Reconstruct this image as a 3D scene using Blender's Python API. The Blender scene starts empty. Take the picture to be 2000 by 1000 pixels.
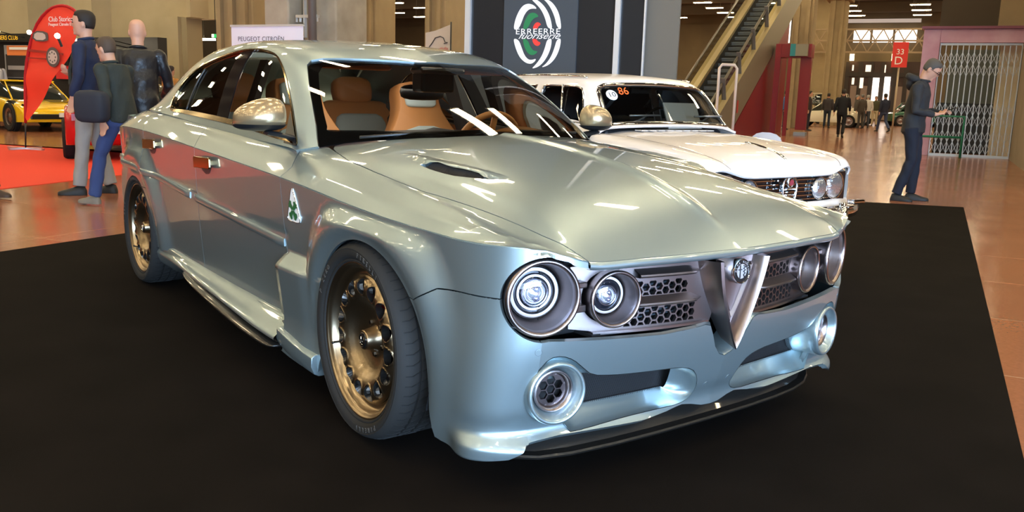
import bpy, bmesh, math, random
import numpy as np
from mathutils import Vector, Matrix, Euler
from mathutils.geometry import delaunay_2d_cdt
random.seed(7)
PI = math.pi
scn = bpy.context.scene
C = scn.collection

# ------------------------------------------------------------------ camera
cam_d = bpy.data.cameras.new('camera'); cam = bpy.data.objects.new('camera', cam_d); C.objects.link(cam)
_yaw, _pitch, _roll = math.radians(37.21), math.radians(10.44), math.radians(1.68)
_d = Vector((-math.cos(_yaw)*math.cos(_pitch), math.sin(_yaw)*math.cos(_pitch), -math.sin(_pitch)))
_r = _d.cross(Vector((0, 0, 1))).normalized(); _u = _r.cross(_d)
_r2 = _r*math.cos(_roll) + _u*math.sin(_roll); _u2 = -_r*math.sin(_roll) + _u*math.cos(_roll)
_m = Matrix((_r2, _u2, -_d)).transposed().to_4x4(); _m.translation = Vector((2.517, -2.22, 1.165))
cam.matrix_world = _m
cam_d.sensor_width = 36.0; cam_d.lens = 36.0*1705/2000; cam_d.clip_end = 300; cam_d.clip_start = .05
scn.camera = cam
# ------------------------------------------------------------------ world and exposure
wd = bpy.data.worlds.new('world'); scn.world = wd; wd.use_nodes = True
wd.node_tree.nodes['Background'].inputs[0].default_value = (1.0, .80, .50, 1)
wd.node_tree.nodes['Background'].inputs[1].default_value = .18
scn.view_settings.view_transform = 'Standard'; scn.view_settings.look = 'None'
scn.view_settings.gamma = 1; scn.view_settings.use_curve_mapping = False
scn.view_settings.exposure = 0.14
def area(name, loc, target, sx, sy, power, col):
    l = bpy.data.lights.new(name, 'AREA'); l.shape = 'RECTANGLE'; l.size = sx; l.size_y = sy; l.energy = power; l.color = col
    o = bpy.data.objects.new(name, l); C.objects.link(o); o.location = loc
    o.rotation_euler = (Vector(target)-Vector(loc)).to_track_quat('-Z', 'Y').to_euler(); return o
# assumed cool daylight behind the camera
area('assumed_front_light', (11.5, -2.6, 1.75), (0, 0, .75), 8, 3.0, 3300, (.45, .68, 1.0))  # added broad light that turns the front faces blue
area('assumed_corner_light', (7.5, -8.0, 2.0), (.3, -.7, .6), 6, 2.6, 620, (.58, .78, 1.0))  # added fill that brightens the near wing and bumper corner

# ------------------------------------------------------------------ helpers
_mats = {}
def mat(name, col, metal=0., rough=.5, coat=0., emit=None, es=0., trans=0., ior=1.45, bump=None, noise=None, alpha=1., spec=None):
    if name in _mats: return _mats[name]
    m = bpy.data.materials.new(name); m.use_nodes = True; nt = m.node_tree; b = nt.nodes['Principled BSDF']
    b.inputs['Base Color'].default_value = (*col, 1); b.inputs['Metallic'].default_value = metal; b.inputs['Roughness'].default_value = rough
    b.inputs['Coat Weight'].default_value = coat; b.inputs['Coat Roughness'].default_value = .03
    b.inputs['Transmission Weight'].default_value = trans; b.inputs['IOR'].default_value = ior; b.inputs['Alpha'].default_value = alpha
    if spec is not None: b.inputs['Specular IOR Level'].default_value = spec
    if emit: b.inputs['Emission Color'].default_value = (*emit, 1); b.inputs['Emission Strength'].default_value = es
    if bump:
        n = nt.nodes.new('ShaderNodeTexNoise'); n.inputs['Scale'].default_value = bump[0]; n.inputs['Detail'].default_value = 4
        t = nt.nodes.new('ShaderNodeTexCoord'); nt.links.new(t.outputs['Object'], n.inputs['Vector'])
        k = nt.nodes.new('ShaderNodeBump'); k.inputs['Strength'].default_value = bump[1]; k.inputs['Distance'].default_value = bump[2] if len(bump) > 2 else .002
        nt.links.new(n.outputs['Fac'], k.inputs['Height']); nt.links.new(k.outputs['Normal'], b.inputs['Normal'])
    if noise:   # (scale, colour2, lo, hi)
        n = nt.nodes.new('ShaderNodeTexNoise'); n.inputs['Scale'].default_value = noise[0]; n.inputs['Detail'].default_value = 5
        t = nt.nodes.new('ShaderNodeTexCoord'); nt.links.new(t.outputs['Object'], n.inputs['Vector'])
        r = nt.nodes.new('ShaderNodeValToRGB'); r.color_ramp.elements[0].position = noise[2]; r.color_ramp.elements[1].position = noise[3]
        r.color_ramp.elements[0].color = (*col, 1); r.color_ramp.elements[1].color = (*noise[1], 1)
        nt.links.new(n.outputs['Fac'], r.inputs['Fac']); nt.links.new(r.outputs['Color'], b.inputs['Base Color'])
    _mats[name] = m; return m
def glass(name, col, rough=0., refl=.08):
    # thin tinted glass: fresnel mix of glossy and tinted transparent
    if name in _mats: return _mats[name]
    m = bpy.data.materials.new(name); m.use_nodes = True; nt = m.node_tree; nt.nodes.clear()
    o = nt.nodes.new('ShaderNodeOutputMaterial'); mx = nt.nodes.new('ShaderNodeMixShader'); t = nt.nodes.new('ShaderNodeBsdfTransparent')
    g = nt.nodes.new('ShaderNodeBsdfGlossy'); f = nt.nodes.new('ShaderNodeFresnel'); f.inputs['IOR'].default_value = 1.5
    t.inputs[0].default_value = (*col, 1); g.inputs['Roughness'].default_value = rough
    nt.links.new(f.outputs[0], mx.inputs[0]); nt.links.new(t.outputs[0], mx.inputs[1]); nt.links.new(g.outputs[0], mx.inputs[2]); nt.links.new(mx.outputs[0], o.inputs[0])
    _mats[name] = m; return m

def tag(o, label=None, cat=None, group=None, kind=None):
    if label: o['label'] = label
    if cat: o['category'] = cat
    if group: o['group'] = group
    if kind: o['kind'] = kind
    return o
def thing(name, label, cat, loc=(0, 0, 0), rz=0, group=None):
    o = bpy.data.objects.new(name, None); C.objects.link(o); o.location = loc; o.rotation_euler = (0, 0, rz); o.empty_display_size = .2
    return tag(o, label, cat, group)
def link(name, me, m, parent=None, smooth=True):
    if m is not None: me.materials.append(m)
    o = bpy.data.objects.new(name, me); C.objects.link(o)
    if parent is not None: o.parent = parent
    if smooth:
        for p in me.polygons: p.use_smooth = True
    return o
class MB:
    """collects shapes into ONE mesh"""
    def __init__(s): s.v = []; s.f = []; s.mi = []; s.cur = 0
    def add(s, vs, fs):
        b = len(s.v); s.v += [tuple(map(float, q)) for q in vs]; s.f += [tuple(b+i for i in f) for f in fs]; s.mi += [s.cur]*len(fs); return s
    def box(s, c, d, rz=0, m=None):
        x, y, z = [k/2 for k in d]; vs = [Vector((a*x, b*y, e*z)) for a in (-1, 1) for b in (-1, 1) for e in (-1, 1)]
        if m is not None: vs = [m @ q for q in vs]
        if rz: R = Matrix.Rotation(rz, 3, 'Z'); vs = [R @ q for q in vs]
        vs = [q+Vector(c) for q in vs]
        return s.add(vs, [(0,1,3,2),(4,6,7,5),(0,4,5,1),(2,3,7,6),(0,2,6,4),(1,5,7,3)])
    def bar(s, a, b, w, h, up=(0, 0, 1)):
        a = Vector(a); b = Vector(b); d = (b-a).normalized(); r = d.cross(Vector(up))
        if r.length < 1e-4: r = d.cross(Vector((1, 0, 0)))
        r.normalize(); u = r.cross(d); vs = []
        for p in (a, b):
            for i, j in ((-1,-1),(1,-1),(1,1),(-1,1)): vs.append(p+r*i*w/2+u*j*h/2)
        return s.add(vs, [(3,2,1,0),(4,5,6,7),(0,1,5,4),(1,2,6,5),(2,3,7,6),(3,0,4,7)])
    def tube(s, pts, r, n=8, closed=False, cap=True):
        pts = [Vector(p) for p in pts]; N = len(pts); rs = r if hasattr(r, '__len__') else [r]*N
        prev = None; b = len(s.v); vs = []
        for i, p in enumerate(pts):
            if closed: t = (pts[(i+1) % N]-pts[i-1])
            else: t = (pts[min(i+1, N-1)]-pts[max(i-1, 0)])
            t.normalize()
            if prev is None:
                a = t.orthogonal().normalized()
            else:
                a = prev - t*prev.dot(t)
                a = a.normalized() if a.length > 1e-6 else t.orthogonal().normalized()
            prev = a; c = t.cross(a)
            for k in range(n):
                q = 2*PI*k/n; vs.append(p+(a*math.cos(q)+c*math.sin(q))*rs[i])
        fs = []
        for i in range(N if closed else N-1):
            j = (i+1) % N
            for k in range(n): fs.append((i*n+k, i*n+(k+1) % n, j*n+(k+1) % n, j*n+k))
        if cap and not closed: fs.append(tuple(range(n))[::-1]); fs.append(tuple((N-1)*n+k for k in range(n)))
        return s.add(vs, fs)
    def lathe(s, prof, n=48, m=None, closed=False):
        """prof: (radius, height) along local z; m: 4x4 placing it"""
        vs = []; fs = []; N = len(prof)
        for k in range(n):
            a = 2*PI*k/n
            for r, h in prof: vs.append(Vector((r*math.cos(a), r*math.sin(a), h)))
        for k in range(n):
            j = (k+1) % n
            for i in range(N if closed else N-1):
                i2 = (i+1) % N
                fs.append((k*N+i, j*N+i, j*N+i2, k*N+i2))
        if m is not None: vs = [m @ q for q in vs]
        return s.add(vs, fs)
    def prism(s, pts, a, b, m=None):
        """2D polygon extruded along z from a to b"""
        n = len(pts); vs = [Vector((x, y, a)) for x, y in pts]+[Vector((x, y, b)) for x, y in pts]
        if m is not None: vs = [m @ q for q in vs]
        return s.add(vs, [tuple(range(n))[::-1], tuple(range(n, 2*n))]+[(i, (i+1) % n, n+(i+1) % n, n+i) for i in range(n)])
    def loft(s, rings, closed=True, cap=True):
        n = len(rings[0]); vs = [q for r in rings for q in r]; fs = []
        for i in range(len(rings)-1):
            for k in range(n if closed else n-1):
                j = (k+1) % n; fs.append((i*n+k, i*n+j, (i+1)*n+j, (i+1)*n+k))
        if cap and closed: fs.append(tuple(range(n))[::-1]); fs.append(tuple((len(rings)-1)*n+k for k in range(n)))
        return s.add(vs, fs)
    def build(s, name, m, parent=None, smooth=False, auto=None, bevel=0, sub=0, fix=True):
        me = bpy.data.meshes.new(name); me.from_pydata(s.v, [], s.f); me.update()
        if fix:
            bm = bmesh.new(); bm.from_mesh(me); bmesh.ops.remove_doubles(bm, verts=bm.verts, dist=1e-5); bmesh.ops.recalc_face_normals(bm, faces=bm.faces); bm.to_mesh(me); bm.free()
        ms = m if isinstance(m, (list, tuple)) else [m]
        for k in ms: me.materials.append(k)
        if len(ms) > 1 and not fix:
            for p, i in zip(me.polygons, s.mi): p.material_index = i
        o = bpy.data.objects.new(name, me); C.objects.link(o)
        if parent is not None: o.parent = parent
        if smooth or auto:
            for p in me.polygons: p.use_smooth = True
        if auto: me.set_sharp_from_angle(angle=math.radians(auto))
        if bevel:
            b = o.modifiers.new('bevel', 'BEVEL'); b.width = bevel; b.segments = 2; b.limit_method = 'ANGLE'
        if sub:
            b = o.modifiers.new('sub', 'SUBSURF'); b.levels = sub; b.render_levels = sub
        return o
def frame_m(o, z, x=None):
    """4x4 with local z along z, origin o"""
    z = Vector(z).normalized(); x = Vector(x) if x is not None else z.orthogonal(); x = (x-z*x.dot(z)).normalized(); y = z.cross(x)
    m = Matrix((x, y, z)).transposed().to_4x4(); m.translation = Vector(o); return m
def text(name, s, size, m4, mt, parent=None, depth=.0006, align='CENTER', shear=0, space=1., sx=1.):
    cu = bpy.data.curves.new(name, 'FONT'); cu.body = s; cu.size = size; cu.extrude = depth; cu.align_x = align; cu.align_y = 'CENTER'; cu.shear = shear; cu.space_character = space; cu.resolution_u = 4
    t = bpy.data.objects.new(name, cu); C.objects.link(t)
    bpy.context.view_layer.update()
    me = bpy.data.meshes.new_from_object(t.evaluated_get(bpy.context.evaluated_depsgraph_get()))
    bpy.data.objects.remove(t); bpy.data.curves.remove(cu)
    me.transform(m4 @ Matrix.Diagonal((sx, 1, 1, 1)))
    me.materials.clear(); me.materials.append(mt)
    o = bpy.data.objects.new(name, me); C.objects.link(o)
    if parent is not None: o.parent = parent
    return o
# ---- polygons and surface panels
def pip(poly, x, y):
    poly = np.asarray(poly); ins = np.zeros(len(x), bool); n = len(poly); j = n-1
    for i in range(n):
        xi, yi = poly[i]; xj, yj = poly[j]
        if yi != yj:
            c = ((yi > y) != (yj > y)) & (x < (xj-xi)*(y-yi)/(yj-yi)+xi); ins ^= c
        j = i
    return ins
def resample(poly, step, closed=True):
    poly = [np.array(p, float) for p in poly]; out = []; n = len(poly)
    for i in range(n if closed else n-1):
        a, b = poly[i], poly[(i+1) % n]; k = max(1, int(math.ceil(np.linalg.norm(b-a)/step)))
        for t in range(k): out.append(a+(b-a)*t/k)
    if not closed: out.append(poly[-1])
    return np.array(out)
def smooth_poly(pts, closed=True, it=2):
    p = [np.array(q, float) for q in pts]
    for _ in range(it):
        o = []; n = len(p)
        for i in range(n if closed else n-1):
            a, b = p[i], p[(i+1) % n]; o += [a*.75+b*.25, a*.25+b*.75]
        if not closed: o = [p[0]]+o+[p[-1]]
        p = o
    return p
def circ(cx, cy, r, n=40, a0=0, a1=2*PI): return [(cx+r*math.cos(a0+(a1-a0)*k/n), cy+r*math.sin(a0+(a1-a0)*k/n)) for k in range(n)]
class Fn:
    """height field or any function surface with numeric normals"""
    def __init__(s, f, sg=1, e=2e-4): s.f = f; s.sg = sg; s.e = e
    def pos(s, u, v): return s.f(np.asarray(u, float), np.asarray(v, float))
    def posn(s, u, v):
        e = s.e; u = np.asarray(u, float); v = np.asarray(v, float); P = s.f(u, v)
        n = np.cross(s.f(u+e, v)-s.f(u-e, v), s.f(u, v+e)-s.f(u, v-e))*s.sg
        return P, n/np.maximum(np.linalg.norm(n, axis=1), 1e-12)[:, None]
def sheet(S, outer, holes=(), step=.02, scale=(1, 1), thick=.012, bstep=None, offset=0., gap=0., back=False):
    """data of a curved sheet cut from surface S by a polygon in (u,v), holes cut out, edges turned in by thick"""
    sc = np.array(scale, float); bstep = bstep or step*.6
    O = [resample(np.array([tuple(q) for q in outer], float)*sc, bstep)]+[resample(np.array([tuple(q) for q in h], float)*sc, bstep) for h in holes]
    lo = O[0].min(0); hi = O[0].max(0)
    nx = max(2, int((hi[0]-lo[0])/step)); ny = max(2, int((hi[1]-lo[1])/step))
    gx, gy = np.meshgrid(np.linspace(lo[0], hi[0], nx+1), np.linspace(lo[1], hi[1], ny+1)); gx = gx.ravel(); gy = gy.ravel()
    k = pip(O[0], gx, gy)
    for h in O[1:]: k &= ~pip(h, gx, gy)
    gx = gx[k]; gy = gy[k]
    allb = np.concatenate(O)
    if len(gx):
        keep = np.ones(len(gx), bool)
        for i in range(0, len(gx), 2000):
            d = np.abs(gx[i:i+2000, None]-allb[None, :, 0])**2+np.abs(gy[i:i+2000, None]-allb[None, :, 1])**2
            keep[i:i+2000] = d.min(1) > (bstep*.45)**2
        gx = gx[keep]; gy = gy[keep]
    vs = [Vector(p) for p in allb]+[Vector((a, b)) for a, b in zip(gx, gy)]
    es = []; b = 0
    for o in O: es += [(b+i, b+(i+1) % len(o)) for i in range(len(o))]; b += len(o)
    r = delaunay_2d_cdt(vs, es, [], 0, 1e-7)
    V2 = np.array([tuple(p) for p in r[0]]); F = np.array([f for f in r[2] if len(f) == 3])
    c = V2[F].mean(1); k = pip(O[0], c[:, 0], c[:, 1])
    for h in O[1:]: k &= ~pip(h, c[:, 0], c[:, 1])
    F = F[k]
    used = np.unique(F); mp = -np.ones(len(V2), int); mp[used] = np.arange(len(used)); V2 = V2[used]; F = mp[F]
    P, N = S.posn(V2[:, 0]/sc[0], V2[:, 1]/sc[1])
    ed = {}
    for f in F:
        for a, bb in ((f[0], f[1]), (f[1], f[2]), (f[2], f[0])):
            key = (min(a, bb), max(a, bb)); ed[key] = None if key in ed else (a, bb)
    be = [e for e in ed.values() if e is not None]
    if offset: P = P+N*offset
    fn = np.cross(P[F[:, 1]]-P[F[:, 0]], P[F[:, 2]]-P[F[:, 0]]); s = np.sign((fn*N[F[:, 0]]).sum(1)).sum()
    if s < 0: F = F[:, ::-1]; be = [(bb, a) for a, bb in be]
    mid = lambda a, bb: abs(P[a][1]) < 1e-4 and abs(P[bb][1]) < 1e-4
    if gap:
        g = np.zeros_like(P)
        for a, bb in be:
            if mid(a, bb): continue
            t = P[bb]-P[a]; n_ = N[a]+N[bb]; q = np.cross(n_, t); l = np.linalg.norm(q)
            if l > 1e-12: q = q/l; g[a] += q; g[bb] += q
        l = np.linalg.norm(g, axis=1); i = l > 1e-9; g[i] /= l[i][:, None]; c0 = np.abs(P[:, 1]) < 1e-4; g[c0, 1] = 0; P = P+g*gap
    nv = len(P); faces = [tuple(int(i) for i in f) for f in F]; verts = P; nrm = [tuple(N[i]) for f in F for i in f]
    if thick:
        be2 = [e for e in be if not mid(*e)]
        bi = sorted({a for e in be2 for a in e}); ix = {a: nv+k for k, a in enumerate(bi)}
        verts = np.concatenate([P, P[bi]-N[bi]*thick])
        for a, bb in be2:
            faces.append((int(bb), int(a), ix[a], ix[bb]))
            q = np.cross(P[a]-P[bb], -N[a]); l = np.linalg.norm(q); q = q/(l if l > 1e-12 else 1)
            nrm += [tuple(q)]*4
        if back:
            b0 = len(verts); verts = np.concatenate([verts, P-N*thick])
            for f in F: faces.append(tuple(int(b0+i) for i in f[::-1])); nrm += [tuple(-N[i]) for i in f[::-1]]
    return verts, faces, nrm
def flip(d):
    v, f, n = d; v = v.copy(); v[:, 1] *= -1; nn = []; i = 0
    for q in f: nn += [(a, -b_, c_) for a, b_, c_ in n[i:i+len(q)][::-1]]; i += len(q)
    return v, [q[::-1] for q in f], nn
def merge(ds):
    V = []; F = []; N = []; b = 0
    for v, f, n in ds: V.append(v); F += [tuple(b+i for i in q) for q in f]; N += list(n); b += len(v)
    return np.concatenate(V), F, N
def mesh(name, d, m, parent=None, tm=None):
    v, f, n = d
    me = bpy.data.meshes.new(name); me.from_pydata([tuple(q) for q in v], [], f); me.update()
    for p in me.polygons: p.use_smooth = True
    me.normals_split_custom_set(n)
    if tm is not None: me.transform(tm)
    return link(name, me, m, parent, smooth=False)
def pair(name, ds, m, parent=None):
    d = merge(ds) if isinstance(ds, list) else ds
    return [mesh(name, flip(d), m, parent), mesh(name, d, m, parent)]     # right hand (camera) side first
def whole(name, ds, m, parent=None):
    d = merge(ds) if isinstance(ds, list) else ds
    return mesh(name, merge([d, flip(d)]), m, parent)
class Inv:
    """closest (u,v) on a surface for approximate 3D points"""
    def __init__(s, S, nu=500, nv=160, vlo=0.):
        s.S = S; u = np.linspace(0, 1, nu); v = np.linspace(vlo, 1, nv); U, V = np.meshgrid(u, v, indexing='ij'); s.U = U.ravel(); s.V = V.ravel(); s.P = S.pos(s.U, s.V)
    def __call__(s, pts, w=(1, 1, 1)):
        out = []
        w = np.array(w, float)
        for p in pts:
            p = np.array(p, float); d = (((s.P-p)*w)**2).sum(1); i = int(d.argmin()); u, v = s.U[i], s.V[i]
            for _ in range(3):
                e = 1e-3; q = s.S.pos([u], [v])[0]; a = (s.S.pos([min(u+e, 1)], [v])[0]-s.S.pos([max(u-e, 0)], [v])[0])/(min(u+e, 1)-max(u-e, 0)); b = (s.S.pos([u], [min(v+e, 1)])[0]-s.S.pos([u], [max(v-e, 0)])[0])/(min(v+e, 1)-max(v-e, 0))
                J = np.stack([a*w, b*w], 1); st = np.linalg.lstsq(J, (p-q)*w, rcond=None)[0]
                st = np.clip(st, -.02, .02); u = min(max(u+st[0], 0), 1); v = min(max(v+st[1], 0), 1)
            out.append((u, v))
        return out
# numpy needed
# ------------------------------------------------------------------ car surfaces (metres, car frame: x forward, y left, z up)
def _basis(n, t):
    # clamped uniform cubic B-spline basis values, t in 0..1 -> (len(t), n)
    t = np.clip(np.asarray(t, float), 0, 1 - 1e-9)
    kn = np.concatenate([[0]*3, np.linspace(0, 1, n-2), [1]*3]).astype(float)
    B = np.zeros((len(t), n + 3))
    for i in range(n + 3):
        if kn[i] < kn[i+1]: B[:, i] = (t >= kn[i]) & (t < kn[i+1])
    for k in (1, 2, 3):
        C = np.zeros_like(B)
        for i in range(n + 3 - k):
            a = kn[i+k]-kn[i]; b = kn[i+k+1]-kn[i+1]
            if a > 0: C[:, i] += (t-kn[i])/a*B[:, i]
            if b > 0: C[:, i] += (kn[i+k+1]-t)/b*B[:, i+1]
        B = C
    return B[:, :n]
class Net:
    e = 4e-4
    def __init__(self, net, disp=None, sg=1):
        self.n = np.array(net, float); self.disp = disp; self.sg = sg
    def raw(self, u, v):
        u = np.atleast_1d(u).astype(float); v = np.atleast_1d(v).astype(float)
        Bu = _basis(self.n.shape[0], u); Bv = _basis(self.n.shape[1], np.abs(v))
        P = np.einsum('pi,pj,ijk->pk', Bu, Bv, self.n)
        return P
    def rawn(self, u, v):
        e = 2e-3
        u = np.clip(np.atleast_1d(u).astype(float), e, 1-e); v = np.atleast_1d(v).astype(float)
        vv = np.clip(v, e, 1-e)
        a = self.raw(u+e, vv)-self.raw(u-e, vv); b = self.raw(u, vv+e)-self.raw(u, vv-e)
        n = np.cross(a, b)*self.sg; return n/np.maximum(np.linalg.norm(n, axis=1), 1e-12)[:, None]
    def pos(self, u, v):
        P = self.raw(u, v)
        if self.disp is not None:
            N = self.rawn(u, v); P = self.disp(P, N, u, v)
        return P
    def posn(self, u, v):
        e = self.e
        u = np.atleast_1d(u).astype(float); v = np.atleast_1d(v).astype(float)
        uu = np.clip(u, e, 1-e); vv = np.clip(v, e, 1-e)
        P = self.pos(u, v)
        n = np.cross(self.pos(uu+e, vv)-self.pos(uu-e, vv), self.pos(uu, vv+e)-self.pos(uu, vv-e))*self.sg
        return P, n/np.maximum(np.linalg.norm(n, axis=1), 1e-12)[:, None]
def sstep(a, b, x):
    x = np.asarray(x, float)
    t = np.clip((x-a)/(b-a), 0, 1); return t*t*(3-2*t)

YC = [(-3.62,.80),(-3.45,.855),(-3.2,.885),(-2.87,.90),(-2.4,.905),(-1.8,.91),(-1.2,.91),(-.6,.905),(-.2,.90),(.12,.893),(.36,.876)]
ZC = [.885,.90,.912,.915,.905,.878,.852,.823,.789,.770,.762]
LV = [.12,.22,.34,.47,.60]
OFF = [-.065,-.055,-.042,-.026,-.012]
W_net = []
for (x, y), zc in zip(YC, ZC):
    W_net.append([(x, y+o, z) for z, o in zip(LV, OFF)] + [(x, y, zc)])
def wc(cr, pts): W_net.append([(p[0], p[1], z) for z, p in zip(LV, pts)] + [cr])
wc((.53,.862,.754), [(.49,.885),(.51,.895),(.52,.895),(.53,.88),(.53,.865)])
wc((.655,.80,.757), [(.60,.83),(.615,.83),(.63,.825),(.65,.815),(.655,.80)])
c14 = ((.70,.72,.750), [(.615,.72),(.645,.72),(.67,.72),(.695,.72),(.70,.72)])
for _ in range(3): wc(*c14)
wc((.728,.665,.732), [(.63,.64),(.66,.64),(.685,.64),(.71,.64),(.725,.65)])
wc((.740,.60,.708), [(.64,.55),(.67,.55),(.70,.55),(.73,.55),(.745,.57)])
wc((.768,.42,.690), [(.66,.38),(.695,.38),(.73,.38),(.76,.38),(.77,.40)])
wc((.788,.20,.688), [(.675,.19),(.71,.19),(.75,.19),(.78,.19),(.79,.20)])
wc((.793,.0,.687), [(.68,0),(.72,0),(.755,0),(.785,0),(.795,0)])
WHX = (-.005, -2.87); WHZ = .335
def W_disp(P, N, u, v):
    x, z = P[:, 0], P[:, 2]
    d = np.zeros(len(x))
    for k, wx in enumerate(WHX):
        r = np.hypot(x-wx, z-WHZ)
        amp = (.052 if k == 0 else .040)
        prof = sstep(.56, .42, r) - .28*sstep(.41, .352, r)
        # flare blends into the bumper ahead of the front wheel
        d = np.maximum(d, amp*prof*np.where(x-wx > .34, np.exp(-((x-wx-.34)/.13)**2), 1) if k == 0 else amp*prof)
    # fender pad behind the front wheel, standing proud of the door below z = .5
    pad = sstep(.550, .488, z)*(x > -.690)*(x < -.1)
    d = np.maximum(d, pad*(.060+.026*sstep(.32, .15, z))*(1-.25*sstep(-.5, -.36, x)))
    # character line groove under the strip
    d = d - .004*sstep(.02, .0, np.abs(z-(.607-.035*(x+.67)))) * (x < -.67)*(x > -3.4)
    # front bumper: lower lip that rolls forward
    nose = sstep(.44, .56, x)
    ctr = sstep(.10, .34, P[:, 1])*(1-.62*sstep(.70, .84, P[:, 1])); d = d + nose*(.012+.036*ctr)*sstep(.205, .158, z) - nose*.020*sstep(.135, .105, z) - nose*.006*np.exp(-((z-.22)/.03)**2)
    d = d*sstep(1.0, .95, v)
    Q = P + N*d[:, None]
    Q[:, 1] = np.where(P[:, 1] < 1e-6, 0, Q[:, 1])
    return Q
W = Net([[q for q in col] for col in W_net], W_disp, -1); W.e = 1.5e-3

# top: hood, wing tops, shoulders; v: 0 centre .. 1 crease
def T_col(xc, zc, xs, ys, zs, cr, dome=.6, dz=.0):
    # centre, ..., dome edge, shut, mid, crease
    a = np.array([xc, 0, zc]); s = np.array([xs, ys, zs]); c = np.array(cr)
    def mix(t, up=0.): p = a*(1-t)+s*t; p[2] += up; return p
    H = zc-zs
    return [a, mix(.16, .14*H), mix(.42, .30*H), mix(.66, .34*H+dz), mix(.74, .27*H+dz), s, s*.5+c*.5+np.array([0,0,.10*abs(zs-c[2])]), c]
T_net = []
top = [ # xc, zc, (xs, ys, zs)
 (-3.66,.99, -3.64,.66,.97),(-3.5,1.03,-3.48,.71,.99),(-3.2,1.05,-3.2,.76,1.02),(-2.87,1.06,-2.87,.80,1.025),(-2.4,1.05,-2.4,.808,1.0),(-1.8,1.03,-1.8,.808,.975),
 (-1.2,1.02,-1.2,.806,.948),(-.6,1.005,-.66,.775,.928),(-.22,.985,-.24,.735,.895),(.12,.945,.10,.708,.862),(.36,.898,.34,.682,.832),
]
cr = [tuple(W_net[i][5]) for i in range(0, 14)]
for i, (xc, zc, xs, ys, zs) in enumerate(top): T_net.append(T_col(xc, zc, xs, ys, zs, cr[i]))
T_net.append(T_col(.545,.842, .525,.652,.800, cr[11]))
T_net.append(T_col(.69,.772, .645,.625,.762, cr[12]))
T_net.append([np.array(q) for q in [(.789,0,.709),(.784,.20,.710),(.765,.42,.711),(.761,.45,.711),(.754,.50,.710),(.740,.60,.708),(.728,.665,.732),(.70,.72,.750)]])
T_net[12] = [np.array(p) for p in T_net[12]]
def T_disp(P, N, u, v):
    x, y = P[:, 0], np.abs(P[:, 1])
    h = .007*np.exp(-(y/.028)**2)*sstep(.75, .5, x)*sstep(-.9, -.3, x)*0 + .010*sstep(.045, .012, y)*sstep(.74, .55, x)
    h = h + .004*sstep(.03, .008, y)*sstep(.74, .55, x)*sstep(-.55, -.3, x)
    # bonnet dome edge falling towards the shut line
    yd = np.interp(x, [-.30, 0, .40, .58, .72], [.64, .585, .575, .585, .60])
    h = h - .011*sstep(-.004, .075, y-yd)*sstep(-.35, .0, x)*sstep(.76, .60, x)*sstep(.05, .0, y-.72)
    # raised blade over the vent
    yi = .569-.1617*(x+.36); yo = yi+np.interp(x, [-.33, -.15, .16, .24], [.012, .060, .040, .004])
    wv = sstep(-.34, -.17, x)*sstep(.21, .12, x)
    h = h + .015*wv*np.clip((y-yi)/np.maximum(yo-yi, .004), 0, 1)*sstep(.010, .005, y-yo)
    # crisp crease along the top of the wing
    yf = np.interp(x, [-.72, -.63, -.17, .20, .42, .58, .68], [.90, .871, .843, .824, .812, .745, .672])
    h = h + .0055*np.exp(-np.abs(y-yf)/.030)*sstep(-.70, -.4, x)*sstep(.70, .62, x)
    Q = P.copy(); Q[:, 2] += h
    return Q
T = Net(T_net, T_disp)

G_net = [
 [(-.80,.80,.925),(-.785,.785,.928),(-.755,.757,.935),(-.69,.69,.955),(-.60,.58,.98),(-.49,.3,.99),(-.46,0,.995)],
 [(-.90,.80,.932),(-.93,.765,1.02),(-.93,.715,1.08),(-.88,.65,1.105),(-.79,.54,1.12),(-.69,.28,1.13),(-.66,0,1.135)],
 [(-1.05,.80,.935),(-1.13,.74,1.12),(-1.16,.66,1.22),(-1.11,.60,1.242),(-1.03,.50,1.257),(-.94,.26,1.265),(-.92,0,1.268)],
 [(-1.25,.80,.94),(-1.33,.72,1.19),(-1.38,.62,1.325),(-1.36,.56,1.350),(-1.29,.46,1.360),(-1.22,.24,1.370),(-1.2,0,1.375)],
 [(-1.5,.80,.95),(-1.6,.71,1.22),(-1.65,.60,1.365),(-1.65,.54,1.390),(-1.61,.44,1.40),(-1.57,.23,1.412),(-1.55,0,1.416)],
 [(-1.8,.80,.965),(-1.9,.71,1.22),(-1.95,.60,1.375),(-1.95,.54,1.398),(-1.92,.44,1.41),(-1.9,.23,1.42),(-1.9,0,1.424)],
 [(-2.1,.80,.98),(-2.2,.71,1.21),(-2.25,.60,1.355),(-2.25,.545,1.385),(-2.25,.44,1.398),(-2.25,.22,1.41),(-2.25,0,1.414)],
 [(-2.4,.80,.995),(-2.5,.715,1.18),(-2.55,.61,1.315),(-2.57,.56,1.358),(-2.59,.44,1.376),(-2.6,.22,1.385),(-2.6,0,1.388)],
 [(-2.68,.80,1.01),(-2.78,.735,1.10),(-2.88,.64,1.215),(-2.91,.57,1.255),(-2.94,.44,1.27),(-2.97,.2,1.285),(-2.98,0,1.29)],
 [(-2.95,.79,1.02),(-3.07,.73,1.04),(-3.2,.65,1.06),(-3.26,.58,1.075),(-3.30,.43,1.085),(-3.32,.2,1.09),(-3.32,0,1.095)],
]
G = Net(G_net)
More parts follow.
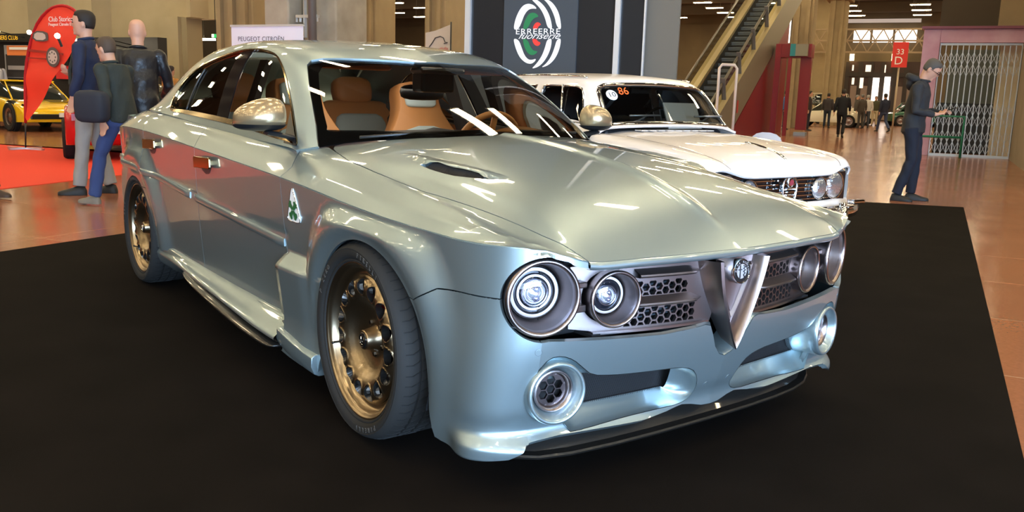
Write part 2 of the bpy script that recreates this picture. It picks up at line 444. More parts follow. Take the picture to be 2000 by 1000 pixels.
# ------------------------------------------------------------------ materials
def paint_mat():
    m = bpy.data.materials.new('paint'); m.use_nodes = True; nt = m.node_tree; b = nt.nodes['Principled BSDF']
    b.inputs['Base Color'].default_value = (.345, .430, .452, 1); b.inputs['Metallic'].default_value = .82; b.inputs['Roughness'].default_value = .34
    b.inputs['Coat Weight'].default_value = 1; b.inputs['Coat Roughness'].default_value = .025; b.inputs['Coat IOR'].default_value = 1.5
    t = nt.nodes.new('ShaderNodeTexCoord'); v = nt.nodes.new('ShaderNodeTexVoronoi'); v.inputs['Scale'].default_value = 900
    nt.links.new(t.outputs['Object'], v.inputs['Vector'])
    mr = nt.nodes.new('ShaderNodeMapRange'); mr.inputs['To Min'].default_value = .34; mr.inputs['To Max'].default_value = .40
    nt.links.new(v.outputs['Color'], mr.inputs['Value']); nt.links.new(mr.outputs[0], b.inputs['Roughness'])
    return m
PAINT = paint_mat()
BRONZE = mat('bronze satin', (.36, .28, .185), 1, .30, coat=.2)
BRONZE_TRIM = mat('bronze trim', (.36, .26, .13), 1, .14)
BRONZE_PAINT = mat('bronze paint', (.46, .345, .20), .75, .3, coat=1)
NICKEL = mat('brushed nickel', (.235, .195, .19), 1, .40)
NICKEL_SM = mat('nickel smooth', (.34, .285, .28), 1, .30)
CHROME = mat('chrome', (.85, .85, .86), 1, .06)
BLACK = mat('black plastic', (.012, .012, .013), 0, .35)
GLOSSB = mat('gloss black', (.006, .006, .007), 0, .06, coat=1)
CARBON = mat('carbon', (.010, .009, .008), 0, .3, coat=.6, bump=(420, .35, .001))
RUBBER = mat('rubber', (.020, .019, .018), 0, .75, bump=(60, .12, .001), spec=.25)
DARK = mat('cavity', (.006, .006, .007), 0, .8)
GLASS = glass('car glass', (.55, .62, .58))
GLASS_DK = glass('privacy glass', (.10, .105, .10))
GLASS_W = glass('windscreen glass', (.86, .90, .87))
LENS = glass('lens', (.96, .97, 1.0))
TAN = mat('tan leather', (.55, .25, .09), 0, .5, bump=(90, .15, .001))
GREYA = mat('grey alcantara', (.50, .62, .66), 0, .85, bump=(200, .2, .001))
WHITE = mat('white enamel', (.80, .80, .80), 0, .3)
GREEN = mat('clover green', (.01, .12, .04), 0, .35)
RED = mat('caliper red', (.55, .008, .01), 0, .3, emit=(.5, 0, 0), es=0)
STEEL = mat('disc steel', (.35, .35, .36), 1, .35)

car = thing('sport_sedan', 'silver blue sedan with bronze wheels, nearest car on the black carpet', 'car')
# ---- outlines on the surfaces, given as approximate points (x, |y|, z)
invW = Inv(W, 700, 120); invT = Inv(T, 400, 120); invG = Inv(G, 400, 160)
SW = (4.7, .8); ST = (4.4, .95); SG = (2.9, 1.1)
def wuv(p): return [tuple(q) for q in invW(p)]
def tuv(p): return [tuple(q) for q in invT(p)]
def guv(p): return [tuple(q) for q in invG(p)]
def side(pts): return wuv([(x, .90, z) for x, z in pts])
def dense(pts, st): return [tuple(p) for p in resample(pts, st, closed=False)]
def archpts(cx, cz, r, a0, a1, n=26, zmax=9):
    return [(cx+r*math.cos(a0+(a1-a0)*k/n), min(cz+r*math.sin(a0+(a1-a0)*k/n), zmax)) for k in range(n+1)]
FX, FZ = -.005, .335
def vline(pts): return wuv([(x, .895, z) for x, z in dense(pts, .04)])
def seg(a, b, n=40): return [(a[0]+(b[0]-a[0])*k/n, a[1]+(b[1]-a[1])*k/n) for k in range(n+1)]
def low_edge(x0, x1, z, n=30): return side([(x0+(x1-x0)*k/n, z) for k in range(n+1)])
fd = vline([(-.712, .83), (-.70, .60), (-.695, .49), (-.69, .26)]); fd[0] = (fd[0][0], 1.)
bd = vline([(-1.745, .87), (-1.76, .6), (-1.80, .262)]); bd[0] = (bd[0][0], 1.)
rd = vline([(-2.678, .915), (-2.67, .70), (-2.62, .64), (-2.60, .60)]); rd[0] = (rd[0][0], 1.)
kw = dict(scale=SW, thick=.014, gap=.002)
kt = dict(scale=ST, thick=.014, gap=.002)
def T_line(pts): return tuv(dense(pts, .03))
# shoulder pieces lie between the window line and the crease; crease u is shared by both surfaces up to the corner
def cre(u_w, S=T):   # u on T of the crease point that W has at u_w
    p = W.pos([u_w], [1.])[0]; return invT([p])[0][0]
uf, ub, ur = cre(fd[0][0]), cre(bd[0][0]), cre(rd[0][0])
fdT = T_line([(-.71, .906, .827), (-.70, .86, .865), (-.768, .805, .909), (-.80, .783, .925)]); fdT[0] = (uf, 1.)
bdT = T_line([(-1.745, .909, .875), (-1.80, .86, .93), (-1.86, .80, .968)]); bdT[0] = (ub, 1.)
rdT = T_line([(-2.678, .902, .91), (-2.74, .87, .945), (-2.79, .815, .985), (-2.72, .79, 1.01), (-2.60, .775, 1.01)]); rdT[0] = (ur, 1.)
vb = .80
front_door = pair('front_door', [
    sheet(W, fd+low_edge(-.69, -1.80, .262)+bd[::-1]+seg((bd[0][0], 1.), (fd[0][0], 1.)), step=.018, **kw),
    sheet(T, fdT+seg((fdT[-1][0], vb), (bdT[-1][0], vb))+bdT[::-1]+seg((ub, 1.), (uf, 1.)), step=.02, **kt)], PAINT, car)
rarch = side(archpts(-2.868, .33, .310, math.radians(-22), math.radians(58), zmax=.638))
rear_door = pair('rear_door', [
    sheet(W, bd+low_edge(-1.80, -2.58, .262)+rarch+rd[::-1]+seg((rd[0][0], 1.), (bd[0][0], 1.)), step=.018, **kw),
    sheet(T, bdT+seg((bdT[-1][0], vb-.02), (rdT[-1][0], vb-.02))+rdT[::-1]+seg((ur, 1.), (ub, 1.)), step=.02, **kt)], PAINT, car)
rarch2 = side(archpts(-2.868, .33, .310, math.radians(58), math.radians(215), 34, zmax=.638))
rear_fender = pair('rear_fender', [
    sheet(W, rd+rarch2+side([(-3.2, .16), (-3.4, .2), (-3.58, .25)])+[(0.002, .2), (0.002, 1.0)]+seg((.004, 1.), (rd[0][0], 1.)), step=.018, **kw),
    sheet(T, rdT+[(rdT[-1][0], .62), (.16, .60), (.0, .60), (.0, 1.)]+seg((.0, 1.), (ur, 1.)), step=.02, **kt)], PAINT, car)
# front fender
farch = side(archpts(FX, FZ, .352, math.radians(197), math.radians(38), 40))
bump_joint = wuv([(x, y, z) for x, y, z in [(.272, .90, .551), (.31, .90, .555), (.406, .893, .604), (.504, .86, .607), (.560, .845, .607)]])
LR = .121
def lampring(r, a0, a1, n):
    # circle in the plane of the lamp, carried along the lamp axis onto the shell
    ya = np.array([-math.sin(.297), math.cos(.297), 0]); za = np.array([0, 0, 1.]); c = np.array([.672, .705, .607]); out = []
    Q = np.stack([(invW.P-c) @ ya, (invW.P-c) @ za], 1); ok = invW.P[:, 0] > .5
    for k in range(n+1):
        a = math.radians(a0+(a1-a0)*k/n); q = np.array([r*math.cos(a), r*math.sin(a)]); d = ((Q-q)**2).sum(1)+(~ok)*9; i = int(d.argmin()); u, v = invW.U[i], invW.V[i]
        for _ in range(4):
            e = 1e-3; f = lambda uu, vv: (lambda p: np.array([(p-c) @ ya, (p-c) @ za]))(W.pos([min(max(uu, 0), 1)], [min(max(vv, 0), 1)])[0])
            f0 = f(u, v); J = np.stack([(f(u+e, v)-f(u-e, v))/(2*e), (f(u, v+e)-f(u, v-e))/(2*e)], 1); st = np.linalg.lstsq(J, q-f0, rcond=None)[0]; u += float(np.clip(st[0], -.01, .01)); v += float(np.clip(st[1], -.02, .02))
        out.append((u, min(v, .998)))
    return out
shut_w = wuv([(.745, .597, .688)])[0][0]
brow = lampring(LR, 0, 128, 20)
shutT = T_line([(-.80, .783, .925), (-.765, .70, .95), (-.70, .705, .945), (-.613, .718, .931), (-.45, .745, .91), (-.233, .747, .885), (.07, .729, .857), (.275, .702, .836), (.455, .675, .81), (.589, .648, .778), (.648, .628, .753), (.735, .603, .695)])
front_fender = pair('front_fender', [
    sheet(W, fd[:-2]+vline([(-.695, .33), (-.69, .19), (-.69, .15)])+side([(-.60, .14), (-.5, .135), (-.385, .13)])+farch+bump_joint[1:]+brow+[(shut_w, brow[-1][1]), (shut_w, 1.)]+seg((shut_w, 1.), (fd[0][0], 1.), 80), step=.013, **kw),
    sheet(T, fdT+shutT[1:]+[(1.0, invT([(.742, .60, .69)])[0][1])]+seg((1., invT([(.742, .60, .69)])[0][1]), (1., 1.), 20)+seg((1., 1.), (uf, 1.), 80), step=.016, **kt)], PAINT, car)
# bonnet
hr = T_line([(-.47, .001, 1.0), (-.50, .3, .99), (-.60, .50, .975), (-.70, .62, .96), (-.70, .68, .95), (-.66, .706, .94), (-.613, .718, .931)])
hood_out = [(hr[0][0], 0.)]+hr[1:]+[p for p in shutT if p[0] > hr[-1][0]+.004]+[(1., invT([(.742, .60, .69)])[0][1])]+seg((1., invT([(.742, .60, .69)])[0][1]), (1., 0.), 20)
vent = smooth_poly(tuv([(-.165, .612, .914), (-.10, .618, .908), (-.03, .612, .902), (.074, .594, .891), (.175, .540, .889), (.13, .537, .899), (.05, .552, .91), (-.02, .567, .912), (-.10, .590, .917)]), it=1)
hood = whole('hood', sheet(T, hood_out, [vent], step=.0125, **kt), PAINT, car)
for s in (1, -1):
    d = sheet(T, [(u, v) for u, v in vent], step=.02, scale=ST, thick=0, offset=-.012)
    mesh('vent_mesh', d if s > 0 else flip(d), mat('vent mesh black', (.02, .017, .015), .3, .6, bump=(600, 1., .003)), hood)
# cowl strip in front of the windscreen and the deck between the fenders and boot
lid = whole('boot_lid', sheet(T, [(0., 0.), (.155, 0.), (.16, .60), (0., .60)], step=.03, **kt), PAINT, car)
whole('cowl_panel', sheet(T, tuv([(-.46, .001, 1.), (-.46, .40, .99), (-.60, .66, .96), (-.74, .735, .95), (-1.05, .74, .95), (-1.05, .001, 1.)]), step=.04, scale=ST, thick=0, offset=-.022), BLACK, car)
# front bumper
barch = side(archpts(FX, FZ, .352, math.radians(38), math.radians(0), 14))[1:]+wuv([(.352, .888, .28), (.365, .887, .22), (.375, .885, .17), (.385, .88, .135)])
bbot = wuv([(.41, .87, .130), (.5, .87, .125), (.60, .84, .128), (.63, .78, .135), (.64, .73, .155), (.65, .62, .165), (.68, .45, .168), (.70, .30, .170), (.70, .20, .180), (.70, .13, .190), (.70, .09, .184), (.70, .04, .172), (.70, .0, .170)])
VN = wuv([(.76, .001, .352), (.76, .03, .362), (.76, .06, .395), (.77, .085, .44), (.775, .105, .472), (.775, .13, .478)]); VN[0] = (1., VN[0][1]); bbot[-1] = (1., bbot[-1][1])
gl = wuv([(.77, .17, .474), (.765, .298, .468), (.745, .46, .474), (.732, .56, .478)])
ringlow = lampring(LR, -100, 0, 20)
INT = [(.72,.40),(.69,.434),(.65,.437),(.61,.422),(.575,.394),(.537,.364),(.46,.357),(.386,.355),(.28,.354),(.203,.352),(.139,.338),(.102,.300),(.088,.25),(.10,.212),(.143,.196),(.26,.199),(.377,.203),(.48,.205),(.565,.209),(.64,.220),(.70,.240),(.742,.27),(.756,.32),(.748,.37)]
INT = [tuple(q) for q in smooth_poly(INT, it=1)]
intake = wuv([(.70, y, z) for y, z in INT])
bumper = whole('front_bumper', sheet(W, bump_joint[:1]+barch+bbot+VN+gl+ringlow+bump_joint[::-1], [intake], step=.011, **dict(kw, thick=.02)), PAINT, car)
# scooped liner behind the intake opening
Pi, Ni = W.posn([p[0] for p in intake], [p[1] for p in intake]); n = len(Pi)
rings = []
inner = [(min(max(y, .165), .70), min(max(z, .240), .350)) for y, z in zip(Pi[:, 1], Pi[:, 2])]
for k, t in enumerate([0, .12, .3, .5, .7, .88, 1.]):
    e = t**1.6; rings.append([(Pi[i][0]-Ni[i][0]*.004*(k > 0)-.062*t, Pi[i][1]*(1-e)+inner[i][0]*e, Pi[i][2]*(1-e)+inner[i][1]*e) for i in range(n)])
for s in (-1, 1):
    b = MB(); b.loft([[(x, y*s, z) for x, y, z in r] for r in rings], cap=False); b.build('intake_duct', PAINT, bumper, smooth=True)
    g = MB(); c = rings[-1]; fx_ = np.polyfit([q_[1]**2 for q_ in c], [q_[0] for q_ in c], 1); xm = lambda y: fx_[0]*y*y+fx_[1]
    g.add([(xm(y)-.035, y*s, z) for y, z in ((.10, .37), (.40, .37), (.75, .37), (.75, .20), (.40, .20), (.10, .20))], [tuple(range(6))]); g.build('mesh_backing', DARK, bumper)
    # woven mesh of thin bars
    g = MB()
    for q in range(72):
        y0 = .165+q*.0072; 
        g.bar((.66, s*y0, .240), (.66+.0, s*(y0+.05), .350), .0011, .0011); g.bar((.662, s*(y0+.05), .240), (.662, s*y0, .350), .0011, .0011)
    cs_ = sorted((q_[1], q_[0]) for q_ in c); cy_ = [q_[0] for q_ in cs_]; cx_ = [q_[1] for q_ in cs_]
    for i_, v_ in enumerate(g.v): g.v[i_] = (xm(abs(v_[1]))-.014+(.0012 if i_ % 16 < 8 else 0), v_[1], v_[2])
    g.build('intake_mesh', mat('mesh grey', (.035, .035, .038), .5, .4), bumper, fix=False)
# rolled front edge of the bonnet
e_ = T.pos(np.ones(60), np.linspace(invT([(.742, .60, .71)])[0][1], 0, 60)); R = []
for x, y, z in e_: R.append([(x, y, z), (x+.006, y, z-.004), (x+.0095, y, z-.011), (x+.0085, y, z-.019), (x+.002, y, z-.024), (x-.012, y, z-.024)])
R = R+[[(x, -y, z) for x, y, z in r] for r in R[:-1][::-1]]
b = MB(); b.loft(R, closed=False); b.build('hood_lip', PAINT, hood, smooth=True)
# lining of the notch that takes the shield
Pv, Nv = W.posn([q[0] for q in VN+gl[:1]], [q[1] for q in VN+gl[:1]]); Pv = [tuple(q) for q in Pv]; Pv[0] = (Pv[0][0], 0, Pv[0][2]); full_v = [(x, -y, z) for x, y, z in Pv[1:][::-1]]+Pv
b = MB(); R = []
for t_, sc_, dz_ in ((.002, 1., .0), (.012, .93, .006), (.05, .86, .014), (.09, .84, .016)): R.append([(x-t_, y*sc_, z+dz_*(1 if abs(y) < .12 else .4)) for x, y, z in full_v])
b.loft(R, closed=False); b.build('notch_lining', PAINT, bumper, smooth=True)
# greenhouse shell: roof, pillars; holes for glass
WS = [(-.745,.736,.959),(-.828,.703,1.03),(-.91,.677,1.095),(-.993,.65,1.151),(-1.10,.61,1.222),(-1.18,.578,1.272),(-1.20,.55,1.291),(-1.185,.50,1.298),(-1.12,.38,1.304),(-1.064,.24,1.307),(-1.03,.12,1.308),(-1.022,.0,1.308)]
ws = guv(dense(WS, .03)); ws[0] = (0., ws[0][1]); ws[-1] = (ws[-1][0], 1.)
DLO = [(-2.56,.775,1.045),(-2.60,.755,1.08),(-2.600,.725,1.13),(-2.555,.677,1.211),(-2.388,.644,1.279),(-2.099,.621,1.327),(-1.835,.606,1.350),(-1.573,.608,1.340),(-1.428,.617,1.318),(-1.32,.637,1.276),(-1.213,.663,1.223),(-1.056,.708,1.126),(-.927,.747,1.033),(-.80,.789,.938),(-.87,.797,.939),(-1.226,.797,.951),(-1.414,.797,.959),(-1.756,.797,.975),(-2.06,.797,.988),(-2.369,.797,1.003),(-2.48,.792,1.012),(-2.535,.782,1.025)]
dlo = guv(DLO); dlo = [(u, max(v, .012)) for u, v in dlo]; dlo = smooth_poly(dlo, it=2)
rwt = guv(dense([(-2.62,.001,1.352),(-2.64,.30,1.34),(-2.67,.44,1.325),(-2.72,.49,1.29),(-2.90,.53,1.20),(-3.10,.57,1.12)], .05)); rwt[0] = (rwt[0][0], 1.)
roof = whole('roof', sheet(G, [(0., 0.)]+[(0., ws[0][1])]+ws+seg((ws[-1][0], 1.), (rwt[0][0], 1.), 20)+rwt+[(1., rwt[-1][1]), (1., 0.)], [dlo], step=.018, scale=SG, thick=.02, gap=.001), PAINT, car)
# windscreen with its black border
wsi = [(0.0, ws[0][1])]+ws+[(0.0, 1.)]
whole('windscreen', sheet(G, wsi, step=.03, scale=SG, thick=0, offset=-.004), GLASS_W, car)
def inset3(pts, f): return pts
inn = guv(dense([(-.79,.66,.985),(-.80,.655,1.0),(-.86,.642,1.05),(-.99,.60,1.14),(-1.10,.555,1.21),(-1.14,.52,1.25),(-1.14,.47,1.262),(-1.10,.36,1.268),(-1.04,.24,1.272),(-1.0,.12,1.274),(-.995,.0,1.274)], .04)); inn[-1] = (inn[-1][0], 1.)
lo_i = guv([(-.50, .0, 1.008), (-.54, .3, 1.0), (-.66, .52, .99), (-.74, .62, .985)]); lo_i[0] = (lo_i[0][0], 1.)
whole('windscreen_border', sheet(G, [(0.0, ws[0][1])]+ws+inn[::-1]+lo_i[::-1]+[(0., 1.)], step=.025, scale=SG, thick=0, offset=-.0075), GLOSSB, car)
rwi = rwt+[(1., rwt[-1][1]), (1., 1.)]
whole('rear_window', sheet(G, rwi, step=.05, scale=SG, thick=0, offset=-.004), GLASS_DK, car)
# side glass and trims
def ins(poly, d, S=G, sc=SG):
    p = np.array(poly)*np.array(sc); n = len(p); o = []
    ar = .5*sum(p[i][0]*p[(i+1) % n][1]-p[(i+1) % n][0]*p[i][1] for i in range(n)); sg = 1 if ar > 0 else -1
    for i in range(n):
        t = p[(i+1) % n]-p[i-1]; t = t/(np.linalg.norm(t)+1e-12); o.append((p[i]+sg*d*np.array([-t[1], t[0]]))/np.array(sc))
    return [tuple(q) for q in o]
tr_i = ins(dlo, .016); tr_i = [(a_[0], min(a_[1], b_[1]+.0085)) if b_[1] < .03 else a_ for a_, b_ in zip(tr_i, dlo)]
pair('window_trim', sheet(G, dlo, [tr_i], step=.012, scale=SG, thick=.010, offset=.006), BRONZE_TRIM, car)
tr_i2 = ins(dlo, .013); tr_i2 = [(a_[0], min(a_[1], b_[1]+.0065)) if b_[1] < .03 else a_ for a_, b_ in zip(tr_i2, dlo)]
bpu = [guv([q])[0] for q in [(-1.72,.622,1.335),(-1.66,.698,1.211),(-1.635,.793,.98)]]; bpd = [guv([q])[0] for q in [(-1.86,.62,1.335),(-1.82,.697,1.214),(-1.79,.793,.987)]]
qb = [guv([q])[0] for q in [(-2.29,.66,1.262),(-2.30,.72,1.15),(-2.27,.79,1.018)]]
def umid(v, ln): 
    l = sorted(ln, key=lambda q: q[1]); return float(np.interp(v, [q[1] for q in l], [q[0] for q in l]))
dn = resample(tr_i2, .01)
def clip(poly, f, keep_less):
    out = []; n = len(poly)
    for i in range(n):
        a, b = poly[i], poly[(i+1) % n]; da = a[0]-umid(a[1], f); db = b[0]-umid(b[1], f)
        if not keep_less: da, db = -da, -db
        if da <= 0: out.append(tuple(a))
        if (da < 0) != (db < 0):
            t = da/(da-db); out.append((a[0]+(b[0]-a[0])*t, a[1]+(b[1]-a[1])*t))
    return out
fw = clip(dn, bpu, True); mid_ = clip(clip(dn, bpu, False), qb, True); qt = clip(dn, qb, False)
rwn = clip(mid_, bpd, False)
front_glass = pair('front_side_window', sheet(G, fw, step=.04, scale=SG, thick=0, offset=-.006), glass('side glass', (.60, .66, .62)), car)
pair('rear_side_window', sheet(G, rwn, step=.04, scale=SG, thick=0, offset=-.006), GLASS_DK, car)
pair('quarter_window', sheet(G, qt, step=.04, scale=SG, thick=0, offset=-.006), GLASS_DK, car)
pair('door_pillar_cover', sheet(G, clip(mid_, bpd, True), step=.03, scale=SG, thick=.004, offset=.001), GLOSSB, car)
for ln, w_ in ((qb, .006),):
    for s in (-1, 1):
        q = G.pos([umid(v, ln) for v in np.linspace(.02, .165, 14)], np.linspace(.02, .165, 14)); b = MB(); b.tube([(x, y*s, z) for x, y, z in q], w_, 6); b.build('quarter_window_bar', BLACK, car, smooth=True)
# ------------------------------------------------------------------ wheels
def sm(a, b, t):
    t = np.clip((t-a)/(b-a), 0, 1); return t*t*(3-2*t)
RP = np.array([(0.0,-.064),(.040,-.064),(.06,-.066),(.085,-.060),(.110,-.048),(.130,-.030),(.142,-.020),(.155,-.015),(.178,-.013),(.196,-.018),(.208,-.028),(.216,-.040)])
def rim_h(r):
    h = np.interp(r, RP[:, 0], RP[:, 1])
    for d in (.004, .008): h = (h+np.interp(np.maximum(r-d, 0), RP[:, 0], RP[:, 1])+np.interp(r+d, RP[:, 0], RP[:, 1]))/3
    return h
HOLES = [(.176*math.cos(2*PI*(k+.35)/15), .176*math.sin(2*PI*(k+.35)/15)) for k in range(15)]
def rim_f(u, v):
    r = np.hypot(u, v); h = rim_h(r)
    for cx, cy in HOLES:
        d = np.hypot(u-cx, v-cy); h = h+.0030*np.exp(-((d-.0280)/.0030)**2)
    return np.stack([u, v, h], -1)
def teardrop(cx, cy):
    a0 = math.atan2(cy, cx); o = []
    for k in range(22):
        a = 2*PI*k/22; rr = .0265*(1+.10*math.cos(a))
        x, y = rr*math.cos(a), rr*math.sin(a)*.98; o.append((cx+x*math.cos(a0)-y*math.sin(a0), cy+x*math.sin(a0)+y*math.cos(a0)))
    return o
rimD = sheet(Fn(rim_f), circ(0, 0, .2155, 90), [teardrop(*h) for h in HOLES], step=.0044, thick=.030, bstep=.0042)
def flare_m(z): return z
def make_wheel():
    w = mesh('wheel', rimD, BRONZE, car); w.data.materials.append(mat('hole sleeve', (.10, .095, .09), .9, .4))
    for p_ in w.data.polygons:
        if len(p_.vertices) == 4: p_.material_index = 1
    b = MB(); b.lathe([(.2155,-.040),(.222,-.044),(.236,-.040),(.240,-.018),(.243,-.010),(.250,-.008),(.2535,-.003),(.258,.001),(.262,.0),(.263,-.006),(.262,-.016),(.252,-.02),(.245,-.05),(.24,-.12),(.235,-.20)], 96)
    b.build('rim_barrel', BRONZE, w, smooth=True)
    # tyre: side wall with ribs and a grooved tread
    prof = [(.258,-.004),(.264,.006),(.268,.0065),(.272,.005),(.280,.012),(.290,.0155),(.300,.0165),(.306,.0165),(.307,.0155),(.312,.0155),(.313,.0165),(.319,.012),(.3255,.004),(.3305,-.008),(.3345,-.024)]
    for gz in (.055, .100, .145, .19):
        prof += [(.3355,-gz+.006),(.328,-gz+.005),(.328,-gz-.003),(.3355,-gz-.004)]
    prof += [(.334,-.215),(.330,-.228),(.318,-.240),(.29,-.246),(.258,-.235)]
    b = MB(); b.lathe([((r-.0075 if r > .30 else r-.0075*max(0, (r-.268)/.032)), h) for r, h in prof], 120); b.build('tyre', RUBBER, w, smooth=False, auto=28)
    b = MB()   # shoulder sipes
    for k in range(60):
        a = 2*PI*k/60; R_ = -.0075; c, s = math.cos(a), math.sin(a); c2, s2 = math.cos(a+.035), math.sin(a+.035)
        b.bar((c*(.329+R_), s*(.329+R_), -.006), (c*(.3358+R_), s*(.3358+R_), -.028), .0032, .003, up=(c, s, 0)); b.bar((c*(.3358+R_), s*(.3358+R_), -.028), (c2*(.3362+R_), s2*(.3362+R_), -.052), .0032, .003, up=(c, s, 0))
        c3, s3 = math.cos(a+.09), math.sin(a+.09); b.bar((c2*(.3362+R_), s2*(.3362+R_), -.06), (c3*(.3362+R_), s3*(.3362+R_), -.095), .003, .003, up=(c, s, 0))
        c4, s4 = math.cos(a+.14), math.sin(a+.14); b.bar((c3*(.3362+R_), s3*(.3362+R_), -.106), (c4*(.3362+R_), s4*(.3362+R_), -.14), .003, .003, up=(c, s, 0))
    b.build('tread_sipes', mat('sipe black', (.006, .006, .006), 0, .9), w, fix=False)
    b = MB(); b.lathe([(.0,-.016),(.024,-.016),(.0275,-.018),(.031,-.017),(.033,-.022),(.036,-.040),(.040,-.060),(.046,-.066)], 40); b.build('hub', BRONZE, w, smooth=True)
    b = MB(); b.lathe([(0,-.0135),(.022,-.0138),(.0255,-.0150),(.0268,-.018)], 36); cap = b.build('hub_cap', GLOSSB, w, smooth=True)
    b = MB(); b.lathe([(.0205,-.0135),(.0215,-.0128),(.0225,-.0135)], 36); b.lathe([(.0145,-.0135),(.0152,-.0128),(.016,-.0135)], 36)
    b.box((0,0,-.0132),(.0022,.026,.0012)); b.box((-.004,.004,-.0132),(.012,.0022,.0012)); b.tube([(.007,-.010,-.013),(.003,-.005,-.013),(.008,0,-.013),(.003,.005,-.013),(.007,.010,-.013)], .0013, 6)
    b.build('cap_emblem', CHROME, w, fix=False)
    b = MB()
    for k in range(5):
        a = 2*PI*(k+.2)/5; c = (math.cos(a)*.056, math.sin(a)*.056)
        b.lathe([(0,-.057),(.008,-.057),(.0095,-.060),(.0095,-.070)], 6, Matrix.Translation((c[0], c[1], 0)))
    b.build('wheel_bolts', mat('bolt dark', (.10, .09, .08), 1, .3), w, auto=30)
    b = MB(); a = math.radians(16); b.tube([(.236*math.cos(a), .236*math.sin(a), -.04), (.222*math.cos(a), .222*math.sin(a), -.008), (.214*math.cos(a), .214*math.sin(a), .0)], [.004,.0035,.005], 8); b.build('valve', BLACK, w, smooth=True)
    b = MB(); b.lathe([(.05,-.10),(.185,-.10),(.185,-.128),(.05,-.128)], 60, closed=True); b.build('brake_disc', STEEL, w, auto=30)
    return w
def place_wheel(w, x, y, steer, side_s, spin=0, sc_=1.022, zc_=.340):
    # local z -> outward
    out = Vector((math.sin(steer)*(1 if side_s < 0 else -1)*1.0, side_s*math.cos(steer), 0))
    fwd = Vector((math.cos(steer), -out.x*side_s if False else 0, 0))
    z = out.normalized(); up = Vector((0, 0, 1)); xx = up.cross(z).normalized()*(-1); yy = z.cross(xx)
    m = Matrix((xx, yy, z)).transposed().to_4x4() @ Matrix.Rotation(spin, 4, 'Z'); m.translation = Vector((x, y, zc_)); w.matrix_local = m @ Matrix.Scale(sc_, 4)
w0 = make_wheel()
def copy_tree(o, parent=None):
    c = o.copy(); C.objects.link(c); c.parent = parent
    for ch in list(o.children): copy_tree(ch, c)
    return c
ws_ = [w0]+[copy_tree(w0, car) for _ in range(3)]
STEER = math.radians(-2)
place_wheel(ws_[0], -.042, -.915, STEER, -1, math.radians(0))
place_wheel(ws_[1], -.042, .915, -STEER, 1, 1.1)
place_wheel(ws_[2], -2.87, -.895, 0, -1, .4, 1.0, .332)
place_wheel(ws_[3], -2.87, .895, 0, 1, 2.0, 1.0, .332)
# red calipers, raised sidewall lettering
for s, x in ((-1, -.005), (1, -.005), (-1, -2.87), (1, -2.87)):
    b = MB()
    pts = [(.19*math.cos(a), .19*math.sin(a)) for a in np.linspace(math.radians(25), math.radians(105), 12)]+[(.115*math.cos(a), .115*math.sin(a)) for a in np.linspace(math.radians(105), math.radians(25), 12)]
    b.prism(pts, -.028, .028); o = b.build('brake_caliper', RED, car, auto=30)
    o.matrix_local = Matrix.Translation((x-.0, s*(.915-.105), .335)) @ Matrix.Rotation(PI/2, 4, 'X')
LET = mat('tyre lettering', (.10, .098, .095), 0, .55)
for wv in ws_[:1]+ws_[2:3]:
    for word, r_, a_c, sz in (('PIRELLI', .291, 108, .022), ('P ZERO', .291, -35, .022), ('PIRELLI', .291, 250, .022)):
        b = None; n = len(word); obs = []
        for i, ch in enumerate(word):
            if ch == ' ': continue
            a = math.radians(a_c-(i-(n-1)/2)*4.6); 
            m4 = Matrix.Translation((r_*math.cos(a), r_*math.sin(a), .0162)) @ Matrix.Rotation(a-PI/2, 4, 'Z')
            obs.append(text('letter', ch, sz, m4, LET, depth=.0006))
        bm = bmesh.new()
        for o in obs: bm.from_mesh(o.data)
        me = bpy.data.meshes.new('tyre_lettering'); bm.to_mesh(me); bm.free(); link('tyre_lettering', me, LET, wv, smooth=False)
        for o in obs: bpy.data.objects.remove(o)
# wheel wells
for s in (-1, 1):
    for x, r in ((-.005, .372), (-2.868, .36)):
        b = MB(); prof = []
        for k in range(25):
            a = math.radians(-20+220*k/24); prof.append((x+r*math.cos(a), .335+r*math.sin(a)))
        b.loft([[(px, s*.885 if r > .365 else s*.875, pz) for px, pz in prof], [(px, s*.60, pz) for px, pz in prof]], closed=False)
        b.add([(px, s*.60, pz) for px, pz in prof], [tuple(range(25))]); b.build('wheel_well', DARK, car, fix=False)
# underbody and inner structure so nothing shines through
b = MB(); b.box((-1.45, 0, .19), (3.7, 1.16, .04)); b.box((-3.25, 0, .3), (.5, 1.1, .04)); b.box((.5, 0, .17), (.2, 1.1, .03)); b.box((-.75, 0, .50), (.04, 1.5, .62)); b.box((.46, 0, .40), (.03, 1.3, .5)); b.box((-2.95, 0, .62), (.04, 1.3, .55)); b.box((-1.45, .0, .21), (1.9, 1.62, .04))
b.build('underbody', DARK, car, fix=False)
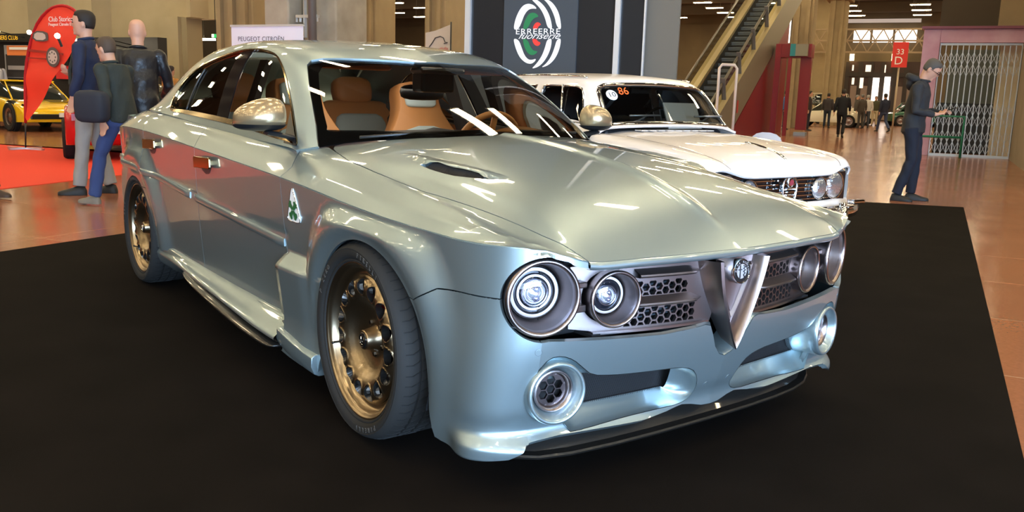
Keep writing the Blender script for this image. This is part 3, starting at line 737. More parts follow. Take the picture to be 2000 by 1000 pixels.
# ------------------------------------------------------------------ side skirt and blade
xs = [-2.56,-2.4,-2.18,-1.95,-1.7,-1.45,-1.2,-.95,-.80,-.680]
top_z = [.285,.285,.282,.276,.270,.266,.263,.262,.262,.262]
edge_y = [.888,.892,.905,.922,.935,.945,.952,.958,.960,.960]
edge_z = [.235,.235,.238,.240,.232,.224,.212,.200,.196,.196]
for s in (-1, 1):
    R = []
    for x, tz, ey, ez in zip(xs, top_z, edge_y, edge_z):
        bow = (ey-.888)
        R.append([(x, s*.80, tz+.02), (x, s*.868, tz+.004), (x, s*(.872+bow*.15), tz-.004), (x, s*(.875+bow*.42), tz-.018-bow*.12), (x, s*(ey-.012), ez+.016), (x, s*ey, ez+.002), (x, s*(ey-.004), ez-.012), (x, s*(.868), ez-.075 if bow < .02 else ez-.03), (x, s*.80, .15)])
    b = MB(); b.loft(R, closed=False); o = b.build('side_skirt', PAINT, car, smooth=True, sub=2)
    Bx = [-1.97,-1.9,-1.75,-1.5,-1.25,-1.0,-.80,-.72,-.695]
    by = [.925,.945,.962,.974,.980,.982,.978,.970,.955]; bz = [.232,.228,.215,.200,.182,.165,.158,.157,.160]; hh = [.003,.008,.014,.018,.021,.022,.020,.014,.008]
    R = []
    for x, y, z, h in zip(Bx, by, bz, hh):
        R.append([(x, s*.88, z+h*.9), (x, s*(y-.02), z+h*.75), (x, s*(y-.004), z+h*.35), (x, s*y, z), (x, s*(y-.008), z-h*.5), (x, s*(y-.04), z-h*.8), (x, s*.88, z-h*.9)])
    b = MB(); b.loft(R, closed=True); b.build('skirt_blade', CARBON, car, smooth=True, sub=1)
    # lower pad extension behind the front wheel
    R = []
    for x, y, z0, z1 in [(-.690,.942,.238,.158),(-.62,.945,.230,.146),(-.53,.945,.218,.134),(-.45,.940,.205,.124),(-.385,.932,.196,.116)]:
        R.append([(x, s*.86, z0+.01), (x, s*(y-.016), z0+.003), (x, s*(y-.002), z0-.006), (x, s*y, (z0+z1)/2), (x, s*(y-.012), z1+.01), (x, s*(y-.03), z1), (x, s*.86, z1)])
    b = MB(); b.loft(R, closed=True); b.build('skirt_end', PAINT, car, auto=40, bevel=.002)
# ------------------------------------------------------------------ rub strip, handles, badge
def strip(x0, x1, z0, z1, s, name='rub_strip'):
    R = []; n = 24
    for k in range(n+1):
        t = k/n; x = x0+(x1-x0)*t; z = z0+(z1-z0)*t
        P, N = W.posn(*zip(*wuv([(x, .90, z)]))); p = P[0]; e = min(1, min(k, n-k)/.6+.25)
        w_ = .0165
        R.append([(x, s*(p[1]-.006), z+w_), (x, s*(p[1]+.012*e), z+w_*.78), (x, s*(p[1]+.0155*e), z+w_*.3), (x, s*(p[1]+.015*e), z-w_*.5), (x, s*(p[1]+.011*e), z-w_), (x, s*(p[1]-.006), z-w_*1.05)])
    b = MB(); b.loft(R); return b.build(name, PAINT, front_door[0] if s < 0 and x1 > -1 else car, auto=35)
for s in (-1, 1):
    strip(-1.80, -.712, .632, .572, s); strip(-2.66, -1.872, .690, .634, s); strip(-3.42, -2.70, .718, .692, s)
    for (hx, hz, par) in ((-1.575, .818, front_door), (-2.49, .848, rear_door)):
        p0 = par[0 if s < 0 else 1]; P, N = W.posn(*zip(*wuv([(hx, .90, hz)]))); y = P[0][1]; sl = -.045
        b = MB(); pr = [(-.112,-.026),(-.104,-.0275),(.108,-.0275),(.114,-.022),(.114,.018),(.108,.024),(-.108,.026),(-.114,.020)]
        m4 = Matrix.Translation((hx, s*(y+.022), hz)) @ Matrix.Rotation(sl, 4, 'Y') @ Matrix.Rotation(PI/2, 4, 'X')
        b.prism(pr, -.005, .005, m4); b.box((hx, s*(y+.006), hz), (.12, .026, .024))
        b.build('door_handle', BRONZE_TRIM, p0, bevel=.003)
        b = MB(); cup = [(-.10,.0),(.06,.0),(.055,-.030),(.03,-.052),(-.02,-.056),(-.06,-.045),(-.09,-.02)]
        P2 = [W.posn(*zip(*wuv([(hx+a, .90, hz+c)])))[0][0] for a, c in cup]
        b.add([(p[0], s*(p[1]+.0015), p[2]) for p in P2], [tuple(range(7))]); b.build('handle_recess', mat('recess blue', (.05, .065, .075), .6, .35), p0, fix=False)
    # triangular clover badge
    def on(x, z, o):
        P, N = W.posn(*zip(*wuv([(x, .90, z)]))); q = P[0]+N[0]*o; return (q[0], s*q[1], q[2])
    tri = smooth_poly([(-.652,.682),(-.643,.668),(-.600,.668),(-.547,.668),(-.538,.682),(-.560,.735),(-.587,.795),(-.603,.795),(-.628,.735)], it=1)
    b = MB(); b.add([on(x, z, .004) for x, z in tri]+[on(x, z, -.002) for x, z in tri], [tuple(range(len(tri)))]+[(i, (i+1) % len(tri), len(tri)+(i+1) % len(tri), len(tri)+i) for i in range(len(tri))])
    bd_ = b.build('clover_badge', mat('badge white', (.92, .92, .92), 0, .25, coat=1), front_fender[0 if s < 0 else 1], fix=False)
    b = MB(); b.tube([on(x, z, .004) for x, z in tri], .0016, 6, closed=True); b.build('badge_edge', CHROME, bd_, smooth=True)
    b = MB(); cx, cz = -.595, .712
    for k in range(4):
        a = PI/4+k*PI/2 + .0
        a = k*PI/2+PI/4
        lf = []
        for j in range(28):
            t = 2*PI*j/28; r = .0195*(1+.16*abs(math.cos(t*1.0)))  # heart-ish lobe
            lx = .0235+ .0175*math.cos(t)+(.004 if abs(t-PI) > 1 else -.003); ly = .0150*math.sin(t)*(1.15 if math.cos(t) > 0 else .75)
            if math.cos(t) > .8: lx -= .004*(1-abs(math.sin(t))*1.6)
            lf.append((cx+lx*math.cos(a)-ly*math.sin(a), cz+lx*math.sin(a)+ly*math.cos(a)))
        b.add([on(x, z, .0056) for x, z in lf], [tuple(range(28))])
    b.add([on(x, z, .0055) for x, z in [(cx-.002, cz), (cx+.002, cz), (cx+.008, cz-.034), (cx+.004, cz-.036)]], [(0, 1, 2, 3)])
    b.build('clover', GREEN, bd_, fix=False)
# ------------------------------------------------------------------ door mirrors
for s in (-1, 1):
    R = []; cx, cy, cz = -.90, .905, 1.05
    def ell(y, ax, az, dx, dz, lowf=1.0, n=20):
        o = []
        for k in range(n):
            a = 2*PI*k/n; c, sn = math.cos(a), math.sin(a); zz = az*sn*(.95 if sn < 0 else 1.22); xx = ax*(abs(c)**.8)*(1 if c > 0 else -.35)
            o.append((cx+dx+xx, s*y, cz+dz+zz))
        return o
    shell = [ell(.800,.010,.012,-.02,.0), ell(.808,.050,.042,-.01,.004), ell(.83,.078,.058,0,.006), ell(.87,.094,.062,0,.006), ell(.92,.094,.058,-.005,.0), ell(.96,.082,.048,-.02,-.006), ell(.988,.058,.036,-.035,-.012), ell(1.002,.025,.018,-.045,-.016)]
    cut = shell
    b = MB(); b.loft(cut); mh = b.build('mirror_shell', BRONZE_PAINT, car, auto=50, sub=1)
    b = MB(); b.loft([[(-.90+(x+.90)*1.035, s*(.90+(abs(y)-.90)*1.03), min(1.05+(z-1.05)*1.05, 1.022)) for x, y, z in r] for r in shell]); b.build('mirror_base_shell', BLACK, mh, auto=50, sub=1)
    b = MB(); b.loft([[(-.90+ax, s*y, z+az) for ax, az in ((-.03,-.010),(.045,-.012),(.06,.0),(.045,.012),(-.03,.012))] for y, z in ((.90,.990),(.85,.985),(.80,.972),(.765,.968))]); b.build('mirror_arm', BLACK, mh, auto=40, sub=1)
    b = MB(); q = [(-.815,.792,.945),(-.935,.792,.955),(-.985,.748,1.06),(-.90,.765,1.01)]
    b.add([(x, s*(y+.001), z) for x, y, z in [(-.80,.795,.94),(-.93,.797,.945),(-.985,.742,1.075)]], [(0, 1, 2)]); b.build('mirror_sail', BLACK, mh, fix=False)
    b = MB(); m4 = frame_m((-.936, s*.90, 1.05), (-1, 0, 0)); b.prism([(p[0]*.085, p[1]*.048) for p in circ(0, 0, 1, 24)], -.001, .001, frame_m((-.934, s*.90, 1.052), (-1, 0, 0), (0, 1, 0))); b.build('mirror_glass', CHROME, mh)
# ------------------------------------------------------------------ front end
def xg(y): return .748-.30*min(abs(y), .62)**2
front = bumper
hexR = .0130
def hexa(cy, cz, r): return [(cy+r*math.cos(PI/6*0+PI/3*k), cz+r*math.sin(PI/3*k)) for k in range(6)]
def gsurf(u, v): return np.stack([.748-.30*np.minimum(np.abs(u), .62)**2, u, v], -1)
gpan = None
def hex_band(y0, y1, z0, z1):
    out = []; dx = hexR*1.5+.0045; dz = hexR*math.sqrt(3)+.0045; c = 0; y = y0
    while y <= y1+1e-6:
        z = z0+(dz/2 if c % 2 else 0)
        while z <= z1+1e-6: out.append((y, z)); z += dz
        y += dx; c += 1
    return out
def clipz(poly, lo, hi):
    for lim, sg in ((lo, 1), (hi, -1)):
        o = []; n = len(poly)
        for i in range(n):
            a, b = poly[i], poly[(i+1) % n]; da = (a[1]-lim)*sg; db = (b[1]-lim)*sg
            if da >= 0: o.append(a)
            if (da > 0) != (db > 0): t = da/(da-db); o.append((a[0]+(b[0]-a[0])*t, a[1]+(b[1]-a[1])*t))
        poly = o
    return poly
holes = []
for (y0, y1, zl, zh) in ((.195, .40, .582, .626), (.160, .42, .490, .545)):
    for (y, z) in hex_band(y0, y1, zl-.002, zh+.012):
        if math.hypot(y-.471, z-.587) < .079+hexR+.003: continue
        h = clipz(hexa(y, z, hexR), zl, zh)
        if len(h) >= 3 and (max(q[1] for q in h)-min(q[1] for q in h)) > .006: holes.append(h)
for s in (1, -1):
    d = sheet(Fn(gsurf), [(.122, .684), (.50, .690), (.585, .680), (.585, .495), (.50, .482), (.08, .474), (.07, .50)], holes+[circ(.471, .587, .079, 40)], step=.012, thick=.012, bstep=.006)
    gp = mesh('grille_panel', d if s > 0 else flip(d), NICKEL, front)
    # wedge louvres above each hex band
    for (zc, h, y0, y1) in ((.648, .020, .135, .385), (.560, .022, .125, .385)):
        R = []
        for k in range(13):
            t = k/12; y = y0+(y1-y0)*t; e = min(1, (k+.15)/2.4); x = xg(y)
            R.append([(x, s*y, zc+h*.9*e), (x+.030*e, s*y, zc+.004*e), (x+.032*e, s*y, zc-.001), (x+.028*e, s*y, zc-.006*e), (x, s*y, zc-h*.35*e)])
        b = MB(); b.loft(R, closed=False); b.build('grille_louvre', NICKEL, gp, auto=30)
    b = MB(); R = [[(xg(y)-.004, s*y, z) for z in (.476, .484)]+[(xg(y)+.016, s*y, z) for z in (.484, .476)] for y in np.linspace(.10, .52, 14)]
    b.loft(R); b.build('grille_lower_bar', NICKEL_SM, gp, auto=30)
    # cast brackets between the lamps
    for bc, bd2 in (((.670, s*.577, .562), (.03, .05, .022)), ((.672, s*.577, .632), (.03, .05, .018))):
        b = MB(); b.box(bc, bd2); b.build('lamp_bracket', NICKEL, gp, bevel=.004)
# dark box behind the grille with a radiator core
b = MB(); b.box((.60, 0, .58), (.02, 1.34, .22)); b.box((.63, 0, .685), (.14, 1.1, .01)); b.box((.62, 0, .474), (.14, 1.06, .01))
b.build('grille_cavity', DARK, front, fix=False)
b = MB()
for k in range(14): b.box((.625, 0, .49+k*.0145), (.02, .9, .005))
b.build('radiator_core', mat('radiator', (.08, .10, .12), .6, .5), front, fix=False)
# strip of dark under the bonnet lip
# ---- shield
def vout(w, z0, z1, n=16, bow=.10):
    """right half outline from top (w, z1) to tip (0, z0)"""
    o = []
    for k in range(n+1):
        t = k/n; y = w*(1-t)**.80*(1+bow*math.sin(PI*t)); z = z1-(z1-z0)*t; o.append((y, z))
    y, z = o[-2]; o[-1] = (0, z0)
    return o
def shield_ring(w, z0, z1, x, xt=None):
    h = vout(w, z0, z1); pts = h+[(-y, z) for y, z in h[:-1][::-1]]
    return [((x if xt is None else x+(xt-x)*(z1-z)/(z1-z0)), y, z) for y, z in pts]
sh = MB()
rings = [shield_ring(.150,.405,.680,.735,.735), shield_ring(.128,.385,.680,.800,.785), shield_ring(.122,.381,.680,.812,.797), shield_ring(.112,.385,.680,.816,.801), shield_ring(.104,.400,.680,.810,.795), shield_ring(.099,.408,.680,.795,.78), shield_ring(.088,.43,.680,.765,.75)]
sh.loft(rings, closed=False); shield = sh.build('shield', NICKEL_SM, car, auto=40)
b = MB(); r0 = shield_ring(.094,.42,.680,.768,.752); b.add(r0, [tuple(range(len(r0)))]); b.build('shield_backplate', NICKEL, shield, fix=False)
b = MB(); rings = [shield_ring(.084,.455,.66,.764,.75), shield_ring(.074,.47,.655,.782,.768), shield_ring(.066,.482,.652,.784,.77), shield_ring(.058,.50,.65,.772,.76)]
b.loft(rings, closed=False); b.build('shield_inner_ridge', NICKEL, shield, auto=40)
b = MB(); r0 = shield_ring(.060,.50,.652,.773,.765); b.add(r0, [tuple(range(len(r0)))]); b.build('shield_inner_plate', NICKEL, shield, fix=False)
# emblem
EX = (.800, 0, .638); em4 = frame_m(EX, (1, 0, .02), (0, 1, 0))
b = MB(); b.lathe([(0,-.004),(.0375,-.004),(.0395,.0),(.041,-.004),(.0415,-.012),(.039,-.02),(.040,-.035)], 48, em4); emb = b.build('emblem', CHROME, shield, smooth=True, auto=40)
b = MB(); b.lathe([(.0235,-.0022),(.0245,-.0015),(.0355,-.0015),(.0365,-.0022)], 48, em4); b.build('emblem_ring', mat('emblem black', (.008, .008, .009), 0, .45), emb, smooth=True)
b = MB(); b.lathe([(0,-.002),(.0235,-.002)], 40, em4); b.build('emblem_disc', mat('emblem silver', (.55, .52, .55), .4, .4), emb)
b = MB()
def e3(y, z, h=0.0): return em4 @ Vector((y, z, h))
b.tube([e3(-.010,-.021), e3(-.010,.021)], .0016, 6); b.tube([e3(-.019,.006), e3(-.002,.006)], .0016, 6)
b.tube([e3(.006,.018), e3(.015,.014), e3(.006,.009), e3(.015,.004), e3(.006,-.001), e3(.015,-.006), e3(.007,-.011), e3(.012,-.019)], .0021, 6)
b.build('cross_and_serpent', mat('emblem black', (.008, .008, .009), 0, .45), emb, smooth=True)
for i, ch in enumerate('ALFA ROMEO'):
    if ch == ' ': continue
    a = math.radians(90+(4.5-i)*19); m = em4 @ Matrix.Translation((.030*math.cos(a), .030*math.sin(a), -.0012)) @ Matrix.Rotation(a-PI/2, 4, 'Z')
    text('emblem_letter', ch, .0105, m, mat('emblem silver', (.55, .52, .55), .4, .4), emb, depth=.0004)
# ---- headlamps
def headlamp(y, z, x, R, yaw, s, big):
    ax = Vector((math.cos(yaw), s*math.sin(yaw), -.02)); m = frame_m((x, s*y, z), ax, (0, 1, 0)); k = R/.114
    b = MB(); b.lathe([(.100*k,-.12*k),(.106*k,-.07*k),(.110*k,-.02*k),(.1135*k,-.006*k),(.1145*k,.001*k),(.1125*k,.0065*k),(.108*k,.0095*k),(.1035*k,.009*k),(.0995*k,.005*k),(.0975*k,-.002*k),(.0965*k,-.012*k)], 72, m); bz = b.build('headlight', NICKEL_SM, car, smooth=True)
    b = MB(); b.lathe([(.0965*k,-.012*k),(.094*k,-.03*k),(.090*k,-.055*k),(.084*k,-.070*k),(.082*k,-.074*k)], 64, m); b.build('lamp_bowl', NICKEL, bz, smooth=True)
    b = MB(); b.lathe([(.082*k,-.074*k),(.078*k,-.070*k),(.074*k,-.0695*k),(.070*k,-.078*k),(.062*k,-.078*k),(.058*k,-.074*k),(.054*k,-.078*k),(.038*k,-.082*k),(0,-.090*1.0*k)], 64, m); b.build('lamp_inner', mat('lamp black', (.012, .013, .018), .2, .15), bz, smooth=True)
    WR = mat('daytime ring', (.85, .86, .90), 0, .3, coat=1, emit=(.85, .9, 1.), es=.35)
    b = MB(); b.lathe([(.0745*k,-.0690*k),(.071*k,-.0645*k),(.0665*k,-.0645*k),(.0645*k,-.069*k)], 64, m); b.build('light_ring', WR, bz, smooth=True)
    if big: b = MB(); b.lathe([(.0535*k,-.0715*k),(.051*k,-.0675*k),(.0485*k,-.0675*k),(.0465*k,-.0715*k)], 64, m); b.build('light_ring', WR, bz, smooth=True)
    pr = .036*k
    b = MB(); b.lathe([(pr*1.12,-.080*k),(pr*1.12,-.062*k),(pr*1.02,-.060*k),(pr,-.066*k)], 48, m); b.build('projector_bezel', mat('lamp chrome dark', (.4, .4, .46), 1, .12), bz, smooth=True)
    b = MB(); b.lathe([(0,-.050*k),(pr*.3,-.051*k),(pr*.6,-.055*k),(pr*.85,-.062*k),(pr,-.070*k)], 40, m); b.build('projector_lens', mat('lens crystal', (.9, .92, .97), .85, .06, coat=1), bz, smooth=True)
    b = MB()
    for q in (-1, 1): b.lathe([(0,-.046*k),(pr*.22,-.047*k),(pr*.30,-.052*k)], 20, m @ Matrix.Translation((0, q*pr*.38, 0)))
    b.build('lamp_emitter', mat('emitter', (.35, .34, .45), .8, .15), bz, smooth=True)
    b = MB(); b.lathe([(0,-.034*k),(.03*k,-.0355*k),(.055*k,-.041*k),(.076*k,-.053*k),(.083*k,-.066*k)], 56, m); b.build('lens_cover', LENS, bz, smooth=True)
    if big:
        # dark housing ring let into the wing
        b = MB(); b.lathe([(.124,-.12),(.124,-.075),(.112,-.070),(.108,-.09)], 64, frame_m((x-.0, s*y, z), (math.cos(.30), s*math.sin(.30), 0), (0, 1, 0))); b.build('lamp_gasket', GLOSSB, bz, smooth=True)
for s in (-1, 1):
    headlamp(.705, .607, .672, .114, math.radians(17), s, True)
    headlamp(.471, .587, .722, .0865, math.radians(12), s, False)
# ---- air ring in each intake
for s in (-1, 1):
    ax = Vector((math.cos(.20), s*math.sin(.20), 0)); m = frame_m((.700, s*.660, .3255), ax, (0, 1, 0)) @ Matrix.Scale(1.07, 4)
    b = MB(); b.lathe([(.092,-.115),(.091,-.06),(.0895,-.012),(.087,-.003),(.083,.0015),(.078,.0005),(.074,-.004),(.0665,-.024),(.060,-.034)], 64, m); fr = b.build('brake_duct', PAINT, bumper, smooth=True)
    b = MB(); b.lathe([(.060,-.030),(.0575,-.022),(.0535,-.022),(.046,-.040),(.0455,-.046)], 56, m); b.build('duct_ring', NICKEL_SM, fr, smooth=True)
    b = MB(); b.lathe([(0,-.075),(.05,-.075)], 40, m); b.build('duct_inside', DARK, fr)
    hs = []
    rr = .0135
    for i in range(-3, 4):
        for j in range(-3, 4):
            cx = i*(rr*1.5+.0028); cy = (j+(.5 if i % 2 else 0))*(rr*math.sqrt(3)+.003)
            h = [(cx+rr*math.cos(PI/3*q), cy+rr*math.sin(PI/3*q)) for q in range(6)]
            h = [(x_, y_) if math.hypot(x_, y_) < .0415 else (x_*.0415/math.hypot(x_, y_), y_*.0415/math.hypot(x_, y_)) for x_, y_ in h]
            if math.hypot(cx, cy) < .043: hs.append(h)
    d = sheet(Fn(lambda u, v: np.stack([u, v, 0*u-.042], -1)), circ(0, 0, .0465, 48), hs, step=.008, thick=.008, bstep=.005)
    mesh('duct_grille', d, mat('duct bronze', (.16, .13, .13), 1, .3), fr, tm=m)
# ---- parking sensors
for (y, z) in ((-.742, .452), (.742, .452), (-.048, .255), (.060, .262)):
    u, v = wuv([(.72, abs(y), z)])[0]; P, N = W.posn([u], [v]); p, n = P[0].copy(), N[0].copy()
    if y < 0: p[1] *= -1; n[1] *= -1
    m = frame_m(p+n*.0002, n); b = MB(); b.lathe([(0,.0006),(.0088,.0006),(.0090,-.001)], 24, m); b.build('parking_sensor', PAINT, bumper)
    b = MB(); b.lathe([(.0094,-.0003),(.0100,.0003),(.0106,-.0003)], 24, m); b.build('sensor_seam', mat('seam', (.12, .15, .17), .3, .4), bumper, smooth=True)
# ---- splitter
pl = [(.53,.775,.112),(.575,.72,.104),(.612,.65,.098),(.640,.55,.098),(.664,.40,.102),(.680,.22,.106),(.686,.0,.108)]
R = []
full = [(x, -y, z) for x, y, z in pl]+[(x, y, z) for x, y, z in pl[:-1][::-1]]
for x, y, z in full:
    R.append([(x-.16, y*.9, z+.05), (x-.045, y*.985, z+.05), (x-.018, y, z+.014), (x+.009, y*1.01, z+.011), (x+.013, y*1.012, z+.005), (x+.009, y*1.01, z-.002), (x-.02, y, z-.004), (x-.16, y*.9, z-.002)])
b = MB(); b.loft(R); b.build('front_splitter', CARBON, bumper, auto=35)
# ---- rear bumper block (only its edge can be seen)
R = []
for x, y in ((-3.20,.86),(-3.45,.83),(-3.60,.76),(-3.68,.60),(-3.71,.3),(-3.71,-.3),(-3.68,-.60),(-3.60,-.76),(-3.45,-.83),(-3.20,-.86)):
    R.append([(x, y, .22), (x, y, .40), (x, y, .60), (x, y*.99, .80), (x+.02, y*.96, .97)])
b = MB(); b.loft(R, closed=False); b.build('rear_bumper', PAINT, car, smooth=True)
# ---- wipers
b = MB(); b.tube([(-.60,-.62,.985),(-.575,-.40,1.0),(-.55,-.05,1.012)], .006, 6); b.tube([(-.56,.12,1.012),(-.60,.5,1.0)], .006, 6); b.build('wipers', BLACK, car, smooth=True)
# ------------------------------------------------------------------ interior
def blob(name, pts, m, parent, sub=2, bev=0): pass
def cushion(b, c, d, rot=None, r=.35):
    """rounded box: superellipsoid-ish loft"""
    cx, cy, cz = c; dx, dy, dz = [q/2 for q in d]; R = []
    for k in range(9):
        a = -PI/2+PI*k/8; f = max(abs(math.cos(a))**r, .02); zz = math.copysign(abs(math.sin(a))**r, math.sin(a))*dz
        ring = []
        for j in range(20):
            t = 2*PI*j/20; q = Vector((math.copysign(abs(math.cos(t))**r, math.cos(t))*dx*f, math.copysign(abs(math.sin(t))**r, math.sin(t))*dy*f, zz))
            if rot is not None: q = rot @ q
            ring.append((cx+q.x, cy+q.y, cz+q.z))
        R.append(ring)
    b.loft(R)
def seat(x, y, rear=False):
    lean = Matrix.Rotation(math.radians(-18), 3, 'Y')
    b = MB(); cushion(b, (x+.05, y, .48), (.52, .50, .18)); se = b.build('seat', TAN, car, smooth=True)
    # shell back: wide shoulders, narrow head
    out = [(-.26,.0),(-.275,.20),(-.25,.40),(-.17,.52),(-.135,.60),(-.13,.70),(-.11,.745),(.11,.745),(.13,.70),(.135,.60),(.17,.52),(.25,.40),(.275,.20),(.26,0)]
    out = smooth_poly(out, it=1)
    P0 = Vector((x-.18, y, .50))
    def tr(h, w, d): q = lean @ Vector((d, w, h)); return P0+q
    b = MB(); n = len(out)
    R = [[tr(h, w, -.06) for w, h in out], [tr(h*1.0, w*1.02, .0) for w, h in out], [tr(.02+h*.97, w*.97, .045) for w, h in out], [tr(.05+h*.93, w*.88, .052) for w, h in out]]
    b.loft(R); b.build('seat_back', TAN, se, auto=60)
    if not rear:
        # grey bolstered insert around a dark opening, grey head pad
        ring = smooth_poly([(-.20,.10),(-.235,.25),(-.20,.40),(-.10,.485),(.10,.485),(.20,.40),(.235,.25),(.20,.10)], it=1); inn_ = smooth_poly([(-.15,.16),(-.17,.27),(-.135,.355),(.135,.355),(.17,.27),(.15,.16),(.06,.10),(-.06,.10)], it=1)
        b = MB(); b.loft([[tr(h, w, .045) for w, h in ring], [tr(h, w, .075) for w, h in [(a*.97, c*.99+.002) for a, c in ring]], [tr(h, w, .075) for w, h in [(a*.9, c*.97+.008) for a, c in ring]]]); b.build('seat_bolster', GREYA, se, auto=50)
        b = MB(); b.add([tr(h, w, .078) for w, h in inn_], [tuple(range(len(inn_)))]); b.build('seat_insert', BLACK, se, fix=False)
        b = MB(); cushion(b, tuple(tr(.655, 0, .05)), (.04, .20, .12), lean); b.build('head_pad', GREYA, se, smooth=True)
    else:
        b = MB(); q = smooth_poly([(-.20,.05),(-.21,.30),(-.16,.40),(-.10,.47),(.10,.47),(.16,.40),(.21,.30),(.20,.05)], it=1)
        b.loft([[tr(h, w, .045) for w, h in q], [tr(h, w, .065) for w, h in [(a*.96, c*.98) for a, c in q]]]); b.build('seat_insert', GREYA, se, auto=50)
        b = MB(); b.loft([[tr(h, w, .064) for w, h in [(-.16,.28),(-.13,.20),(.13,.20),(.16,.28),(.13,.235),(-.13,.235)]], [tr(h, w, .078) for w, h in [(-.16,.27),(-.12,.195),(.12,.195),(.16,.27),(.12,.24),(-.12,.24)]]]); b.build('seat_band', TAN, se)
    return se
s1 = seat(-1.45, -.36); s2 = seat(-1.45, .36)
b = MB(); cushion(b, (-2.30, 0, .48), (.5, 1.30, .2)); rb = b.build('rear_bench', TAN, car, smooth=True)
for y in (-.38, .38):
    b = MB(); cushion(b, (-2.56, y, .80), (.16, .56, .62), Matrix.Rotation(math.radians(-20), 3, 'Y')); b.build('bench_back', TAN, rb, smooth=True)
    b = MB(); cushion(b, (-2.50, y, .80), (.10, .36, .46), Matrix.Rotation(math.radians(-20), 3, 'Y')); b.build('bench_insert', GREYA, rb, smooth=True)
    b = MB(); cushion(b, (-2.66, y, 1.16), (.12, .27, .18), Matrix.Rotation(math.radians(-12), 3, 'Y'), .6); b.build('bench_headrest', TAN, rb, smooth=True)
# belts
for y in (-.10, .62):
    b = MB(); b.loft([[(-2.60+.0, y-.025, 1.10), (-2.60, y+.025, 1.10)], [(-2.46, y-.07, .80), (-2.46, y-.02, .80)]], closed=False); b.build('rear_belt', BLACK, rb, fix=False)
# dash, wheel, console
R = []
for y in np.linspace(-.60, .60, 15):
    k = .045*math.exp(-((y-.36)/.17)**2); dx = -.15*(abs(y)/.6)**2; R.append([(-.64+dx, y, .95), (-.74+dx*.7, y, .97+k*.6), (-.86, y, .975+k), (-.93, y, .945+k), (-.95, y, .90), (-.92, y, .70), (-.70, y, .60)])
b = MB(); b.loft(R, closed=False); dash = b.build('dashboard', mat('dash leather', (.30, .135, .045), 0, .45, bump=(90, .1, .001)), car, smooth=True)
b = MB(); c = Vector((-1.12, .36, .90)); ax = Vector((-.92, 0, .38)).normalized(); m = frame_m(c, ax, (0, 1, 0))
b.tube([m @ Vector((.185*math.cos(a), .185*math.sin(a), 0)) for a in np.linspace(0, 2*PI, 40, endpoint=False)], .016, 8, closed=True)
for a in (0, PI, -PI/2): b.bar(m @ Vector((.04*math.cos(a), .04*math.sin(a), -.01)), m @ Vector((.18*math.cos(a), .18*math.sin(a), 0)), .03, .012, up=tuple(ax))
b.lathe([(0,.0),(.055,-.004),(.065,-.03)], 24, m); b.build('steering_wheel', TAN, dash, smooth=True)
b = MB(); b.box((-1.45, 0, .52), (1.1, .26, .32)); b.build('centre_console', TAN, dash, bevel=.03)
# interior mirror with sensor box
b = MB(); b.box((-1.06, .0, 1.215), (.10, .18, .10)); b.box((-1.02,.0,1.265),(.12,.24,.03)); im = b.build('mirror_sensor_box', BLACK, car, bevel=.02)
b = MB(); cushion(b, (-1.155, .0, 1.165), (.035, .25, .075), None, .6); b.build('inside_mirror', BLACK, im, smooth=True)
# fill light and glowing panel added under the headlining to brighten the cabin
b = MB(); b.box((-1.62, 0, 1.335), (.16, .10, .012)); b.build('cabin_fill_panel', mat('cabin fill glow', (1, .95, .85), 0, .4, emit=(1., .9, .75), es=3.), car, bevel=.004)
area('cabin_fill', (-1.45, 0, 1.31), (-1.75, 0, .6), .5, .7, 5, (1.0, .90, .78))
# headlining, visors, door cards, far pillar linings
d = sheet(G, [(.20,.42),(.22,1.),(.72,1.),(.78,.40),(.60,.33),(.30,.33)], step=.05, scale=SG, thick=0, offset=-.035); whole('headlining', d, mat('headlining', (.34, .20, .10), 0, .9), car)
for s in (-1, 1):
    b = MB(); cushion(b, (-1.27, s*.33, 1.285), (.16, .40, .02), Matrix.Rotation(math.radians(14), 3, 'Y')); b.build('sun_visor', TAN, car, smooth=True)
    d = sheet(G, [(.0,.10),(.02,.34),(.06,.385),(.20,.50),(.26,.36),(.20,.27),(.06,.18)], step=.04, scale=SG, thick=0, offset=-.03); mesh('pillar_lining', d if s > 0 else flip(d), mat('pillar cloth', (.36, .16, .06), 0, .9), car)
    b = MB(); b.add([(-.80, s*.745, .93), (-2.62, s*.745, 1.0), (-2.62, s*.745, .25), (-.80, s*.745, .25)], [(0, 1, 2, 3)]); b.add([(-.80, s*.745, .925), (-2.62, s*.745, .995), (-2.62, s*.79, 1.0), (-.80, s*.79, .93)], [(0, 1, 2, 3)]); b.build('door_card', TAN, car, fix=False)
    b = MB(); b.box((-1.78, s*.60, 1.10), (.09, .03, .42), 0, Matrix.Rotation(.35*s, 3, 'X')); b.build('pillar_lining', mat('pillar dark', (.05, .05, .05), 0, .8), car)
b = MB(); b.box((-3.0, 0, .985), (.62, 1.3, .02)); b.build('parcel_shelf', TAN, car)
b = MB(); b.box((-1.6, 0, .25), (2.0, 1.4, .02)); b.build('cabin_floor', DARK, car)
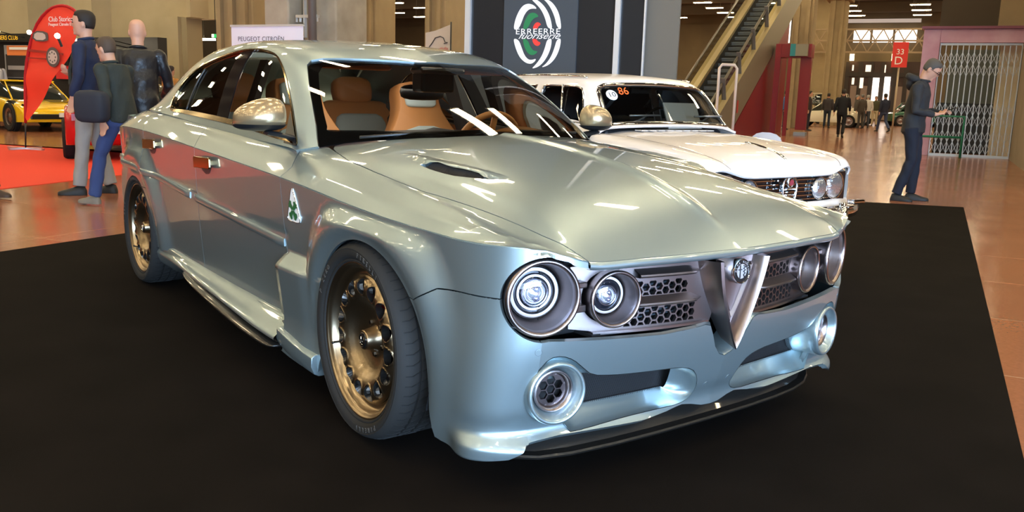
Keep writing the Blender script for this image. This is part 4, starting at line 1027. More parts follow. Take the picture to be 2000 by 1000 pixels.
# ------------------------------------------------------------------ the hall; A runs away along the hall, B to the right across it
CP = Vector((2.517, -2.22, 1.165))
HA = math.radians(117.3); A = Vector((math.cos(HA), math.sin(HA), 0)); B = Vector((math.sin(HA), -math.cos(HA), 0)); BR = HA-PI/2
def ray(px, py): return _d + _r2*((px-1000)/1705) - _u2*((py-500)/1705)
def gp(px, py): v = ray(px, py); return CP+v*(-CP.z/v.z)
def dp(px, py, dep): return CP+ray(px, py)*dep
def vp(px, py, P0, D): 
    n = Vector((-D.y, D.x, 0)); v = ray(px, py); return CP+v*((Vector(P0)-CP).dot(n)/v.dot(n))
def hall(a, b, z=0): return Vector((CP.x, CP.y, 0))+A*a+B*b+Vector((0, 0, z))
def ab(P): q = Vector(P)-Vector((CP.x, CP.y, 0)); return q.dot(A), q.dot(B)
RB = BR      # rotation that turns local x onto B, local y onto A
def struct(o): o['kind'] = 'structure'; return o
def quad(b, pts): return b.add(pts, [tuple(range(len(pts)))])
def hbox(b, a0, a1, b0, b1, z0, z1):
    vs = [hall(a, q, z) for a in (a0, a1) for q in (b0, b1) for z in (z0, z1)]
    return b.add(vs, [(0,1,3,2),(4,6,7,5),(0,4,5,1),(2,3,7,6),(0,2,6,4),(1,5,7,3)])
# floor: glossy terracotta tiles
def floor_mat():
    m = bpy.data.materials.new('terracotta tiles'); m.use_nodes = True; nt = m.node_tree; p = nt.nodes['Principled BSDF']
    tc = nt.nodes.new('ShaderNodeTexCoord'); mp = nt.nodes.new('ShaderNodeMapping'); mp.inputs['Rotation'].default_value = (0, 0, -BR)
    nt.links.new(tc.outputs['Object'], mp.inputs['Vector'])
    br = nt.nodes.new('ShaderNodeTexBrick'); br.offset = 0; br.inputs['Scale'].default_value = 1; br.inputs['Brick Width'].default_value = 1.2; br.inputs['Row Height'].default_value = 1.2; br.inputs['Mortar Size'].default_value = .006
    br.inputs['Color1'].default_value = (.36, .135, .062, 1); br.inputs['Color2'].default_value = (.33, .12, .056, 1); br.inputs['Mortar'].default_value = (.46, .27, .17, 1)
    nt.links.new(mp.outputs[0], br.inputs['Vector'])
    n = nt.nodes.new('ShaderNodeTexNoise'); n.inputs['Scale'].default_value = 45; n.inputs['Detail'].default_value = 6; nt.links.new(tc.outputs['Object'], n.inputs['Vector'])
    mx = nt.nodes.new('ShaderNodeMixRGB'); mx.blend_type = 'MULTIPLY'; mx.inputs[0].default_value = .35; nt.links.new(br.outputs['Color'], mx.inputs[1]); nt.links.new(n.outputs['Fac'], mx.inputs[2])
    nt.links.new(mx.outputs[0], p.inputs['Base Color'])
    n2 = nt.nodes.new('ShaderNodeTexNoise'); n2.inputs['Scale'].default_value = 1.2; nt.links.new(tc.outputs['Object'], n2.inputs['Vector'])
    mr = nt.nodes.new('ShaderNodeMapRange'); mr.inputs['To Min'].default_value = .10; mr.inputs['To Max'].default_value = .26; nt.links.new(n2.outputs['Fac'], mr.inputs['Value']); nt.links.new(mr.outputs[0], p.inputs['Roughness'])
    return m
b = MB(); hbox(b, -14, 90, -75, 24, -.2, 0); struct(b.build('floor', floor_mat()))
# ceiling with deep beams
CZ = 7.6
CEIL = mat('ceiling dark', (.060, .048, .034), 0, .9)
b = MB(); hbox(b, -14, 90, -75, 24, CZ+.9, CZ+1.1); struct(b.build('ceiling', CEIL))
BEAM = mat('beam concrete', (.115, .09, .06), 0, .9)
for i, a in enumerate(range(-10, 90, 8)):
    b = MB(); hbox(b, a-.2, a+.2, -75, 24, CZ+.2, CZ+.9); struct(b.build('trim_%d' % (i+1), BEAM))
LAMP = mat('lamp tube', (1, 1, 1), 0, .5, emit=(1.0, .81, .49), es=58)
LCASE = mat('lamp case', (.5, .48, .42), 0, .5)
lamp0 = None; k = 0
ORD = ['first', 'second', 'third', 'fourth', 'fifth', 'sixth', 'seventh', 'eighth', 'ninth', 'tenth', 'eleventh', 'twelfth', 'thirteenth', 'fourteenth', 'fifteenth', 'sixteenth', 'seventeenth', 'eighteenth', 'nineteenth', 'twentieth', 'twenty-first', 'twenty-second', 'twenty-third', 'twenty-fourth', 'twenty-fifth', 'twenty-sixth']
ROWN = {0: 'row above the 33 sign'}
for q_ in range(1, 4): ROWN[q_] = '%s row right of the 33 sign' % ORD[q_-1]
for q_ in range(1, 10): ROWN[-q_] = '%s row left of the 33 sign' % ORD[q_-1]
for bi in range(-9, 4):
    for ai in range(-4, 21):
        a = ai*3.5+.4; q = bi*4.4-1.8
        if bi < -2 and ai < 0 and bi % 2: continue
        if bi < -6 and ai < 3: continue
        P = hall(a, q, CZ)
        if lamp0 is None:
            o = thing('ceiling_lamp', 'white strip lamp hanging under the dark hall ceiling', 'lamp', P, RB, 'strip lamps under the hall ceiling')
            g = MB(); g.box((0, 0, .05), (1.25, .34, .07)); g.build('lamp_housing', LCASE, o)
            g = MB(); g.box((0, 0, 0), (1.15, .27, .03)); g.build('lamp_tube', LAMP, o); g = MB(); g.box((-.4, 0, .5), (.012, .012, .85)); g.build('rod', LCASE, o); g = MB(); g.box((.4, 0, .5), (.012, .012, .85)); g.build('rod', LCASE, o)
            lamp0 = o
        else:
            o = copy_tree(lamp0); o.location = P
        o['label'] = 'strip lamp in the %s, %s from the end' % (ROWN[bi], ORD[20-ai])
# black show carpet
c0 = gp(1882, 405); c1 = gp(1640, 392); eL = gp(250, 455)
cb = c0+(c1-c0).normalized()*14
CARPET = mat('black carpet', (.0062, .0047, .0037), 0, .95, bump=(700, .5, .002), noise=(3, (.0088, .0067, .0054), .35, .7), spec=.06)
aC, bC = ab(c0); aL, bL = ab(eL)
P = [c0, hall(-12, bC-.05), hall(-12, -10), hall(-12+.0, bL-.25), gp(0, 492), eL]
nd = (gp(250, 455)-gp(0, 492)).normalized(); far = eL+nd*9.2
b = MB(); pts = [Vector((p.x, p.y, .006)) for p in [c0, hall(-9, bC), hall(-9, -26), Vector(gp(0, 492))-nd*8, eL, c0+(c1-c0).normalized()*9.5]]
# intersect back edge with left edge
def isect(p, d, q, e):
    t = ((q.x-p.x)*e.y-(q.y-p.y)*e.x)/(d.x*e.y-d.y*e.x); return p+d*t
bk = isect(c0, (c1-c0).normalized(), eL, nd)
pts = [c0, hall(-9, bC), hall(-9, -26), gp(0, 492)-nd*8, eL, bk]; pts = [Vector((p.x, p.y, 0)) for p in pts]
b.add([p+Vector((0, 0, .002)) for p in pts]+pts, [tuple(range(6))]+[(i, (i+1) % 6, 6+(i+1) % 6, 6+i) for i in range(6)])
tag(b.build('carpet', CARPET), 'large black show carpet laid under the two front cars', 'carpet')
# red carpet far left
RC = mat('red carpet', (.70, .045, .018), 0, .9, bump=(500, .4, .002))
r0, r1 = gp(0, 370), gp(230, 343); r2, r3 = gp(0, 283), gp(120, 291); dn = (r1-r0).normalized(); db = (r3-r2).normalized()
pts = [r0-dn*6, r0+dn*5.2, r2+db*6.5, r2-db*3]
b = MB(); b.add([Vector((p.x, p.y, .006)) for p in pts]+[Vector((p.x, p.y, 0)) for p in pts], [(0,1,2,3)]+[(i, (i+1) % 4, 4+(i+1) % 4, 4+i) for i in range(4)])
tag(b.build('carpet', RC), 'bright red carpet on the tiled floor under the feather flag', 'carpet')
# ---- walls
CONC = mat('beige concrete', (.36, .275, .155), 0, .85, noise=(1.2, (.28, .21, .12), .3, .7))
CONC2 = mat('grey concrete', (.40, .36, .29), 0, .85, noise=(2.5, (.27, .24, .19), .3, .75))
CONC3 = mat('cream wall', (.50, .41, .25), 0, .85, noise=(.9, (.42, .34, .20), .3, .7))
def wall_px(name, P0, D, x0, x1, z1, m, th=.3, z0=0.):
    p = vp(x0, 250, P0, D); q = vp(x1, 250, P0, D); n = Vector((-D.y, D.x, 0))
    if n.dot(p-CP) < 0: n = -n
    b = MB(); vs = []
    for z in (z0, z1):
        for c in (p, q, q+n*th, p+n*th): vs.append(Vector((c.x, c.y, z)))
    b.add(vs, [(0,1,2,3),(4,7,6,5),(0,4,5,1),(1,5,6,2),(2,6,7,3),(3,7,4,0)])
    return b.build(name, m)
WL = dp(300, 170, 27)
struct(wall_px('wall_left', WL, B, -900, 372, CZ+1, CONC3))
struct(wall_px('wall_left_upper', WL, B, 372, 440, CZ+1, CONC3, z0=3.1))
struct(wall_px('wall_corridor', WL+A*6, B, 340, 520, 4, mat('corridor dark', (.03, .025, .02), 0, .8)))
struct(wall_px('wall_left_inner', WL-A*.4, B, 316, 355, 3.15, CONC3, th=.4))
struct(wall_px('wall_left_frame', WL-A*.6, B, 362, 372, 3.1, mat('door frame', (.30, .24, .14), 0, .7), th=.6))
# ribbed pilasters on that wall
for i, (x0, x1) in enumerate(((-60, 12), (12, 70), (150, 192), (372, 380))):
    struct(wall_px('trim_%d' % (40+i), WL-A*.7, B, x0, x1, CZ+1, CONC3 if i else mat('white pier', (.52, .50, .44), 0, .8), th=.7, z0=3.1 if i == 3 else 0))
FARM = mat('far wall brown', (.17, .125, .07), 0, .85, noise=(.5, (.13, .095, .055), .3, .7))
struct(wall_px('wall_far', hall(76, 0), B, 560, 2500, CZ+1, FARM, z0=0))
struct(wall_px('wall_mid', hall(48, 0), B, 690, 920, 3.6, CONC3))
b = MB(); hbox(b, -14, 90, -75.4, -75, 0, CZ+1); struct(b.build('wall_side', CONC3))
b = MB(); hbox(b, -14, 90, 24, 24.4, 0, CZ+1); struct(b.build('wall_right', CONC2))
# ---- concrete columns
def column(px0, px1, dep, m, label, th=1.2, ribs=0, cap=False):
    p = dp((px0+px1)/2, 200, dep); a, q = ab(p); w = (px1-px0)/1705*dep*.93
    t = thing('concrete_column', label, 'column', hall(a, q, 0), RB, None)
    b = MB(); b.box((0, 0, (CZ+.9)/2), (w, th, CZ+.9)); b.build('shaft', m, t, bevel=.03)
    if ribs:
        for k in range(ribs):
            x = -w/2+w*(k+.5)/ribs; b = MB(); b.box((x, -th/2-.06, (CZ+.9)/2), (w/ribs*.35, .12, CZ+.9)); b.build('rib', m, t)
    if cap: b = MB(); b.box((0, 0, CZ-.3), (w*1.5, th*1.4, .9)); b.build('capital', m, t, bevel=.05)
    return t
column(448, 545, 21, CONC, 'ribbed beige concrete column behind the white upright banner', ribs=3)
gcol = column(545, 607, 15.5, CONC2, 'grey concrete column half with a clamp bracket, left of the round pipe', th=.9)
column(617, 698, 15.5, CONC2, 'grey concrete column half with peeling paint, right of the round pipe', th=.9)
column(722, 757, 30, CONC, 'slim beige column between the grey column and the black stand wall, left one', ribs=2)
column(843, 892, 26, CONC, 'slim beige column just left of the black stand wall', ribs=2)
column(1538, 1578, 42, CONC, 'tall beige column right of the escalator', ribs=2, cap=True)
column(1606, 1640, 50, CONC, 'tall beige column above the white off-road car', ribs=2, cap=True)
column(1578, 1608, 56, CONC, 'recessed beige pier between two tall columns right of the escalator')
b = MB(); p = dp(612, 200, 14.85); b.tube([(p.x, p.y, 0), (p.x, p.y, CZ)], .07, 16); tag(b.build('drain_pipe', mat('pipe grey', (.16, .15, .14), .3, .4), smooth=True), 'dark round pipe running up between the two grey column halves', 'pipe')
b = MB(); p = dp(596, 32, 14.72); q = p+B*0; b.bar(q-B*.18, q+B*.28, .06, .05); b.bar(q+Vector((0, 0, -.35)), q+Vector((0, 0, .35)), .05, .05)
for s in (-.18, -.1, .16, .25): b.bar(q+B*s-Vector((0, 0, .09)), q+B*s+Vector((0, 0, .02)), .03, .03)
tag(b.build('clamp_bracket', mat('galvanised', (.62, .62, .60), .6, .4)), 'galvanised clamp bracket on the grey concrete column above the banner', 'bracket')
# near pier on the right edge and the beam over the gate
pr = gp(1965, 308); ap, bp = ab(pr)
b = MB(); hbox(b, ab(gp(1812, 303))[0]-9, ab(gp(1812, 303))[0]-.3, bp, bp+3, 0, CZ+1); tag(b.build('concrete_pier', mat('pier brown', (.24, .19, .135), 0, .85, noise=(1.5, (.19, .15, .10), .3, .7))), 'massive brown concrete pier at the right edge beside the gate', 'pier')
gpt = gp(1812, 303); ga, gb = ab(gpt)
def gx(px, py=200): return ab(vp(px, py, gpt, B))[1]
def gz(px, py): return vp(px, py, gpt, B).z
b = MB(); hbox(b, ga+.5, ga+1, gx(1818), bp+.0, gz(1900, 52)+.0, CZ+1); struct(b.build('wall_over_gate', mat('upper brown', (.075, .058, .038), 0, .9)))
b = MB(); hbox(b, ga+.3, ga+.5, gx(1932), gx(1984), gz(1900, 56), CZ+1); struct(b.build('trim_60', CONC))
# ---- pink framed kiosk with folding lattice gate
zt = gz(1900, 57); zb = gz(1900, 84)
PINK = mat('pink paint', (.62, .40, .52), 0, .45, noise=(1.6, (.50, .26, .38), .35, .7))
kio = thing('kiosk_front', 'pink painted gateway frame closed by a folding lattice gate', 'gateway', hall(ga, (gx(1822)+gx(1985))/2), RB)
inv = kio.matrix_basis.inverted() if False else None
def krel(b_): # b coordinate -> local x of the kiosk
    return b_-(gx(1822)+gx(1985))/2
b = MB(); b.box((krel((gx(1790)+gx(1823))/2), .15, zt/2), (gx(1823)-gx(1790), .5, zt)); b.build('pier', PINK, kio, bevel=.01)
b = MB(); b.box((krel((gx(1823)+gx(1985))/2), .15, (zt+zb)/2), (gx(1985)-gx(1823), .5, zt-zb)); b.build('lintel', PINK, kio, bevel=.01)
b = MB(); b.box((krel((gx(1790)+gx(1985))/2), .1, zt+.03), (gx(1985)-gx(1790)+.1, .6, .06)); b.build('coping', mat('plum', (.22, .07, .12), 0, .5), kio)
GATE = mat('gate steel', (.48, .51, .51), .5, .4)
gl_, gr_ = krel(gx(1825)), krel(gx(1983)); n = 15
b = MB(); b.box(((gl_+gr_)/2, 0, .03), (gr_-gl_, .08, .06)); b.build('gate_rail', GATE, kio); b = MB(); b.box(((gl_+gr_)/2, 0, zb-.03), (gr_-gl_, .06, .05)); b.build('gate_rail', GATE, kio)
for k in range(n):
    x = gl_+(gr_-gl_)*k/(n-1); b = MB(); b.box((x, 0, zb/2), (.022, .022, zb)); b.build('gate_bar', GATE, kio)
for zc in (.35, 1.0, zb-.5):
    b = MB(); w = (gr_-gl_)/(n-1); hgt = .28
    for k in range(n-1):
        x = gl_+w*k
        for s in (0, 1):
            for zz in (zc-.14, zc+.14): b.bar((x, .012*(1 if s else -1), zz-hgt/2 if s else zz+hgt/2), (x+w, .012*(1 if s else -1), zz+hgt/2 if s else zz-hgt/2), .009, .005, up=(0, 1, 0))
    b.build('gate_lattice', GATE, kio, fix=False)
b = MB(); b.box((krel((gx(1945)+gx(1985))/2), .6, zb/2), (gx(1985)-gx(1943), .1, zb)); b.build('cream_panel', mat('cream panel', (.62, .56, .40), 0, .7), kio)
b = MB(); b.box((.25, 2.8, zb/2), (gx(1985)-gx(1823), .1, zb)); b.build('shop_back', mat('shop back', (.10, .12, .11), 0, .8), kio)
b = MB(); b.box((-.1, 2.0, .65), (1.4, .5, 1.3)); b.build('shop_counter', mat('counter dark', (.015, .02, .02), 0, .5), kio, bevel=.02)
# green rail
b = MB(); p = gp(1873, 305); a_, b_ = ab(p); a_ -= .9; z1 = 1.165-(225-207)/78; 
L = [hall(a_, b_, 0), hall(a_, b_, .97), hall(a_, b_-.98, .97), hall(a_, b_-.98, 0)]
b.tube(L, .032, 8); b.tube([hall(a_, b_, .48), hall(a_, b_-.98, .48)], .028, 8)
tag(b.build('barrier_rail', mat('green rail', (.015, .20, .12), 0, .35), smooth=True), 'green tubular barrier in front of the folding gate', 'barrier')
# ---- hanging sign 33 D
ps = dp(1758, 107, 30); a_, b_ = ab(ps); sg = thing('hanging_sign', 'red direction sign reading 33 and D on a pole', 'sign', hall(a_, b_, 0), RB)
w = 28/1705*30; h = 48/1705*30*1.0; zc = ps.z
b = MB(); b.box((0, 0, zc), (w, .05, h)); b.build('board', mat('sign red', (.72, .035, .025), 0, .45), sg)
b = MB(); b.tube([(0, .04, 0), (0, .04, zc-h/2)], .03, 8); b.build('post', mat('post cream', (.45, .36, .25), 0, .5), sg, smooth=True)
WL_ = mat('sign white', (.85, .85, .85), 0, .5)
fm = Matrix.Rotation(PI/2, 4, 'X')
text('sign_text', '33', .26, Matrix.Translation((0, -.03, zc+.09)) @ fm, WL_, sg); text('sign_text', 'D', .38, Matrix.Translation((-.03, -.03, zc-.21)) @ fm, WL_, sg); text('sign_text', 'sortie', .08, Matrix.Translation((0, -.03, zc+.34)) @ fm, WL_, sg) if False else None
# ---- far end of the hall: glazed doors, windows, truss
SKY = mat('daylight pane', (1, 1, 1), 0, .5, emit=(1.0, .93, .86), es=1.6)
SKY2 = mat('daylight pane dim', (1, 1, 1), 0, .5, emit=(1.0, .80, .62), es=.9)
FAR = hall(75.4, 0)
def far_rect(b, x0, y0, x1, y1, off=0): 
    p = vp(x0, y1, FAR-A*off, B); q = vp(x1, y0, FAR-A*off, B); 
    return quad(b, [Vector((p.x, p.y, p.z)), Vector((q.x, q.y, p.z)), Vector((q.x, q.y, q.z)), Vector((p.x, p.y, q.z))])
def win(n, rects, m, off=0.):
    b = MB(); 
    for r in rects: far_rect(b, *r, off=off)
    return struct(b.build('window_%d' % n, m, fix=False))
win(1, [(1666, 57, 1701, 83), (1703, 57, 1745, 83), (1747, 57, 1792, 83)], SKY)
win(2, [(1517, 38, 1530, 84), (1532, 38, 1546, 84)], SKY)
win(3, [(1700, 152, 1718, 204), (1722, 150, 1740, 208)], SKY, .4)
win(4, [(1664, 127, 1668, 138), (1690, 127, 1702, 140), (1727, 127, 1731, 142), (1678, 152, 1687, 172), (1663, 152, 1669, 165)], SKY2, .35)
win(5, [(1640, 36, 1800, 45)], mat('window pale', (.4, .35, .3), 0, .5, emit=(1., .85, .75), es=.35), .05)
b = MB(); far_rect(b, 1650, 121, 1812, 215, off=-.15) if False else far_rect(b, 1650, 121, 1812, 236, off=.02)
struct(b.build('door_1', mat('dark door', (.045, .018, .010), 0, .5), fix=False))
b = MB()
for x in (1650, 1675, 1696, 1719, 1742, 1765): far_rect(b, x, 121, x+3, 232, off=.2)
far_rect(b, 1650, 143, 1800, 149, off=.25)
struct(b.build('trim_61', mat('door bars', (.03, .02, .015), 0, .6), fix=False))
b = MB(); far_rect(b, 1655, 170, 1800, 232, off=.15); struct(b.build('door_2', mat('doors lower', (.14, .075, .04), 0, .5, emit=(1., .7, .45), es=.06), fix=False))
TR = mat('truss steel', (.33, .24, .15), .3, .5)
b = MB(); z0, z1 = vp(1700, 104, FAR, B).z, vp(1700, 56, FAR, B).z
bl, br_ = ab(vp(1560, 80, hall(58, 0), B))[1], ab(vp(1810, 80, hall(58, 0), B))[1]; z0 = vp(1700, 102, hall(58, 0), B).z; z1 = vp(1700, 57, hall(58, 0), B).z; zm = (z0+z1)/2
for z in (z0, zm, z1): b.bar(hall(58, bl, z), hall(58, br_, z), .10, .10)
n = 9
for k in range(n):
    q0 = bl+(br_-bl)*k/n; q1 = bl+(br_-bl)*(k+1)/n; qm = (q0+q1)/2
    for za, zb_ in ((z0, zm), (z1, zm)): b.bar(hall(58, q0, za), hall(58, qm, zb_), .06, .06); b.bar(hall(58, qm, zb_), hall(58, q1, za), .06, .06)
tag(b.build('roof_truss', TR, fix=False), 'long zigzag steel truss spanning the far end of the hall', 'truss')
for i, x in enumerate((1664, 1746)):
    o = thing('wall_lamp', ('glowing wall lamp over the far doors, left of the red sign' if i == 0 else 'glowing wall lamp over the far doors, behind the red sign'), 'lamp', vp(x, 112, FAR-A*.4, B), RB)
    b = MB(); b.box((0, 0, 0), (.30, .3, .5)); b.build('lamp_glow', mat('wall lamp glow', (1, .8, .5), 0, .5, emit=(1., .72, .35), es=9), o); b = MB(); b.box((0, 0, .3), (.4, .4, .1)); b.build('lamp_cap', TR, o)
# ---- black exhibition wall with the round emblem panel
EW = dp(1050, 190, 8.6)
def ewz(px, py): return vp(px, py, EW, B)
def epanel(name, x0, x1, m, par=None, off=0., z0=.003, z1=4.4, th=.03):
    p = vp(x0, 190, EW-A*off, B); q = vp(x1, 190, EW-A*off, B); b = MB(); vs = []
    for z in (z0, z1):
        for c in (p, q, q+A*th, p+A*th): vs.append(Vector((c.x, c.y, z)))
    b.add(vs, [(0,1,2,3),(4,7,6,5),(0,4,5,1),(1,5,6,2),(2,6,7,3),(3,7,4,0)]); return b.build(name, m, par)
ALU = mat('aluminium', (.78, .78, .80), .6, .35)
PBLK = mat('panel black', (.010, .011, .014), 0, .35); PGREY = mat('panel slate', (.045, .055, .068), 0, .5); PBRN = mat('panel taupe', (.13, .11, .085), 0, .7)
ex = thing('exhibition_wall', 'black partition wall on aluminium posts behind the white car', 'partition', (0, 0, 0))
epanel('wall_panel', 914, 1194, PBLK, ex); epanel('wall_panel', 1204, 1249, PBLK, ex, off=.0)
for x in (905, 1193): epanel('post', x, x+10, ALU, ex, off=.03, th=.06)
epanel('post', 1249, 1252, ALU, ex, off=.02)
gpn = thing('exhibition_wall', 'taupe partition wall right of the black one, left of the escalator', 'partition', (0, 0, 0)); epanel('wall_panel', 1252.5, 1318, PBRN, gpn, off=-.08)
lp = epanel('emblem_board', 980, 1121, PGREY, ex, off=.02, th=.02)
# emblem: rings and crescents, lettering
pc = vp(1050, 64, EW-A*.024, B); ppm = 1705/8.6
em = frame_m(pc, -A, B)   # local x along B, local y up
OFFW = mat('logo white', (.90, .88, .86), 0, .5); LGR = mat('logo green', (.02, .19, .07), 0, .5); LRD = mat('logo red', (.85, .05, .04), 0, .5)
def cres(pts_px, m, nm):
    b = MB(); P = [vp(x, y, EW-A*.023, B) for x, y in smooth_poly(pts_px, it=2)]
    b.add(P+[p-A*.002 for p in P], [tuple(range(len(P))), tuple(range(len(P), 2*len(P)))]); b.build(nm, m, ex, fix=False)
z = lambda pts: [(880+x/4.545, y/4.545) for x, y in pts]
cres(z([(560,262),(570,190),(600,110),(640,50),(690,30),(740,45),(770,80),(730,75),(690,85),(655,130),(630,200),(610,245),(590,262)]), OFFW, 'logo_arc')
cres(z([(715,-8),(770,-5),(840,60),(885,150),(905,258),(880,255),(858,235),(840,160),(805,85),(760,35)]), OFFW, 'logo_arc')
cres(z([(820,-8),(880,0),(935,60),(970,140),(985,258),(960,255),(938,215),(925,150),(890,70),(850,15)]), OFFW, 'logo_arc')
cres(z([(642,262),(655,195),(690,125),(730,110),(765,122),(785,150),(745,158),(715,190),(695,235),(670,260)]), LGR, 'logo_arc')
cres(z([(728,262),(742,215),(775,192),(808,218),(785,228),(768,262)]), LRD, 'logo_arc')
cres(z([(558,345),(575,420),(610,505),(660,555),(710,570),(745,550),(762,520),(725,532),(690,530),(655,490),(630,420),(610,365),(585,345)]), OFFW, 'logo_arc')
cres(z([(900,342),(890,430),(850,520),(790,590),(714,614),(760,570),(810,500),(840,420),(855,360),(875,345)]), OFFW, 'logo_arc')
cres(z([(982,342),(970,430),(930,520),(870,580),(800,602),(850,565),(895,500),(925,420),(938,370),(955,345)]), OFFW, 'logo_arc')
cres(z([(640,345),(655,420),(690,480),(730,492),(760,475),(776,455),(735,450),(708,415),(690,365),(665,345)]), LGR, 'logo_arc')
cres(z([(722,345),(740,395),(770,410),(790,400),(801,378),(775,368),(760,345)]), LRD, 'logo_arc')
pt = vp(1050, 62.0, EW-A*.024, B); text('logo_text', 'ERREERRE', .078, frame_m(pt, -A, B), OFFW, ex, space=1.12, sx=1.27, depth=.001)
pt = vp(1051, 70.5, EW-A*.024, B); text('logo_text', 'fuoriserie', .085, frame_m(pt, -A, B), OFFW, ex, shear=.6, sx=1.33, depth=.001)
# ---- white banner with lettering, small pennant
pb = dp(520, 60, 13.0)
p, q = vp(452, 52, pb, B), vp(592, 55, pb, B); bn = thing('banner_stand', 'white upright banner with dark lettering behind the silver roof', 'banner', (p+q)/2*1.0, 0); bn.location = ((p.x+q.x)/2, (p.y+q.y)/2, 0); bn.rotation_euler = (0, 0, RB)
wd_ = (q-p).length; b = MB(); b.box((0, 0, p.z/2), (wd_, .01, p.z)); b.build('banner_sheet', mat('banner white', (.74, .74, .86), 0, .6), bn); b = MB(); b.box((0, 0, p.z+.01), (wd_+.02, .04, .03)); b.build('top_rail', ALU, bn); b = MB(); b.box((0, 0, .03), (wd_, .25, .06)); b.build('foot', ALU, bn)
pt = vp(510, 76.5, pb, B); lx = (Vector((pt.x, pt.y, 0))-bn.location).dot(B); text('banner_text', 'PEUGEOT CITROËN', .094, Matrix.Translation((lx, -.008, pt.z)) @ fm, mat('banner ink', (.06, .06, .09), 0, .6), bn, space=1.08)
pf = dp(855, 80, 12.5); 
def pan_px(pts, P0, m, name, par=None, th=.008):
    P = [vp(x, y, P0, B) for x, y in pts]; b = MB(); n = len(P); b.add(P+[p+A*th for p in P], [tuple(range(n)), tuple(range(n, 2*n))[::-1]]+[(i, (i+1) % n, n+(i+1) % n, n+i) for i in range(n)]); return b.build(name, m, par, fix=False)
fl_ = thing('pennant', 'small white pennant with a car sketch left of the black wall', 'flag', (0, 0, 0))
pan_px([(831, 64), (850, 60), (880, 48), (879, 160), (831, 160)], pf, mat('pennant cloth', (.58, .52, .48), 0, .7), 'cloth', fl_)
P = [vp(x, y, pf-A*.01, B) for x, y in [(838, 92), (844, 84), (850, 74), (860, 71), (866, 74), (869, 82), (874, 83), (867, 85)]]; b = MB(); b.tube(P, .007, 6); b.build('car_sketch', mat('sketch ink', (.05, .05, .05), 0, .6), fl_)
pt = vp(866, 95, pf-A*.012, B); text('pennant_text', 'giulia', .07, frame_m(pt, -A, B), mat('pennant red', (.6, .05, .03), 0, .6), fl_, shear=.3)
b = MB(); p = vp(881, 50, pf, B); b.tube([(p.x, p.y, 0), (p.x, p.y, p.z+.05)], .012, 8); b.build('pole', BLACK, fl_, smooth=True)
# ---- exit signs over the corridor
for i, x in enumerate((420, 434)):
    o = thing('exit_sign', ['green lit exit sign over the dark corridor, left of the pair', 'green lit exit sign over the dark corridor, right of the pair'][i], 'sign', vp(x, 70, WL-A*.8, B), RB)
    b = MB(); b.box((0, 0, 0), (.19, .05, .10)); b.build('sign_box', mat('exit green', (.01, .3, .08), 0, .4, emit=(.05, .9, .25), es=.5), o); b = MB(); b.box((-.055, -.03, 0), (.08, .01, .09)); b.build('sign_symbol', mat('exit white', (1, 1, .8), 0, .4, emit=(1., 1., .7), es=1.5), o)
for o_ in [q_ for q_ in C.objects if q_.get('category') == 'sign' and q_.name.startswith('exit')]:
    b = MB(); b.box((0, .02, .75), (.015, .015, 1.4)); b.build('hanger', BLACK, o_)
o = thing('strip_light', 'bright strip light in the dark corridor under the exit signs', 'lamp', vp(398, 77, WL+A*1.5, B), RB); b = MB(); b.box((0, 0, 0), (.9, .1, .06)); b.build('tube', LAMP, o); b = MB(); b.box((0, 0, .8), (.02, .02, 1.6)); b.build('hanger', BLACK, o)
# ------------------------------------------------------------------ people
def remesh(mb, name, m, parent, vox=.012, smooth_it=4, noise=0.):
    o = mb.build('tmp', m, None)
    md = o.modifiers.new('r', 'REMESH'); md.mode = 'VOXEL'; md.voxel_size = vox; md.use_smooth_shade = True
    s = o.modifiers.new('s', 'SMOOTH'); s.iterations = smooth_it; s.factor = .5
    bpy.context.view_layer.update()
    me = bpy.data.meshes.new_from_object(o.evaluated_get(bpy.context.evaluated_depsgraph_get()))
    bpy.data.objects.remove(o); me.name = name
    if noise:
        for v in me.vertices:
            c = v.co; v.co = c+v.normal*noise*(math.sin(c.z*34+math.sin(c.x*19)*2)+math.sin(c.x*41+c.y*37+c.z*17))*.5
    me.materials.clear(); return link(name, me, m, parent)
def ell(b, c, r, rot=None, n=14, k=10):
    R = []
    for i in range(k+1):
        a = -PI/2+PI*i/k; f = max(math.cos(a), .03); ring = []
        for j in range(n):
            t = 2*PI*j/n; q = Vector((r[0]*f*math.cos(t), r[1]*f*math.sin(t), r[2]*math.sin(a)))
            if rot is not None: q = rot @ q
            ring.append(q+Vector(c))
        R.append(ring)
    b.loft(R)
def tubep(b, pts, rs, n=12): b.tube([Vector(p) for p in pts], rs, n)
def rings(b, data, n=18):
    """data: (centre, rx, ry) horizontal ellipses from low to high"""
    R = []
    for c, rx, ry in data: R.append([(c[0]+rx*math.cos(2*PI*k/n), c[1]+ry*math.sin(2*PI*k/n), c[2]) for k in range(n)])
    b.loft(R)
SKIN = mat('skin', (.56, .30, .20), 0, .55)
